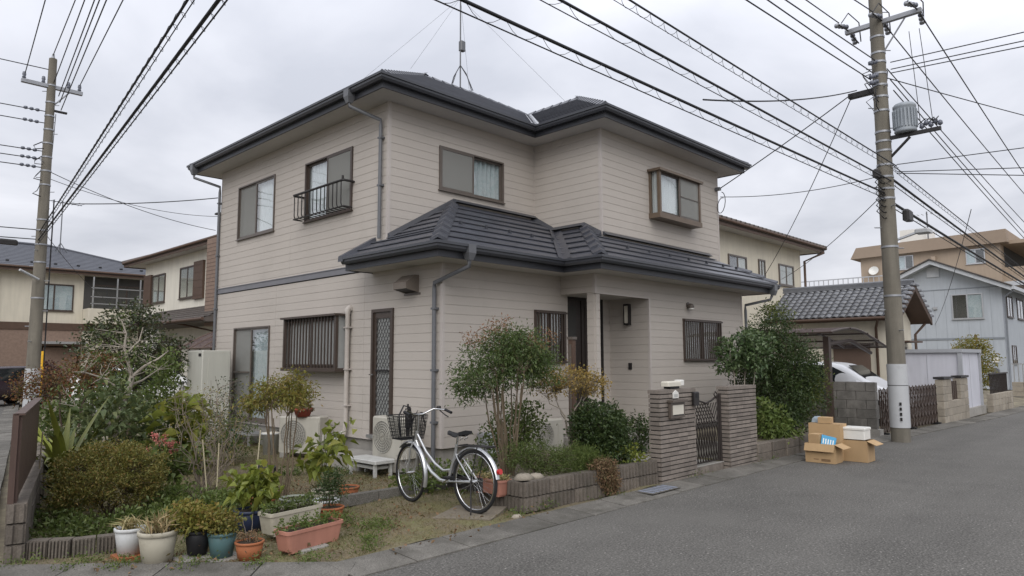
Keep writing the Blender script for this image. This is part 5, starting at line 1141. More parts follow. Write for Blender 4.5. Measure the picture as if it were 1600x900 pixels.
for z in (8.71,8.37,7.55,7.32,7.08):
    for k in range(3): MB().lathe([(0,.05),(.05,.03),(.05,-.03),(0,-.05)],8,(QX-.3-.14*k,QY-.02,z)).build('spool_insulator', m_insul, tq)
for k in range(4): z = 7.8-.42*k; MB().tube([(QX-.15,QY-.1,z),(QX-.36+.05*k,QY-.15,z-.16),(QX-.32,QY-.2,z-.26),(QX-.12,QY-.18,z-.2-.04*k)], .014, 4).build('lead_loop', m_wire, tq)
MB().tube([(QX-.05,QY-.2,3.9),(QX-.55,QY-.5,4.1)], .035, 6).build('street_lamp_arm', m_band, tq); MB().tube([(QX+.22,QY-.1,1.5),(QX+.22,QY-.1,6.2)], .018, 4).build('riser_wire', m_wire, tq)
MB().bbox(QX-1.0,QX-.55,QY-.1,QY+.08,4.82,4.96,.04).build('closure', m_dark, tq)
G4, G5 = 'power wires on the left pole', 'telephone cables on the left pole'
wire((4.62,QY,5.02),(-.12,-14,4.76),.05,.019,name='telephone_cable',label='thick looped telephone cable rising from the left pole, the lower one',group=G5,n=40,spiral=.32)
wire((4.64,QY,5.25),(-.54,-14,4.68),.05,.013,name='telephone_cable',label='thinner looped telephone cable rising from the left pole, the upper one',group=G5,n=40,spiral=.32)
for a,b,lb in (((4.06,QY,9.70),(-.48,-14,9.54),'high wire from the left end of the left pole crossarm'),((4.69,QY,10.4),(.08,-14,8.07),'topmost wire from the tip of the left pole'),((4.75,QY,9.6),(-.22,-14,8.24),'highest of four wires climbing close together from the left pole'),((4.89,QY,9.25),(-.48,-14,7.55),'second of four wires climbing close together from the left pole'),((4.93,QY,9.07),(-.46,-14,7.38),'third of four wires climbing close together from the left pole'),((4.97,QY,8.85),(-.33,-14,7.34),'lowest of four wires climbing close together from the left pole'),((5.40,QY,9.70),(.42,-14,7.83),'high wire from the right end of the left pole crossarm')): wire(a,b,.0,.013,label=lb,group=G4)
for z,lb in ((9.9,'pale wire leaving the left pole tip to the left'),(8.66,'upper wire with dark clamps leaving the left pole to the left'),(8.32,'lower wire with dark clamps leaving the left pole to the left'),(7.5,'topmost of three low-voltage wires leaving the left pole to the left'),(7.27,'middle of three low-voltage wires leaving the left pole to the left'),(7.03,'lowest of three low-voltage wires leaving the left pole to the left'),(5.25,'upper telephone wire leaving the left pole to the left'),(4.98,'lower telephone wire leaving the left pole to the left')): wire((QX-.1,QY,z+.06),(-30,QY,z-.3),.2,.014,label=lb,group='wires going left from the left pole')
wire((3.95,17.2,5.03),(6.58,15.75,5.35),.05,.011,name='service_wire',label='service wire from the looped cable to the house eave')
wire((QX+.1,QY,7.0),(10.9,26.2,6.55),.2,.011,name='service_wire',label='service wire from the left pole to the house with shutter boxes')
wire((QX+.1,QY,6.8),(10.9,26.0,7.05),.25,.009,name='service_wire',label='faint upper wire from the left pole towards the main house')
wire((QX+.1,QY,5.2),(12,41,4.6),.3,.008,name='service_wire',label='faint wire from the left pole to the far balcony')
wire((QX+.15,QY,8.7),(8.2,40,4.5),.2,.010,name='guy_wire',label='slanting guy wire to the right of the left pole')
yg = MB().tube([tuple(Vector((QX+.5,QY+1.5,.5))),tuple(Vector((QX+.55,QY+1.6,1.95)))], .05, 8).build('guy_guard', mat('yellow_plastic',(.75,.42,.02),.5,.08,5), None, (QX+.5,QY+1.5,.5), 'yellow guy wire guard beside the left pole', 'guard')

# ================================================================ things round the house
m_acc = mat('ac_casing', (.44,.42,.365), .55, .06, 3, streak=.08)
def ac_unit(name, label, loc, rz, w_, d_, h_, feet=.10, pot=False):
    t = thing(name, label, 'air conditioner', loc, rz); x,y = w_/2, d_/2
    MB().bbox(-x,x,-y,y,feet,feet+h_,.02).build('casing', m_acc, t, local=True)
    MB().lathe([(.0,-.002),(.19,-.002),(.20,.006)],24,(0,0,0)); fan = MB(); cx, cz, r_ = -w_*.13, feet+h_*.5, h_*.40
    for k in range(6): rr_ = r_*(1-k/6.5); fan.tube([(cx+rr_*math.cos(2*math.pi*i/24),-y-.012,cz+rr_*math.sin(2*math.pi*i/24)) for i in range(25)], .005, 4)
    for k in range(12): a_ = math.pi*k/12; fan.tube([(cx-r_*math.cos(a_),-y-.012,cz-r_*math.sin(a_)),(cx+r_*math.cos(a_),-y-.012,cz+r_*math.sin(a_))], .0035, 3)
    fan.build('fan_grille', m_acc, t, local=True)
    dk = MB(); dk.v = [(cx+r_*math.cos(2*math.pi*i/24),-y-.002,cz+r_*math.sin(2*math.pi*i/24)) for i in range(24)]; dk.f = [tuple(range(24))]; dk.sm = [False]; dk.build('fan_shade_disc', mat('fan_shadow',(.26,.255,.235),.8), t, local=True)  # flat disc on the casing, shade behind the fan grille painted as colour
    MB().box(x*.62,x-.01,-y-.006,-y,feet+.06,feet+h_-.08).build('service_panel', m_acc, t, local=True); MB().box(x,x+.02,-.05,.06,feet+.2,feet+.3).build('valve_cover', m_white, t, local=True)
    for s in (-1,1): MB().box(s*x*.7-.05,s*x*.7+.05,-y-.05,y+.05,0,feet).build('foot', m_conc if not pot else m_white, t, local=True)
    return t
ac_unit('air_conditioner','cream air conditioner unit beside the kitchen door behind the bicycle', (6.30,8.55,.06), R(-90), .74, .28, .58, .18)
ac_unit('air_conditioner','cream air conditioner unit below the barred box window carrying a red pot', (6.18,10.95,.03), R(-62), .78, .30, .60, .08)
ac_unit('air_conditioner','cream air conditioner unit behind the yellow-leaved tree', (8.45,7.55,.08), R(0), .72, .27, .5, .12)
bx = thing('utility_box', 'small grey utility box low on the wall behind the bicycle saddle', 'box', (7.5,7.7,.3)); MB().bbox(7.28,7.66,7.66,7.84,.22,.56,.02).build('body', m_steel, bx); MB().box(7.32,7.62,7.65,7.66,.26,.52).build('cover', m_band, bx)
tk = thing('water_heater', 'tall beige water heater cabinet standing by the left wall corner', 'water heater', (6.05,14.65,0))
MB().bbox(5.78,6.36,14.28,15.02,.04,1.86,.015).build('cabinet', mat('heater_beige',(.50,.495,.44),.5,.05,2,streak=.05), tk); MB().box(5.9,6.3,14.27,14.28,.2,1.7).build('front_panel', MATS['heater_beige'], tk); MB().box(5.76,6.38,14.26,15.04,0,.05).build('plinth', m_conc, tk); MB().box(5.772,5.78,14.34,14.46,1.74,1.80).build('badge', m_dark, tk)
sp_ = thing('door_step_block', 'grey concrete step block under the kitchen door', 'step', (6.3,9.5,0)); MB().bbox(6.0,6.60,9.0,10.05,0,.21,.01).build('block', m_conc, sp_)
m_std = mat('stand_grey',(.50,.50,.48),.5,.08,5,dirt=((.3,.29,.26),6,.5,.8))
wp = thing('plastic_stand', 'white plastic shelf stand next to the kitchen step', 'stand', (5.9,8.9,.03))
MB().bbox(5.78,6.12,8.28,9.0,.20,.25,.01).build('top', m_std, wp); MB().bbox(5.84,6.06,8.36,8.92,.12,.16,.01).build('shelf', m_std, wp)
for a in (5.80,6.06):
    for b in (8.32,8.92): MB().box(a,a+.04,b,b+.04,0,.20).build('leg', m_std, wp)
fp = thing('stepping_slab', 'flat square concrete slab on the ground under the bicycle stand', 'slab', (5.0,5.5,.02))
MB().hexa([(4.70,5.72,.0),(5.05,5.22,.0),(5.62,5.55,.0),(5.28,6.0,.0),(4.70,5.72,.045),(5.05,5.22,.045),(5.62,5.55,.045),(5.28,6.0,.045)]).build('slab', mat('slab_brown',(.17,.145,.11),.9,.2,4,.4,60,fine=.2), fp)
ed = thing('garden_edging', 'low concrete edging strip across the lawn in front of the kitchen step', 'edging', (4.9,7.0,0))
for i in range(4): a = Vector((3.9,7.05,0)).lerp(Vector((6.0,6.95,0)),i/4); b = Vector((3.9,7.05,0)).lerp(Vector((6.0,6.95,0)),(i+.98)/4); MB().hexa([a,b,b+Vector((0,.1,0)),a+Vector((0,.1,0)),a+Vector((0,0,.12)),b+Vector((0,0,.12)),b+Vector((0,.1,.12)),a+Vector((0,.1,.12))]).build('block', m_slab, ed)
po = thing('wooden_post', 'short brown wooden post lamp standing before the porch', 'post', (8.3,6.8,.3)); MB().box(8.26,8.34,6.76,6.84,.2,1.95).build('shaft', m_timber, po); MB().box(8.245,8.355,6.745,6.855,1.95,1.99).build('cap', m_bronze, po)
for s in (8.252,8.338): MB().box(s,s+.01,6.78,6.82,.4,1.88).build('groove', m_bronze, po)
# ---- cardboard boxes on the street edge
m_card = mat('cardboard', (.43,.29,.155), .85, .08, 5, objvar=.12, streak=.05); m_cardin = mat('cardboard_inside', (.50,.36,.21), .85, .06, 5); m_ink = mat('box_print', (.19,.115,.06), .85, .15, 20)
def carton(label, x0, x1, y0, y1, z0, z1, open_=True, mt=None, flaps='xXyY', rz=0):
    cx, cy = (x0+x1)/2, (y0+y1)/2; t = thing('cardboard_box', label, 'box', (cx,cy,z0), R(rz)); a, b, h = (x1-x0)/2, (y1-y0)/2, z1-z0; k = .006; mt = mt or m_card
    m = MB(); m.box(-a,a,-b,-b+k,0,h); m.box(-a,a,b-k,b,0,h); m.box(-a,-a+k,-b+k,b-k,0,h); m.box(a-k,a,-b+k,b-k,0,h); m.box(-a+k,a-k,-b+k,b-k,0,k); m.build('body', mt, t, local=True)
    if not open_: MB().box(-a,a,-b,b,h,h+k).build('lid', mt, t, local=True); MB().box(-a-.001,a+.001,-.025,.025,h+k,h+k+.001).build('tape', m_cardin, t, local=True); return t
    def flap(p0, p1, d, nm='flap'): p0,p1,d = Vector(p0),Vector(p1),Vector(d); n_ = (p1-p0).cross(d).normalized()*k; MB().hexa([p0,p1,p1+d,p0+d,p0+n_,p1+n_,p1+d+n_,p0+d+n_]).build(nm, mt, t, local=True)
    if 'x' in flaps: flap((-a,-b,h),(-a,b,h),(-.05,0,-.115))
    if 'X' in flaps: flap((a,-b,h),(a,b,h),(.04,0,.13))
    if 'y' in flaps: flap((-a,-b,h),(a,-b,h),(0,-.14,-.06))
    if 'Y' in flaps: flap((-a,b,h),(a,b,h),(0,.12,.03))
    return t
b1 = carton('open cardboard box in front of the pile holding the blue book', 11.50,11.82,4.16,4.62,.004,.30,flaps='xy')
for (ya,yb,za,zb) in ((.02,.10,.05,.06),(-.16,-.02,.03,.045),(-.16,-.02,.05,.065),(-.05,.12,.16,.17),(-.03,.12,.18,.188)): MB().box(-.163,-.1612,ya,yb,za,zb).build('print_line', m_ink, b1, local=True)
b2 = carton('cardboard box with side flap open under the white foam box', 12.0,12.35,3.84,4.25,.004,.34,flaps='y')
b3 = carton('tall cardboard box standing at the back of the pile', 11.88,12.18,4.20,4.70,.004,.58,open_=False); carton('small cardboard box lying on the tall one', 11.9,12.08,4.36,4.56,.592,.68,open_=False,rz=8); carton('small closed cardboard box inside the open one', 11.60,11.80,4.43,4.60,.02,.43,open_=False)
carton('cardboard box tucked behind the open one at the planter wall', 11.84,11.875,4.45,4.78,.30,.52,open_=False) if False else None
b5 = thing('foam_box', 'white foam box with lid on the right-hand cardboard box', 'box', (12.2,4.05,.35)); MB().bbox(12.03,12.32,3.88,4.22,.352,.50,.012).build('body', m_white, b5); MB().bbox(12.02,12.33,3.87,4.23,.502,.54,.01).build('lid', m_white, b5)
bk = thing('book', 'bright blue book leaning inside the open cardboard box', 'book', (11.68,4.4,.25), 0); m_blue = mat('book_blue', (.07,.30,.50), .5, .06, 5)
q4 = [Vector((11.56,4.19,.20)),Vector((11.56,4.40,.24)),Vector((11.70,4.42,.43)),Vector((11.70,4.20,.39))]; n_ = Vector((-.02,0,.011)); MB().hexa([*q4,*[x-n_ for x in q4]]).build('cover', m_blue, bk)
for i in range(5): a = q4[0].lerp(q4[1],.12+.17*i)+n_*.06; b = q4[3].lerp(q4[2],.12+.17*i)+n_*.06; s_ = (q4[1]-q4[0])*.08; MB().add([a.lerp(b,.35),a.lerp(b,.35)+s_,a.lerp(b,.75)+s_,a.lerp(b,.75)],[(0,1,2,3)]).build('cover_print', m_white, bk)
pg = thing('paper_bag', 'folded pale paper bag lying on top of the tall cardboard box', 'bag', (12.05,4.62,.59)); MB().hexa([(11.98,4.57,.592),(12.12,4.57,.592),(12.13,4.69,.592),(11.99,4.69,.592),(11.99,4.58,.66),(12.11,4.58,.69),(12.11,4.68,.68),(12.0,4.68,.65)]).build('bag', mat('bag_pale',(.32,.38,.43),.4,.25,14), pg)

# ================================================================ bicycle
bi = thing('bicycle', 'silver step-through city bicycle with black basket parked on the lawn edge', 'bicycle', (5.16,5.58,.03), R(91))
m_bsil = mat('bike_silver', (.55,.56,.57), .28, .04, 6, metal=.7); WR = .335
def ring_pts(cx, cz, r, n=36, y=0): return [(cx+r*math.cos(2*math.pi*i/n), y, cz+r*math.sin(2*math.pi*i/n)) for i in range(n+1)]
def rotpts(pts, ang, px): # steer about the head axis
    c,s = math.cos(ang),math.sin(ang); return [(px+(x-px)*c-y*s, (x-px)*s+y*c, z) for x,y,z in pts]
ST = R(-9); HXB = 1.0
for (cx,steer) in ((0,0),(1.10,1)):
    f_ = (lambda p: rotpts(p, ST, HXB)) if steer else (lambda p: p)
    wz = WR+(.0 if not steer else -.02)
    wh = MB().tube(f_(ring_pts(cx,wz,WR-.018)), .018, 8).build('wheel', m_tyre, bi, local=True); wh['label'] = 'front wheel' if steer else 'rear wheel'
    MB().tube(f_(ring_pts(cx,wz,WR-.043)), .011, 6).build('rim', m_chrome, wh, local=True)
    sp = MB()
    for i in range(28):
        a = 2*math.pi*i/28; b_ = a+(.55 if i % 2 else -.55); s = .03 if i % 4 < 2 else -.03
        sp.tube(f_([(cx+.022*math.cos(b_),s,wz+.022*math.sin(b_)),(cx+(WR-.05)*math.cos(a),0,wz+(WR-.05)*math.sin(a))]), .0016, 3)
    sp.build('spokes', m_chrome, wh, local=True)
    MB().tube(f_([(cx,-.05,wz),(cx,.05,wz)]), .024 if not steer else .018, 8).build('hub', m_chrome, wh, local=True)
    a0,a1 = (R(10),R(172)) if not steer else (R(45),R(200))
    mg = MB(); n_ = 22
    for i in range(n_+1):
        a = a0+(a1-a0)*i/n_; rr_ = WR+.028
        for yy,dr in ((-.026,-.014),(-.014,.002),(.014,.002),(.026,-.014)): mg.v += f_([(cx+(rr_+dr)*math.cos(a),yy,wz+(rr_+dr)*math.sin(a))])
    for i in range(n_):
        for k in range(3): mg.f.append((i*4+k,i*4+k+1,i*4+k+5,i*4+k+4)); mg.sm.append(True)
    if not steer: mg.v = [(-(x),y,z) for x,y,z in mg.v]
    mg.build('mudguard', m_bsil, bi, local=True)
fr = MB(); BB = (.42,0,.29); HT0, HT1 = (1.0,0,.64), (.955,0,.80)
fr.tube([HT0,HT1], .02, 10); fr.tube([(.985,0,.70),(.86,0,.50),(.70,0,.36),(.55,0,.29),BB], .019, 10); fr.tube([(.96,0,.77),(.80,0,.58),(.64,0,.46),(.50,0,.40),(.375,0,.42)], .014, 10)
fr.tube([BB,(.30,0,.62),(.285,0,.70)], .016, 10)
for s in (-.05,.05): fr.tube([BB,(.0,s,WR)], .010, 8); fr.tube([(.30,0,.60),(.22,s*.8,.55),(.0,s,WR)], .008, 8)
fr.build('frame', m_bsil, bi, local=True)
fk = MB()
for s in (-.05,.05): fk.tube(rotpts([(1.0,s*.6,.66),(1.02,s,.60),(1.05,s,.45),(1.10,s,WR-.02)], ST, HXB), .011, 8)
fk.tube(rotpts([(1.0,-.03,.66),(1.0,.03,.66)], ST, HXB), .016, 8); fk.build('fork', m_bsil, bi, local=True)
hbm = MB(); hbm.tube([(.955,0,.80),(.94,0,.98)], .014, 8); hbm.tube(rotpts([(.68,-.27,1.02),(.78,-.27,1.04),(.90,-.18,1.05),(.95,-.06,.99),(.95,.06,.99),(.90,.18,1.05),(.78,.27,1.04),(.68,.27,1.02)], ST, .95), .011, 8); hb = hbm.build('handlebar', m_chrome, bi, local=True)
for s in (-1,1):
    MB().tube(rotpts([(.66,s*.27,1.015),(.79,s*.27,1.042)], ST, .95), .017, 8).build('grip', m_black, hb, local=True); MB().tube(rotpts([(.86,s*.24,1.03),(.76,s*.25,.985),(.70,s*.255,.965)], ST, .95), .007, 5).build('brake_lever', m_dark, hb, local=True)
MB().lathe([(0,.035),(.025,.03),(.03,.005),(0,0)],10,(.84,-.22,1.05)).build('bell', m_dark, hb, local=True)
MB().tube([(.285,0,.66),(.265,0,.80)], .012, 8).build('seat_post', m_chrome, bi, local=True)
sd_ = MB()
for i in range(9):
    t = i/8; x = .41-.27*t; w_ = .025+.075*(max(0,(t-.25)/.75))**.8; zt = .845-.018*math.sin(t*3.0)+.018*(t > .85)
    sd_.v += [(x,-w_,zt-.045),(x,-w_*.92,zt-.012),(x,0,zt),(x,w_*.92,zt-.012),(x,w_,zt-.045)]
for i in range(8):
    for k in range(4): sd_.f.append((i*5+k,i*5+k+1,i*5+k+6,i*5+k+5)); sd_.sm.append(True)
sd_.f += [(0,1,2,3,4),(44,43,42,41,40)]; sd_.sm += [False,False]; sd_.build('saddle', m_black, bi, local=True)
for s in (-.035,.035): MB().tube([(.17,s,.80)]+[(.17+.018*math.cos(k),s+.018*math.sin(k),.80-.006*k) for k in range(9)], .004, 4).build('saddle_spring', m_chrome, bi, local=True)
rk = MB()
for s in (-.06,-.02,.02,.06): rk.tube([(.20,s,.70),(-.26,s,.715)], .006, 5)
for x in (.18,0,-.24): rk.tube([(x,-.065,.705),(x,.065,.705)], .006, 5)
for s in (-.06,.06): rk.tube([(-.10,s,.71),(0,s,WR)], .006, 5)
rk.build('rear_rack', m_dark, bi, local=True)
MB().lathe([(0,0),(.03,.002),(.034,.016),(0,.03)],12,(0,0,0)); rf_ = MB().tube([(-.355,0,.47),(-.385,0,.478)], .030, 12).build('rear_reflector', m_red, bi, local=True)
MB().bbox(-.06,.50,-.075,-.045,WR-.11,WR+.03,.02).build('chain_case', m_dark, bi, local=True)
ck = MB(); ck.tube([(.42,-.10,.29),(.56,-.10,.22)], .010, 6); ck.tube([(.42,.08,.29),(.28,.08,.36)], .010, 6); ck.build('crank', m_chrome, bi, local=True)
for p in ((.56,-.15,.22),(.28,.13,.36)): MB().box(p[0]-.04,p[0]+.04,p[1]-.045,p[1]+.045,p[2]-.012,p[2]+.012).build('pedal', m_black, bi, local=True)
sn = MB(); sn.tube([(0,-.06,WR),(-.05,-.10,.05),(-.07,-.13,-.02),(-.07,.13,-.02),(-.05,.10,.05),(0,.06,WR)], .009, 6); sn.build('stand', m_dark, bi, local=True)
bs = MB(); bz0, bz1 = .70, .97
def brect(z): k = (z-bz0)/(bz1-bz0); return (1.06-.02*k, 1.28+.06*k, .15+.045*k)
for j in range(8):
    z = bz0+(bz1-bz0)*j/7; a,b_,w_ = brect(z); bs.tube(rotpts([(a,-w_,z),(b_,-w_,z),(b_,w_,z),(a,w_,z),(a,-w_,z)], ST, HXB), .0055 if j in (0,7) else .0028, 4)
def bpt(u, z):
    a,b_,w_ = brect(z); P_ = [(a,-w_),(b_,-w_),(b_,w_),(a,w_),(a,-w_)]; i = int(u) % 4; t = u-int(u); return (P_[i][0]+(P_[i+1][0]-P_[i][0])*t, P_[i][1]+(P_[i+1][1]-P_[i][1])*t, z)
for i in range(56): bs.tube(rotpts([bpt(i/14,bz0),bpt(i/14,bz1)], ST, HXB), .0028, 3)
for i in range(9): k = i/8; a,b_,w_ = brect(bz0); bs.tube(rotpts([(a+(b_-a)*k,-w_,bz0),(a+(b_-a)*k,w_,bz0)], ST, HXB), .0028, 3)
bs.build('basket', m_black, bi, local=True)
MB().tube(rotpts([(1.05,0,.72),(1.02,0,.60)], ST, HXB), .010, 5).build('basket_bracket', m_dark, bi, local=True)
lk = thing('cable_lock', 'tangled black cable lock and umbrella standing in the bicycle basket', 'lock', (5.14,6.76,.75), R(91))
MB().tube([(.02,.05,.0),(.05,.06,.25),(.04,.0,.36),(.0,-.06,.34),(-.02,-.08,.2),(.02,-.1,.0)], .011, 6).build('cable', m_black, lk, local=True)
for k in range(5): MB().tube([(-.05+.02*k,-.02,.05),(-.09+.01*k,-.06-.02*k,.22+.02*k),(-.12,-.12-.01*k,.28),(-.15,-.18,.16-.02*k),(-.1,-.2,.02)], .004, 4).build('thin_cable', m_dark, lk, local=True)
MB().tube([(.0,-.03,.0),(.01,-.04,.38)], [.02,.012], 6).build('umbrella', m_dark, lk, local=True); MB().box(-.04,.0,-.05,.01,.1,.33).build('light_bracket', m_dark, lk, local=True)
# ================================================================ plants
m_bark = mat('bark_brown', (.085,.062,.045), .9, .2, 12, .4, 60); m_barkp = mat('bark_pale', (.34,.30,.25), .85, .15, 10, .3, 60); m_cane = mat('cane_brown', (.15,.115,.075), .8, .18, 12); m_twig = mat('twig_grey', (.20,.165,.13), .9, .2, 12); m_gstem = mat('stem_green', (.10,.12,.045), .8, .15, 9)
def unit(v): return v/np.maximum(np.linalg.norm(v,axis=1,keepdims=True),1e-6)
def leaf_arrays(P, A, L, W, rg, flat=.5, fold=.25, tipdroop=.15):
    """folded rhombic leaves: P base points, A unit axes"""
    n = len(P); Ln = L*rg.uniform(.6,1.25,(n,1)); Wn = W*rg.uniform(.7,1.2,(n,1))
    ref = unit(rg.normal(size=(n,3))*(1-flat)+np.array([0,0,1.])*flat); S_ = unit(np.cross(A,ref)); N_ = np.cross(S_,A)
    mid = P+A*Ln*.5
    v = np.stack([P, mid+S_*Wn*.5+N_*Wn*fold, P+A*Ln-np.array([0,0,1.])*Ln*tipdroop, mid-S_*Wn*.5+N_*Wn*fold], 1).reshape(-1,3)
    b = np.arange(n)[:,None]*4; t = np.concatenate([b+np.array([[0,1,2]]), b+np.array([[0,2,3]])],1).reshape(-1,3)
    return v, t
def sample_blobs(blobs, ncl, rg, shell=.6):
    w_ = np.array([b[3]*b[4]+b[4]*b[5]+b[3]*b[5] for b in blobs]); k = rg.choice(len(blobs), ncl, p=w_/w_.sum()); B = np.array(blobs)[k]
    d = unit(rg.normal(size=(ncl,3))); r = (1-shell*rg.random((ncl,1))**1.6)
    return B[:,:3]+d*B[:,3:6]*r, d, k
def foliage(base, blobs, ncl, per, sig, L, W, rg, up=.3, out=.5, flat=.5, shell=.6, zmin=None, droop=.15):
    C_, d, k = sample_blobs(blobs, ncl, rg, shell); n = ncl*per
    P = np.repeat(C_,per,0)+rg.normal(size=(n,3))*np.array([sig,sig,sig*.7]); D = np.repeat(d,per,0)
    A = unit(rg.normal(size=(n,3))*.8+D*out+np.array([0,0,up]))
    if zmin is not None: keep = P[:,2] > zmin; P, A = P[keep], A[keep]
    v, t = leaf_arrays(P, A, L, W, rg, flat, tipdroop=droop); return v, t, C_
def wig(p, q, n=6, amp=.04, rg=None):
    p, q = Vector(p), Vector(q); rg = rg or rnd; L = (q-p).length; pts = []
    for i in range(n+1):
        t = i/n; e = amp*L*math.sin(t*math.pi); pts.append(p.lerp(q,t)+Vector((rg.uniform(-e,e),rg.uniform(-e,e),0)))
    return pts
def plant(name, label, cat, base, blobs, ncl, per, sig, L, W, lm, stems=(), sm=None, up=.3, out=.5, flat=.5, shell=.6, group=None, twigs=30, twr=.004, seed=1, zmin=.0, stem_name='stem', droop=.15, tm=None, crown='crown'):
    """stems: list of (points, r0, r1) local to base; blobs local ellipsoids (x,y,z,rx,ry,rz)"""
    rg = np.random.default_rng(seed); t = thing(name, label, cat, base, 0, group)
    v, f, C_ = foliage(base, blobs, ncl, per, sig, L, W, rg, up, out, flat, shell, zmin, droop)
    link(crown, mesh_np(crown, v, f, lm), t)
    for pts, r0, r1 in stems:
        m = len(pts); MB().tube(pts, [r0+(r1-r0)*i/(m-1) for i in range(m)], 7).build(stem_name, sm or m_bark, t, local=True)
    if twigs:
        tw = MB(); tips = [Vector(p) for pts,_,_ in stems for p in pts[len(pts)//2:]] or [Vector((0,0,.05))]
        for i in rg.choice(len(C_), min(twigs,len(C_)), replace=False):
            c = Vector(C_[i]); a = min(tips, key=lambda p: (p-c).length+max(0,p.z-c.z)*2); tw.tube(wig(a,c,4,.06), [twr*1.6,twr*1.3,twr*1.1,twr*.9,twr*.6], 4, cap=False)
        tw.build('twigs', tm or sm or m_bark, t, local=True, kind='stuff')
    return t
lf_aza = leafmat('leaf_azalea_olive', [(.06,.068,.016),(.10,.092,.022),(.07,.078,.018),(.13,.10,.026),(.085,.085,.02),(.16,.10,.034)],gain=1.75)
lf_cam = leafmat('leaf_camellia', [(.024,.034,.014),(.038,.052,.02),(.03,.04,.018),(.065,.072,.032),(.05,.05,.022)], .32, .15)
lf_dark = leafmat('leaf_dark', [(.020,.036,.012),(.036,.056,.017),(.026,.042,.014),(.055,.075,.022)], .4)
lf_mid = leafmat('leaf_mid', [(.045,.065,.017),(.07,.095,.024),(.052,.075,.018),(.10,.12,.036)], .45)
lf_yel = leafmat('leaf_yellow_green', [(.11,.13,.022),(.16,.18,.035),(.09,.12,.02),(.20,.19,.04)], .42, .35)
lf_red = leafmat('leaf_maple', [(.10,.035,.018),(.14,.06,.025),(.07,.045,.016),(.08,.075,.02),(.17,.08,.04)], .5, .3)
lf_olv = leafmat('leaf_olive_yellow', [(.11,.11,.022),(.15,.135,.03),(.085,.098,.02),(.18,.145,.035),(.13,.085,.028)], .5, .35, 1.65)
lf_nan = leafmat('leaf_nandina', [(.036,.060,.018),(.062,.094,.028),(.05,.076,.022),(.09,.12,.04),(.034,.054,.018),(.11,.12,.042)], .4, .32, 1.6)
lf_nanr = leafmat('leaf_nandina_red', [(.19,.085,.05),(.14,.09,.04),(.23,.12,.07),(.10,.09,.035)], .5, .3)
lf_gold = leafmat('leaf_gold', [(.24,.155,.04),(.17,.12,.03),(.28,.20,.07),(.12,.11,.03)], .5, .35)
lf_brn = leafmat('leaf_brown', [(.12,.072,.04),(.16,.10,.055),(.08,.055,.03),(.10,.085,.035)], .7, .15)
lf_straw = leafmat('leaf_straw', [(.34,.27,.13),(.25,.20,.09),(.18,.18,.06),(.42,.36,.20)], .7, .2, 1.1)
lf_pink = leafmat('petal_pink', [(.40,.13,.11),(.33,.11,.10),(.48,.22,.17)], .6, .3)
lf_grn = leafmat('leaf_fresh', [(.068,.10,.024),(.10,.135,.034),(.055,.082,.02),(.14,.16,.05)], .45, .35)

lf_gry = leafmat('leaf_grey_green', [(.045,.062,.026),(.075,.098,.042),(.055,.074,.03),(.11,.125,.058),(.10,.11,.03)], .4, .3, 1.6)
# ---- left garden
plant('azalea_bush','rounded olive-brown azalea bush near the left corner wall','bush',(2.45,8.30,.03),[(0,0,.40,.50,.50,.34),(.22,-.18,.52,.26,.26,.20),(-.26,.12,.48,.26,.3,.22),(.05,.22,.58,.28,.28,.18),(-.15,-.28,.42,.26,.22,.18),(.35,.05,.35,.22,.25,.2),(-.35,-.1,.28,.22,.25,.2)],620,28,.036,.034,.015,lf_aza,[(wig((0,0,0),(.25*math.cos(k*1.3),.25*math.sin(k*1.3),.35)),.012,.006) for k in range(6)],up=.5,out=.6,shell=.35,twigs=120,twr=.003,seed=3)
B_ = lambda x,y,z: (x,y,z)
tr_st = [([(0,0,0),(.02,.0,.35),(.06,0,.7),(.12,-.02,1.0),(.18,-.03,1.25),(.22,-.02,1.42)],.062,.040),([(.06,0,.68),(-.12,.05,.85),(-.32,.1,.93),(-.45,.1,1.02)],.030,.012),([(.0,0,.25),(-.25,.05,.36),(-.42,.05,.55),(-.48,.06,.8)],.030,.010),([(.03,.0,.4),(.18,.05,.6),(.2,.05,.78)],.035,.015),
    ([(.22,-.02,1.4),(.17,0,1.62),(.10,0,1.85),(.12,0,2.05),(.05,.02,2.25)],.030,.008),([(.22,-.02,1.42),(.38,-.05,1.58),(.55,-.08,1.68),(.7,-.05,1.80)],.028,.008),([(.16,-.02,1.2),(-.05,-.05,1.32),(-.2,-.1,1.42),(-.42,-.1,1.5)],.022,.007),([(.2,0,1.3),(.4,.1,1.36),(.62,.1,1.52)],.022,.007),([(.13,0,1.75),(.3,0,1.95),(.35,.02,2.15)],.014,.006)]
plant('pale_trunk_tree','small pruned tree with pale forking trunk behind the azalea bush','tree',(3.30,11.2,.0),[(.1,0,1.9,.55,.5,.45),(-.4,.1,1.15,.35,.3,.25),(.55,0,1.6,.35,.3,.3),(-.2,-.05,1.55,.4,.3,.25)],55,7,.06,.07,.034,lf_mid,tr_st,m_barkp,up=.2,twigs=55,twr=.004,seed=5,stem_name='trunk')
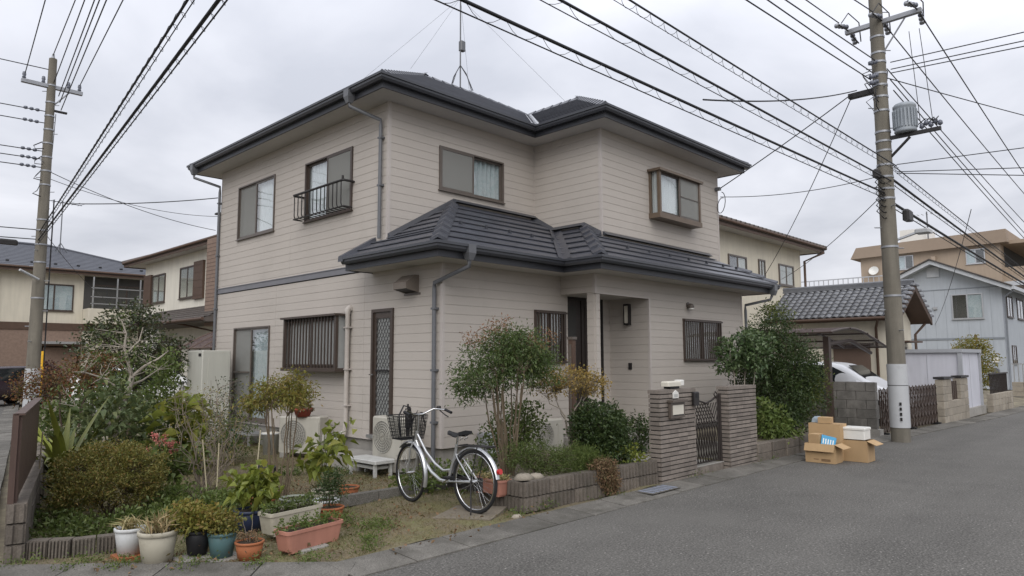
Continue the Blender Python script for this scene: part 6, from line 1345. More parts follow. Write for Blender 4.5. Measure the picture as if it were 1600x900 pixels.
plant('camellia_tree','tall dark camellia with airy crown left of the main house','tree',(4.85,15.4,0),[(0,0,2.15,.85,.8,.6),(-.5,.2,1.9,.55,.5,.45),(.55,-.1,1.8,.6,.5,.5),(.1,0,2.55,.5,.45,.3),(.2,-.3,1.4,.8,.6,.45),(-.4,-.2,1.5,.5,.4,.4)],470,11,.10,.085,.045,lf_cam,[(wig((0,0,0),(.1,0,1.3)),.06,.04),(wig((.1,0,1.2),(-.4,.1,2.0)),.035,.012),(wig((.1,0,1.2),(.5,-.1,2.1)),.035,.012),(wig((.1,0,1.3),(.1,.1,2.6)),.03,.01)],m_bark,up=.35,shell=.7,twigs=120,twr=.006,seed=7,stem_name='trunk')
plant('maple_shrub','red-brown leaved shrub between pale tree and left fence','shrub',(3.05,12.4,0),[(-.1,0,1.38,.55,.5,.22),(.3,0,1.6,.4,.35,.2),(-.45,.1,1.25,.35,.3,.2)],240,12,.07,.05,.024,lf_red,[(wig((0,0,0),(-.2,0,1.3)),.02,.008),(wig((.05,0,0),(.3,0,1.5)),.02,.008)],m_bark,twigs=60,seed=9)
plant('broadleaf_shrub','dense dark broad-leaved shrub behind the azalea bush','shrub',(3.15,10.75,0),[(-.1,0,.85,.42,.35,.35),(.35,.1,.75,.42,.4,.38),(.1,.2,1.1,.36,.32,.26),(.6,.2,.5,.4,.4,.35)],150,5,.10,.13,.07,lf_gry,[(wig((0,0,0),(.3*math.cos(k*1.7),.25*math.sin(k*1.7),.8)),.018,.008) for k in range(5)],m_gstem,up=.15,out=.8,flat=.7,twigs=60,seed=11,droop=.3)
plant('upright_green_shrub','bright green upright shrub in front of the beige water heater','shrub',(4.35,12.3,0),[(0,0,1.15,.25,.25,.4),(.05,0,1.55,.16,.16,.28),(-.15,.1,.8,.3,.3,.4)],190,11,.06,.075,.03,lf_grn,[(wig((0,0,0),(.03*k,0,1.5)),.012,.005) for k in range(-1,3)],m_gstem,up=.7,twigs=40,seed=13)
plant('ginger_clump','yellow-green broad-leaved clump near the beige water heater','plant',(4.0,10.6,0),[(0,0,.85,.32,.3,.32),(.1,.1,.5,.35,.35,.3)],46,4,.08,.26,.13,lf_yel,[(wig((0,0,0),(.2*math.cos(k*1.5),.2*math.sin(k*1.5),.8)),.012,.006) for k in range(5)],m_gstem,up=.5,flat=.4,twigs=20,seed=15,droop=.35)
plant('weedy_shrub','loose green weeds and dry stalks between clump and water heater','weeds',(4.75,11.2,0),[(0,0,.55,.5,.5,.45),(.4,.2,.4,.4,.4,.35)],200,8,.07,.06,.025,lf_mid,[(wig((rnd.uniform(-.3,.5),rnd.uniform(-.3,.3),0),(rnd.uniform(-.4,.6),rnd.uniform(-.3,.3),rnd.uniform(.7,1.15)),8,.05),.006,.003) for k in range(9)],m_straw if False else mat('stalk_straw',(.36,.29,.17),.9,.15,8),twigs=30,seed=17)
# each long arching leaf of the strap-leaved clump is a part of its own
def strap_leaf(L, W, arch, n=7):
    vs = []
    for i in range(n+1):
        t = i/n; x = L*t*(1-.25*t*arch); z = L*(t*.95-arch*.75*t*t); w_ = W*math.sin(math.pi*(.12+.88*t)**.8)*(1 if t < 1 else .0)+.004
        vs += [(x*.75,-w_/2,z+.12*w_),(x*.75,0,z),(x*.75,w_/2,z+.12*w_)]
    fs = [(i*3+k,i*3+k+1,i*3+k+4,i*3+k+3) for i in range(n) for k in (0,1)]
    me = bpy.data.meshes.new('leaf'); me.from_pydata(vs, [], fs); me.polygons.foreach_set('use_smooth',[True]*len(fs)); return me
def strap_clump(label, base, n, L, W, lm, group=None, seed=0, cat='plant', name='strap_leaf_clump'):
    r_ = random.Random(seed); t = thing(name, label, cat, base, 0, group); ms = [strap_leaf(L*k, W, a) for k,a in ((1,.5),(.85,.8),(1.1,.3),(.95,1.0))]
    for m in ms: m.materials.append(lm)
    for i in range(n):
        o = link('leaf', ms[i % 4], t); o.location = (r_.uniform(-.08,.08),r_.uniform(-.08,.08),0); o.rotation_euler = (r_.uniform(-.25,.25),r_.uniform(-.5,.35),r_.uniform(0,6.28)); k = r_.uniform(.7,1.1); o.scale = (k,k,k)
    return t
m_strap = mat('strap_leaf_green', (.19,.21,.04), .4, .2, 6, objvar=.5, spec=.4); m_strap2 = mat('strap_leaf_dark', (.045,.07,.022), .4, .2, 6, objvar=.4, spec=.4)
strap_clump('yellow-green strap-leaved clump right behind the brown slat fence',(2.42,10.0,.2),36,.95,.085,m_strap,seed=3)
strap_clump('second strap-leaved clump further along the brown fence',(2.85,11.2,.2),32,1.0,.085,m_strap,seed=5)
strap_clump('dark strap-leaved clump between azalea bush and fence',(2.25,9.2,.0),24,.55,.07,m_strap2,seed=7)
plant('hydrangea','faded pink hydrangea heads beside the azalea bush','hydrangea',(3.15,9.0,0),[(0,0,.72,.10,.10,.07),(.17,.05,.62,.09,.09,.06),(-.12,.1,.58,.08,.08,.06)],40,12,.02,.028,.024,lf_pink,[(wig((0,0,0),(.15*math.cos(k),.1*math.sin(k),.65)),.006,.004) for k in range(5)],m_gstem,twigs=0,seed=19,crown='flower_heads')
plant('hydrangea_leaves','green leafy hydrangea foliage under the pink heads','plant',(3.3,9.0,0),[(0,0,.42,.4,.35,.22)],60,6,.07,.12,.075,lf_mid,[(wig((0,0,0),(.15,0,.4)),.008,.005)],m_gstem,up=.2,flat=.7,seed=21)
st_tw = [(wig((rnd.uniform(-.1,.1),rnd.uniform(-.1,.1),0),(rnd.uniform(-.5,.5),rnd.uniform(-.4,.4),rnd.uniform(.75,1.35)),8,.06),rnd.uniform(.006,.012),.002) for k in range(20)]
plant('twiggy_shrub','nearly bare twiggy shrub between azalea bush and left nandina','shrub',(3.6,8.7,.0),[(0,0,.75,.48,.45,.45),(-.1,0,1.1,.4,.4,.25)],150,3,.05,.035,.016,lf_olv,st_tw,m_twig,twigs=140,twr=.0025,seed=23)
plant('twiggy_shrub','second greyer twiggy shrub with small dark leaves by the water heater','shrub',(4.35,9.9,.0),[(0,0,.8,.4,.4,.45),(.1,0,1.2,.3,.3,.25)],130,4,.05,.04,.02,lf_cam,[(wig((rnd.uniform(-.1,.1),rnd.uniform(-.1,.1),0),(rnd.uniform(-.4,.4),rnd.uniform(-.3,.3),rnd.uniform(.8,1.45)),8,.06),.007,.002) for k in range(11)],m_twig,twigs=60,twr=.002,seed=25)
stake = thing('garden_stakes','thin pale bamboo stakes leaning in the left flower bed','stakes',(3.5,8.2,0))
for p,q_ in (((3.45,8.2,0),(3.38,8.25,.75)),((3.52,8.15,0),(3.55,8.2,.7)),((2.0,9.2,.3),(1.95,8.9,.9)),((3.9,8.0,0),(4.1,8.3,.8))): MB().tube([p,q_], .008, 5).build('stake', mat('bamboo',(.42,.37,.25),.7,.1,8), stake)
def nandina(label, base, canes, H, spread, ncl, per, lm, top, seed, blobs, rtop):
    rg = random.Random(seed); st = []
    for k in range(canes):
        a = rg.uniform(0,6.28); r_ = rg.uniform(.02,.12); R2 = r_+rg.uniform(.05,spread); st.append((wig((r_*math.cos(a),r_*math.sin(a),0),(R2*math.cos(a),R2*math.sin(a),H*rg.uniform(.8,1.0)),7,.02,rg),.012,.006))
    return plant('nandina', label, 'shrub', base, blobs, ncl, per, .06, .052, .015, lm, st, m_cane, up=-.05, out=.55, flat=.6, shell=.75, twigs=110, twr=.0025, seed=seed, stem_name='cane', droop=.25)
nR = nandina('tall nandina with bare canes and green feathery crown in front of the wall',(6.12,6.0,.28),18,1.25,.30,430,24,lf_nan,None,31,[(0,0,1.42,.55,.5,.32),(-.15,.1,1.22,.55,.45,.3),(.3,-.1,1.3,.4,.4,.28),(-.45,.25,1.05,.22,.22,.25),(.05,0,1.6,.4,.35,.2)],None)
plant('nandina_tips','red-tinged top sprays of the tall nandina','foliage',(6.12,6.0,.28),[(.25,-.15,1.66,.28,.2,.14),(-.15,.1,1.72,.2,.2,.1),(-.3,.2,1.6,.2,.2,.12)],70,16,.055,.045,.017,lf_nanr,[],twigs=0,up=.1,seed=33) if False else None
v, f, _ = foliage(None, [(.32,-.18,1.62,.26,.2,.13),(-.12,.08,1.76,.2,.2,.10),(-.32,.2,1.6,.18,.18,.12)], 48, 14, .05, .045, .015, np.random.default_rng(33), .1); tag(link('red_tips', mesh_np('red_tips', v, f, lf_nanr), nR), kind='stuff')
nL = nandina('smaller yellowish nandina among the pots in front of the garden window',(3.92,7.45,.05),9,1.18,.16,220,15,lf_olv,None,35,[(0,0,1.18,.36,.34,.09),(-.15,0,1.30,.22,.2,.08),(.18,.05,1.26,.22,.2,.09),(-.25,.1,1.12,.16,.16,.07),(.1,-.05,1.40,.14,.14,.07)],None)
plant('leafy_pot_plant','light green large-leaved potted plant right of the left nandina','plant',(4.45,7.35,.18),[(0,0,.45,.2,.2,.2),(.12,0,.62,.14,.14,.14),(-.12,.05,.35,.16,.16,.16)],44,3,.06,.15,.085,lf_yel,[(wig((0,0,0),(.12*math.cos(k*2),.1*math.sin(k*2),.6)),.008,.004) for k in range(4)],m_gstem,up=.1,flat=.6,twigs=16,seed=37,droop=.35)
plant('hydrangea_plant','yellow-green hydrangea growing in the navy pot','plant',(3.24,6.68,.2),[(0,0,.2,.24,.24,.15),(.05,0,.3,.16,.16,.1)],60,4,.05,.12,.075,lf_yel,[(wig((0,0,0),(.1*math.cos(k*2),.1*math.sin(k*2),.25)),.006,.004) for k in range(4)],m_gstem,up=.2,flat=.7,twigs=12,seed=39,droop=.3)
# ---- planting by the gate
plant('gold_tree','thin-branched small tree with sparse golden leaves beside the gate pier','tree',(7.25,5.98,.28),[(0,0,1.12,.42,.36,.16),(.3,-.1,1.02,.3,.26,.12),(-.3,.1,1.05,.26,.26,.16)],260,8,.06,.042,.022,lf_gold,[(wig((0,0,0),(-.02,0,.35)),.028,.02),(wig((-.02,0,.33),(-.25,.05,.95),6,.08),.016,.005),(wig((-.02,0,.33),(.2,-.05,.9),6,.08),.016,.005),(wig((.1,0,.6),(.5,-.1,1.05),6,.08),.010,.004),(wig((-.12,0,.6),(-.5,.1,1.0),6,.08),.010,.004)],m_barkp,twigs=230,twr=.0026,seed=41,stem_name='trunk',tm=m_twig)
plant('azalea_ball','dense dark green azalea ball left of the wide gate pier','bush',(7.42,5.66,.28),[(0,0,.46,.40,.34,.38),(-.18,-.05,.5,.28,.26,.28),(.22,0,.42,.28,.25,.34),(0,-.1,.22,.42,.3,.24)],900,13,.04,.048,.024,lf_dark,[(wig((0,0,0),(.2*math.cos(k*1.5),.2*math.sin(k*1.5),.4)),.012,.006) for k in range(5)],up=.45,shell=.4,twigs=80,seed=43)
plant('aucuba','yellow-spotted low leaves at the foot of the azalea ball','plant',(7.62,5.42,.28),[(0,0,.12,.25,.14,.14),(.15,-.08,.05,.16,.1,.2)],60,5,.04,.07,.035,lf_yel,[],m_gstem,up=.2,seed=45,zmin=-.2,twigs=0)
plant('juniper','grey-green feathery low shrub in the planter bed','shrub',(6.22,5.62,.28),[(0,0,.2,.42,.3,.2),(-.2,.1,.28,.25,.22,.16),(.2,-.1,.15,.3,.22,.17)],420,14,.04,.035,.009,lf_mid,[(wig((0,0,0),(.2*math.cos(k*1.5),.2*math.sin(k*1.5),.2)),.010,.005) for k in range(4)],up=.4,shell=.6,twigs=60,seed=47,zmin=-.12)
plant('heather_shrub','bright green needle-leaved shrub above the planter wall','shrub',(6.78,5.50,.28),[(0,0,.16,.34,.24,.18),(.2,-.05,.12,.25,.2,.14)],330,15,.035,.05,.006,lf_grn,[],m_gstem,up=.5,twigs=0,seed=49,zmin=-.15)
plant('trailing_shrub','brown trailing shrub hanging over the planter wall','shrub',(6.98,5.20,.28),[(0,0,.0,.20,.10,.16),(.03,-.03,-.12,.15,.07,.13),(-.05,.05,.1,.2,.14,.08)],300,13,.028,.032,.013,lf_brn,[],m_twig,up=-.3,twigs=0,seed=51,zmin=-.27)
plant('small_shrub','loose green shrub behind the tall nandina canes','shrub',(6.75,6.55,.25),[(0,0,.45,.4,.35,.3),(.3,0,.6,.3,.3,.25),(-.35,-.1,.3,.3,.3,.25)],240,9,.06,.06,.03,lf_mid,[(wig((0,0,0),(.2*math.cos(k*1.5),.2*math.sin(k*1.5),.5)),.012,.005) for k in range(5)],twigs=60,seed=53)
plant('creeper_patch','green and yellowish low plants behind the bicycle','plant',(5.75,7.0,.0),[(0,0,.16,.38,.3,.15),(.25,-.3,.2,.3,.3,.18),(-.3,.2,.1,.25,.25,.1)],170,7,.05,.065,.04,lf_grn,[],m_gstem,up=.4,twigs=0,seed=55)
# ---- right of the gate
plant('camellia_small','light-stemmed camellia above the narrow gate pier','tree',(11.5,5.62,.28),[(0,0,1.48,.42,.4,.34),(-.25,.1,1.35,.3,.3,.25),(.25,-.1,1.6,.3,.3,.25),(.3,0,1.2,.25,.25,.2)],210,11,.06,.085,.045,leafmat('leaf_camellia_gloss',[(.03,.055,.02),(.05,.08,.03),(.09,.12,.055),(.04,.065,.025)],.3,.15),[(wig((-.1,0,0),(-.25,.1,1.3),6,.04),.016,.008),(wig((0,0,0),(.1,0,1.3),6,.04),.018,.008),(wig((.05,0,0),(.3,-.1,1.4),6,.04),.014,.007)],m_barkp,twigs=50,seed=57,stem_name='trunk')
plant('osmanthus','large dark green osmanthus bush between gate and carport','tree',(13.0,5.62,.25),[(0,0,1.0,.80,.65,.75),(-.35,.1,1.6,.6,.5,.5),(-.55,.2,1.1,.5,.5,.6),(.3,-.1,1.3,.6,.5,.6),(-.3,-.2,.7,.5,.45,.5),(-.1,.1,2.05,.32,.3,.35),(.3,.1,1.9,.35,.35,.35),(.55,-.15,.7,.55,.45,.6),(.6,-.1,1.2,.5,.4,.5)],1500,13,.07,.062,.024,lf_dark,[(wig((0,0,0),(.3*math.cos(k*1.3),.3*math.sin(k*1.3),1.4)),.03,.01) for k in range(5)],m_bark,up=.4,shell=.55,twigs=120,twr=.004,seed=59,stem_name='trunk')
v, f, _ = foliage(None, [(.55,-.35,.95,.35,.3,.4),(.65,-.2,.6,.3,.3,.35),(-.1,.0,2.25,.25,.25,.2)], 150, 12, .06, .062, .024, np.random.default_rng(61), .4)
link('young_shoots', mesh_np('young_shoots', v, f, leafmat('leaf_osmanthus_young',[(.07,.09,.02),(.10,.11,.025),(.05,.07,.018)],.45,.3)), bpy.data.objects['osmanthus'])
plant('hedge_shrub','dark leafy shrub seen through the iron gate','shrub',(9.75,6.7,.05),[(0,0,.35,.5,.3,.32)],170,9,.06,.06,.03,lf_dark,[(wig((0,0,0),(.1,0,.4)),.012,.006)],m_bark,twigs=20,seed=64)
plant('fern_shrub','bright yellow-green low shrub beside the narrow gate pier','shrub',(11.75,5.32,.26),[(0,0,.22,.28,.2,.2),(.2,-.08,.15,.25,.16,.16),(-.1,.1,.5,.25,.2,.22),(.35,.0,.32,.24,.2,.22),(.55,-.1,.15,.2,.15,.15)],230,7,.05,.10,.04,lf_grn,[],m_gstem,up=.3,twigs=0,seed=63)
plant('dark_undergrowth','dark shady shrub low under the osmanthus','shrub',(12.3,5.45,.26),[(0,0,.3,.5,.3,.3),(.5,0,.25,.4,.3,.28)],260,9,.06,.07,.03,lf_dark,[],m_gstem,twigs=0,seed=65)
plant('round_bush','round yellow-green bush in front of the blue-grey house','bush',(28.3,5.5,.0),[(0,0,1.6,.75,.7,.55),(.1,0,2.0,.5,.5,.35),(0,0,1.0,.6,.6,.5)],420,11,.09,.09,.045,lf_olv,[(wig((0,0,0),(0,0,1.6)),.05,.03)],m_bark,up=.4,twigs=30,seed=67)
plant('clipped_bush','dark clipped bush behind the silver car','bush',(20.6,8.4,.0),[(0,0,1.2,.6,.6,.35)],220,10,.08,.07,.035,lf_dark,[(wig((0,0,0),(0,0,1.1)),.04,.02)],m_bark,twigs=20,seed=69)
plant('far_bush','dark bush in front of the far left cream house','bush',(4.5,36.5,.0),[(0,0,1.7,.95,.8,.8),(.2,0,2.2,.6,.5,.5)],320,10,.12,.13,.07,lf_dark,[(wig((0,0,0),(0,0,1.4)),.06,.03)],m_bark,twigs=20,seed=71)
plant('far_bush','dark wine-red bush behind the yellow guard','bush',(6.2,28.5,.0),[(0,0,1.1,.6,.6,.5)],200,10,.09,.09,.045,leafmat('leaf_wine',[(.035,.016,.018),(.06,.025,.025),(.03,.025,.018)],.5,.2),[(wig((0,0,0),(0,0,.9)),.04,.02)],m_bark,twigs=20,seed=73)
plant('hedge_shrub','dark green shrub filling the garden edge behind the strap-leaved clumps','shrub',(3.5,13.6,0),[(0,0,.8,.6,.6,.55),(.6,.3,.9,.6,.5,.5),(-.3,-.4,.6,.4,.4,.45)],260,10,.09,.10,.05,lf_mid,[(wig((0,0,0),(.2,0,.9)),.03,.015)],m_bark,twigs=30,seed=75)
fbx = thing('flower_box','terracotta flower box with yellow flowers far down the side street','planter',(2.9,29.5,0)); MB().box(2.5,3.4,29.3,29.7,0,.32).build('box', mat('terracotta',(.36,.13,.075),.8,.12,6,objvar=.12,streak=.1), fbx)
v, f, _ = foliage(None, [(.05,0,.48,.4,.2,.14)], 60, 8, .05, .09, .05, np.random.default_rng(77), .5); link('flowers', mesh_np('flowers', v, f, lf_gold), fbx)
gp = thing('stone_gatepost','pale stone gatepost with plate by the far left bush','post',(4.6,33,0)); MB().box(4.4,4.8,32.9,33.2,0,1.7).build('shaft', m_blk3, gp); MB().box(4.36,4.84,32.86,33.24,1.7,1.78).build('cap', m_conc, gp)
fwl = thing('block_wall','low white wall panel far down the side street','wall',(3.3,33,0)); MB().box(2.2,3.9,33,33.2,0,1.15).build('panel', m_nwhite, fwl); MB().box(2.15,3.95,32.95,33.25,1.15,1.22).build('coping', m_conc, fwl)
frl = thing('yard_railing','thin grey railing across the parking space behind the shrubs','railing',(6.5,18.4,0))
for i in range(12): MB().box(5.9+i*.22,5.915+i*.22,18.4,18.415,0,1.12).build('bar', m_pipe, frl)
MB().box(5.85,8.5,18.39,18.425,1.10,1.13).build('rail', m_pipe, frl); MB().box(7.25,7.32,18.36,18.44,0,1.5).build('post', m_steel, frl)

# ---- pots and planters
m_terra = MATS['terracotta']; m_potw = mat('pot_white',(.56,.57,.57),.5,.06,6,dirt=((.33,.31,.27),9,.55,.8)); m_potc = mat('pot_cream',(.43,.40,.32),.6,.07,5,dirt=((.25,.22,.16),7,.5,.8)); m_potk = mat('pot_black',(.018,.018,.02),.5,.1,6); m_pott = mat('pot_teal',(.085,.16,.165),.5,.1,6,dirt=((.16,.17,.15),8,.55,.8)); m_potn = mat('pot_navy',(.025,.035,.075),.4,.1,6); m_poto = mat('pot_orange',(.34,.12,.05),.75,.12,6,dirt=((.2,.1,.06),7,.5,.8)); m_pink = mat('planter_pink',(.40,.185,.135),.65,.08,5,streak=.12); m_soil = mat('potting_soil',(.05,.036,.025),.95,.25,25,.8,60); m_potg = mat('pot_grey_green',(.24,.26,.22),.7,.1,6)
def pot(label, x, y, z, rt, h, mt, rb=None, ribs=False, seed=0):
    rb = rb or rt*.74; t = thing('plant_pot', label, 'pot', (x,y,z))
    MB().lathe([(0,0),(rb,0),(rb+(rt-rb)*.85,h*.85),(rt*.95,h*.86),(rt*.93,h*.8),(0,h*.8)],26,(x,y,z)).build('body', mt, t)
    MB().lathe([(rt*.94,h*.86),(rt*1.03,h*.87),(rt*1.04,h*.99),(rt*1.0,h),(rt*.92,h),(rt*.9,h*.84)],26,(x,y,z)).build('rim', mt, t)
    MB().lathe([(0,h*.93),(rt*.45,h*.94),(rt*.91,h*.9)],14,(x,y,z)).build('soil', m_soil, t); return t
def trough(label, cx, cy, z, L, W, h, rz, mt):
    t = thing('planter_box', label, 'planter', (cx,cy,z), R(rz)); a,b = L/2,W/2; n = 5
    def rr_(a,b,r,z_): 
        pts = []
        for (sx,sy,a0) in ((1,1,0),(-1,1,90),(-1,-1,180),(1,-1,270)):
            for k in range(4): an_ = R(a0+30*k); pts.append((sx*(a-r)+r*math.cos(an_), sy*(b-r)+r*math.sin(an_), z_))
        return pts
    m = MB(); rings = [rr_(a*.88,b*.80,.03,0),rr_(a*.96,b*.93,.03,h*.82),rr_(a,b,.035,h*.84),rr_(a,b,.035,h),rr_(a*.95,b*.88,.03,h),rr_(a*.93,b*.86,.03,h*.8)]; q_ = 16
    for r2 in rings: m.v += r2
    for i in range(len(rings)-1):
        for k in range(q_): j = (k+1) % q_; m.f.append((i*q_+k,i*q_+j,(i+1)*q_+j,(i+1)*q_+k)); m.sm.append(False)
    m.f.append(tuple(range(q_))); m.sm.append(False); m.build('body', mt, t, local=True)
    s = MB(); s.v = rr_(a*.945,b*.875,.03,h*.88); s.f = [tuple(range(16))]; s.sm = [False]; s.build('soil', m_soil, t, local=True)
    for sx in (-1,1): MB().box(sx*a*.7-.03,sx*a*.7+.03,-b*.8,b*.8,-.018,.0).build('foot', mt, t, local=True)
    return t
def blades(P, A, L, W, rg, curve=.5):
    n = len(P); Ln = L*rg.uniform(.55,1.2,(n,1)); S_ = unit(np.cross(A,rg.normal(size=(n,3)))); o_ = A.copy(); o_[:,2] *= -curve; Wn = W*rg.uniform(.7,1.2,(n,1))
    m1 = P+A*Ln*.55; tip = P+A*Ln+(o_*curve-np.array([0,0,curve*.35]))*Ln*.45
    v = np.stack([P-S_*Wn*.4,P+S_*Wn*.4,m1+S_*Wn*.5,m1-S_*Wn*.5,tip],1).reshape(-1,3); b = np.arange(n)[:,None]*5
    t = np.concatenate([b+np.array([[0,1,2]]),b+np.array([[0,2,3]]),b+np.array([[3,2,4]])],1).reshape(-1,3); return v, t
def tuft(name, label, base, n, L, W, lm, spread=.05, seed=0, cat='plant', group=None, lean=.55):
    rg = np.random.default_rng(seed); P = np.column_stack([rg.normal(size=(n,2))*spread,np.zeros(n)]); A = unit(np.column_stack([rg.normal(size=(n,2))*lean,np.ones(n)])); v, f = blades(P,A,L,W,rg,.6)
    return tag(link(name, mesh_np(name, v, f, lm), None, base), label, cat, group)
pot('white plastic pot with rim on a brick in the front row',2.09,6.50,.055,.115,.215,m_potw); tuft('spider_plant','pale striped spiky plant in the white pot',(2.09,6.50,.25),70,.16,.012,lf_straw,.03,1)
pot('large cream pot second in the front row',2.21,6.20,.0,.15,.275,m_potc,.11); tuft('dry_grass_plant','dry straw-coloured spiky plant in the large cream pot',(2.21,6.20,.25),110,.24,.010,leafmat('leaf_dry',[(.30,.22,.12),(.20,.15,.08),(.13,.13,.05),(.36,.29,.17)],.8,.2),.05,2)
pot('black pot on a slab in the front row',2.50,6.12,.05,.105,.19,m_potk); pot('teal pot in the front row',2.65,5.99,.02,.118,.20,m_pott); pot('small orange clay pot in the front row',2.80,5.80,.0,.115,.15,m_poto,.09)
plant('potted_shrub','wide olive-yellow plant spilling over the black pot','plant',(2.50,6.12,.22),[(0,0,.1,.2,.2,.10),(-.05,.05,.18,.14,.14,.07)],150,9,.03,.045,.024,lf_olv,[],m_gstem,twigs=0,up=.4,seed=81,zmin=-.05)
plant('potted_shrub','olive-brown small-leaved plant in the teal pot','plant',(2.65,5.99,.2),[(0,0,.08,.15,.15,.09)],100,9,.025,.035,.018,lf_aza,[],m_gstem,twigs=0,up=.4,seed=82)
plant('potted_seedlings','few dry twigs and weeds in the orange clay pot','plant',(2.80,5.80,.12),[(0,0,.06,.09,.09,.05)],30,6,.02,.03,.014,lf_brn,[(wig((0,0,0),(.03,.02,.24)),.004,.002),(wig((0,.02,0),(-.05,.03,.2)),.004,.002)],m_twig,twigs=6,twr=.001,seed=83)
pot('navy glazed pot behind the cream trough',3.21,6.66,.0,.145,.225,m_potn); pot('terracotta pot at the right end of the cream trough',3.93,6.40,.0,.135,.18,m_poto)
plant('potted_shrub','dark round small-leaved shrub in the terracotta pot','plant',(3.93,6.42,.16),[(0,0,.16,.17,.17,.14),(.02,0,.28,.12,.12,.1)],170,9,.028,.028,.014,lf_dark,[(wig((0,0,0),(.0,0,.2)),.01,.005)],m_bark,twigs=20,twr=.002,seed=84)
pot('grey-green bowl pot in the back row',3.95,7.15,.0,.16,.17,m_potg); pot('shallow pale pot in the back row by the light green plant',4.42,7.32,.0,.15,.17,m_potc); pot('second terracotta pot in the back row',4.75,7.35,.0,.13,.16,m_poto); pot('black nursery pot on the lawn behind the twiggy shrub',4.45,8.9,.0,.17,.26,m_potk); pot('brown pot under the left nandina',3.65,7.3,.0,.13,.18,m_poto); pot('pale round pot by the lawn edging',4.15,6.85,.0,.14,.16,m_potw)
trough('salmon pink long planter box in the front row',3.32,5.74,.035,.62,.22,.17,9,m_pink); trough('cream long planter box behind the pink one',3.38,6.18,.09,.60,.22,.19,9,m_potc); trough('terracotta planter box on the step of the planter wall',5.62,5.78,.17,.48,.2,.16,85,m_pink)
for (nm,lb,c,L,n,lm,sd,rz) in (('seedlings','low green seedlings in the pink planter box',(3.32,5.74,.18),.26,60,lf_grn,91,9),('seedlings','straggly green plants in the cream planter box',(3.38,6.18,.26),.25,70,lf_mid,92,9),('wood_chips','dry leaves filling the terracotta planter box',(5.62,5.78,.31),.2,60,lf_straw,93,85)):
    rg = np.random.default_rng(sd); bl = [(L*math.cos(R(rz))*k,L*math.sin(R(rz))*k,.02 if 'chip' in nm else .05,.08,.07,.02 if 'chip' in nm else .05) for k in (-.9,-.45,0,.45,.9)]
    v, f, _ = foliage(None, bl, n, 9, .02, .04, .016, rg, .6); tag(link(nm, mesh_np(nm, v, f, lm), None, c), lb, 'plant')
rb_ = thing('brick_pair','two flat red bricks under the white pot','bricks',(2.1,6.48,.0)); 
for k in (0,1): MB().box(1.98+k*.125,2.10+k*.125,6.37,6.60,.0,.05).build('brick', m_poto, rb_)
for lb,x,y in (('flat grey paver under the black pot',2.46,6.10),('small grey paver under the teal pot',2.66,5.96),('grey stone paver under the pink planter box',3.30,5.70)): MB().bbox(x-.14,x+.14,y-.10,y+.10,-.01,.034 if 'teal' not in lb else .018,.008).build('paver', m_conc, None, (x,y,0), lb, 'paver')
pr3 = thing('plant_pot','red clay bowl with brownish succulents on the air conditioner','pot',(6.10,10.85,.71)); MB().lathe([(0,0),(.11,0),(.15,.10),(.165,.11),(.165,.14),(.14,.14),(.12,.11),(0,.11)],22,(6.10,10.85,.712)).build('body', mat('clay_red',(.26,.055,.035),.7,.12,6), pr3)
plant('succulent','brown-green rosette succulents in the red clay bowl','plant',(6.10,10.85,.80),[(0,.05,.14,.14,.14,.11),(0,-.12,.06,.12,.1,.07)],60,8,.02,.05,.03,leafmat('leaf_succulent',[(.10,.09,.05),(.14,.09,.06),(.07,.075,.04)],.5,.1),[],m_gstem,twigs=0,seed=95)
wb = thing('water_bucket','white plastic bucket standing by the air conditioner','bucket',(6.0,11.7,0)); MB().lathe([(0,0),(.12,0),(.15,.36),(.165,.365),(.165,.39),(.14,.39),(.135,.36),(0,.30)],20,(6.0,11.75,.0)).build('body', m_potw, wb); MB().lathe([(0,.40),(.16,.395),(.165,.37)],20,(6.0,11.75,0)).build('lid', m_cream, wb)
wb2 = thing('garden_hose_reel','dark green hose reel and tools leaning by the garden window','hose reel',(5.7,12.8,0)); MB().tube([(5.7+.16*math.cos(k*.5),12.8,.24+.16*math.sin(k*.5)) for k in range(26)], .02, 6).build('hose', mat('hose_green',(.03,.08,.045),.5,.1,6), wb2); MB().box(5.52,5.88,12.7,12.9,0,.05).build('base', m_dark, wb2); MB().tube([(5.7,12.8,.05),(5.7,12.8,.5)], .02, 6).build('upright', m_dark, wb2)
# rocks and clods
for i,(x,y,s,lb) in enumerate(((5.78,5.45,.10,'pale lumpy stone at the corner of the planter wall'),(5.95,5.42,.08,'smaller pale stone beside the lumpy one'),(5.35,5.15,.05,'small pebble by the kerb next to the bicycle'))):
    r_ = random.Random(i); m = MB().lathe([(0,-.5),(.7,-.3),(1,.1),(.6,.55),(0,.65)],9); m.v = [(a*s*1.3*(1+r_.uniform(-.15,.15)),b*s*(1+r_.uniform(-.15,.15)),c*s*(1+r_.uniform(-.1,.1))) for a,b,c in m.v]; m.build('stone', m_blk3, None, (x,y,.33 if i < 2 else .03), lb, 'stone', local=True)

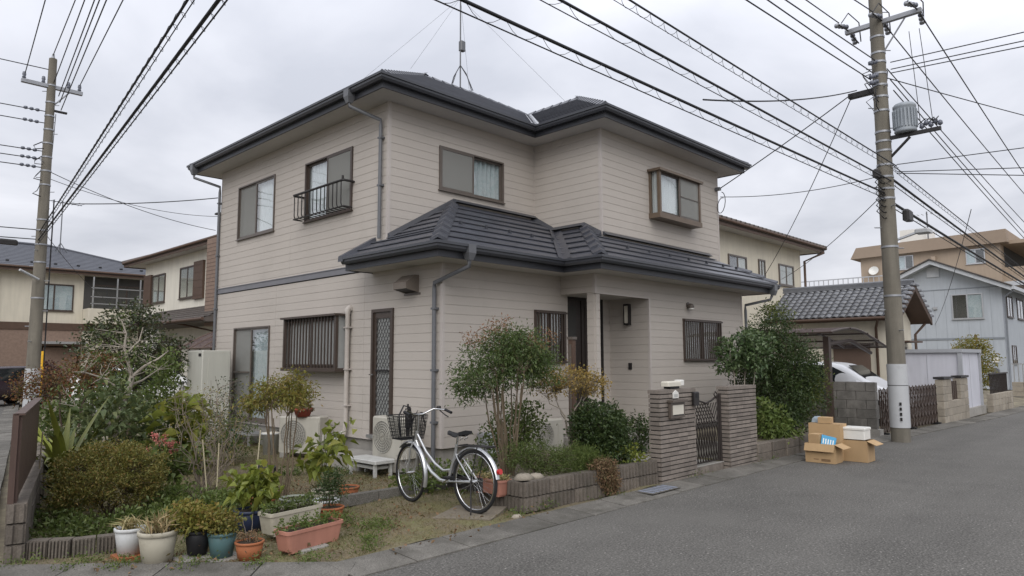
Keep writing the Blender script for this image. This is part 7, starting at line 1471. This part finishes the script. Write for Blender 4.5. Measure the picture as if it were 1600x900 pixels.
# ---- grass, weeds, leaf litter: nobody could count them
def in_lawn(P):
    x, y = P[:,0], P[:,1]; xl = np.where(y < 7.0, 3.30-(y-5.09)*1.06, 1.42+(y-7.05)*.25)
    return (x > xl) & (y > 5.12) & (x < 6.5) & (y < 15.5) & ~((x > 5.6) & (y < 6.1))
rg = np.random.default_rng(101)
def grass(name, n, L, W, lm, mask_scale, lo, lean, box, label, seed):
    rg = np.random.default_rng(seed); P = np.column_stack([rg.uniform(box[0],box[1],n),rg.uniform(box[2],box[3],n),np.zeros(n)]); P = P[in_lawn(P)]
    nv = np.sin(P[:,0]*mask_scale+1.3*np.sin(P[:,1]*1.9))+np.cos(P[:,1]*mask_scale*1.1+1.7*np.sin(P[:,0]*2.3))+rg.normal(size=len(P))*.7; P = P[nv > lo]
    P[:,2] = .015+.02*np.sin(P[:,0]*1.7+.4)*np.cos(P[:,1]*1.3)+.012*np.sin(P[:,0]*5.1+P[:,1]*3.7)
    A = unit(np.column_stack([rg.normal(size=(len(P),2))*lean,np.ones(len(P))])); v, f = blades(P,A,L,W,rg,.6); tag(link(name, mesh_np(name, v, f, lm), None), label, 'grass', kind='stuff')
lf_gr = leafmat('grass_green',[(.07,.09,.022),(.10,.115,.032),(.055,.075,.018),(.14,.13,.045)],.6,.3,1.1); lf_gs = leafmat('grass_straw',[(.20,.16,.085),(.26,.20,.11),(.15,.13,.06),(.13,.125,.045)],.7,.2,1.0)
grass('grass',95000,.040,.0035,lf_gs,2.1,-.9,.9,(1.2,6.6,5.1,15.5),'dry straw-coloured lawn grass',103)
grass('grass',42000,.05,.004,lf_gr,2.6,.35,.7,(1.2,6.6,5.1,15.5),'green patches of lawn grass',104)
# ground cover and weeds
def weeds(label, blobs, ncl, per, L, W, lm, seed, name='weeds', sig=.04, up=.6):
    v, f, _ = foliage(None, blobs, ncl, per, sig, L, W, np.random.default_rng(seed), up, .4, .5, .8, .0); tag(link(name, mesh_np(name, v, f, lm), None), label, 'weeds', kind='stuff')
weeds('green ground cover along the corner wall', [(1.85,7.45,.10,.28,.3,.12),(2.2,7.35,.12,.35,.3,.14),(2.6,7.4,.12,.35,.3,.12),(1.95,8.2,.1,.25,.4,.12),(2.95,7.6,.12,.3,.3,.12),(2.4,6.95,.08,.3,.15,.1)], 520, 8, .055, .022, lf_mid, 111, 'ground_cover')
weeds('bright weeds among the pots and twiggy shrub', [(2.9,7.0,.12,.3,.25,.12),(3.3,7.6,.12,.35,.3,.14),(2.75,6.5,.1,.22,.2,.1),(3.7,7.9,.12,.35,.3,.12),(3.05,8.3,.15,.35,.35,.15)], 360, 8, .06, .024, lf_grn, 112)
weeds('low weeds along the front kerb', [(1.75,6.55,.03,.22,.12,.05),(2.0,6.25,.03,.2,.1,.05),(2.4,5.85,.03,.2,.08,.05),(2.75,5.5,.03,.2,.08,.05),(3.1,5.32,.03,.15,.08,.05),(3.75,5.45,.05,.16,.12,.07),(3.6,5.25,.03,.2,.08,.04),(4.15,5.9,.03,.25,.2,.05),(5.4,5.2,.03,.12,.05,.05),(1.4,6.9,.03,.15,.08,.05),(4.0,6.3,.05,.12,.2,.08)], 420, 8, .032, .012, lf_grn, 113)
weeds('weeds sprouting at the foot of the house walls', [(5.2,9.4,.06,.4,.12,.08),(5.5,8.9,.05,.25,.15,.06),(5.9,7.6,.08,.3,.2,.1),(6.3,6.9,.1,.3,.3,.12)], 170, 8, .05, .02, lf_mid, 114)
weeds('dead leaves scattered over the lawn and kerb', [(3.2,5.9,.02,1.0,.6,.015),(4.5,6.0,.02,.8,.7,.015),(5.0,8.0,.02,1.2,1.2,.015),(2.2,6.3,.02,.6,.5,.015),(4.6,5.05,.035,1.2,.12,.006)], 420, 3, .045, .026, lf_brn, 115, 'leaf_litter', .05, .05)
weeds('green tufts growing from the kerb joints', [(9.0,5.08,.03,.4,.03,.03),(10.9,5.0,.03,.5,.04,.04),(13.5,4.95,.03,.6,.05,.04),(7.0,5.1,.03,.7,.03,.03),(14.8,5.0,.05,.6,.1,.06),(5.9,5.25,.03,.4,.04,.05)], 90, 8, .04, .012, lf_mid, 116)
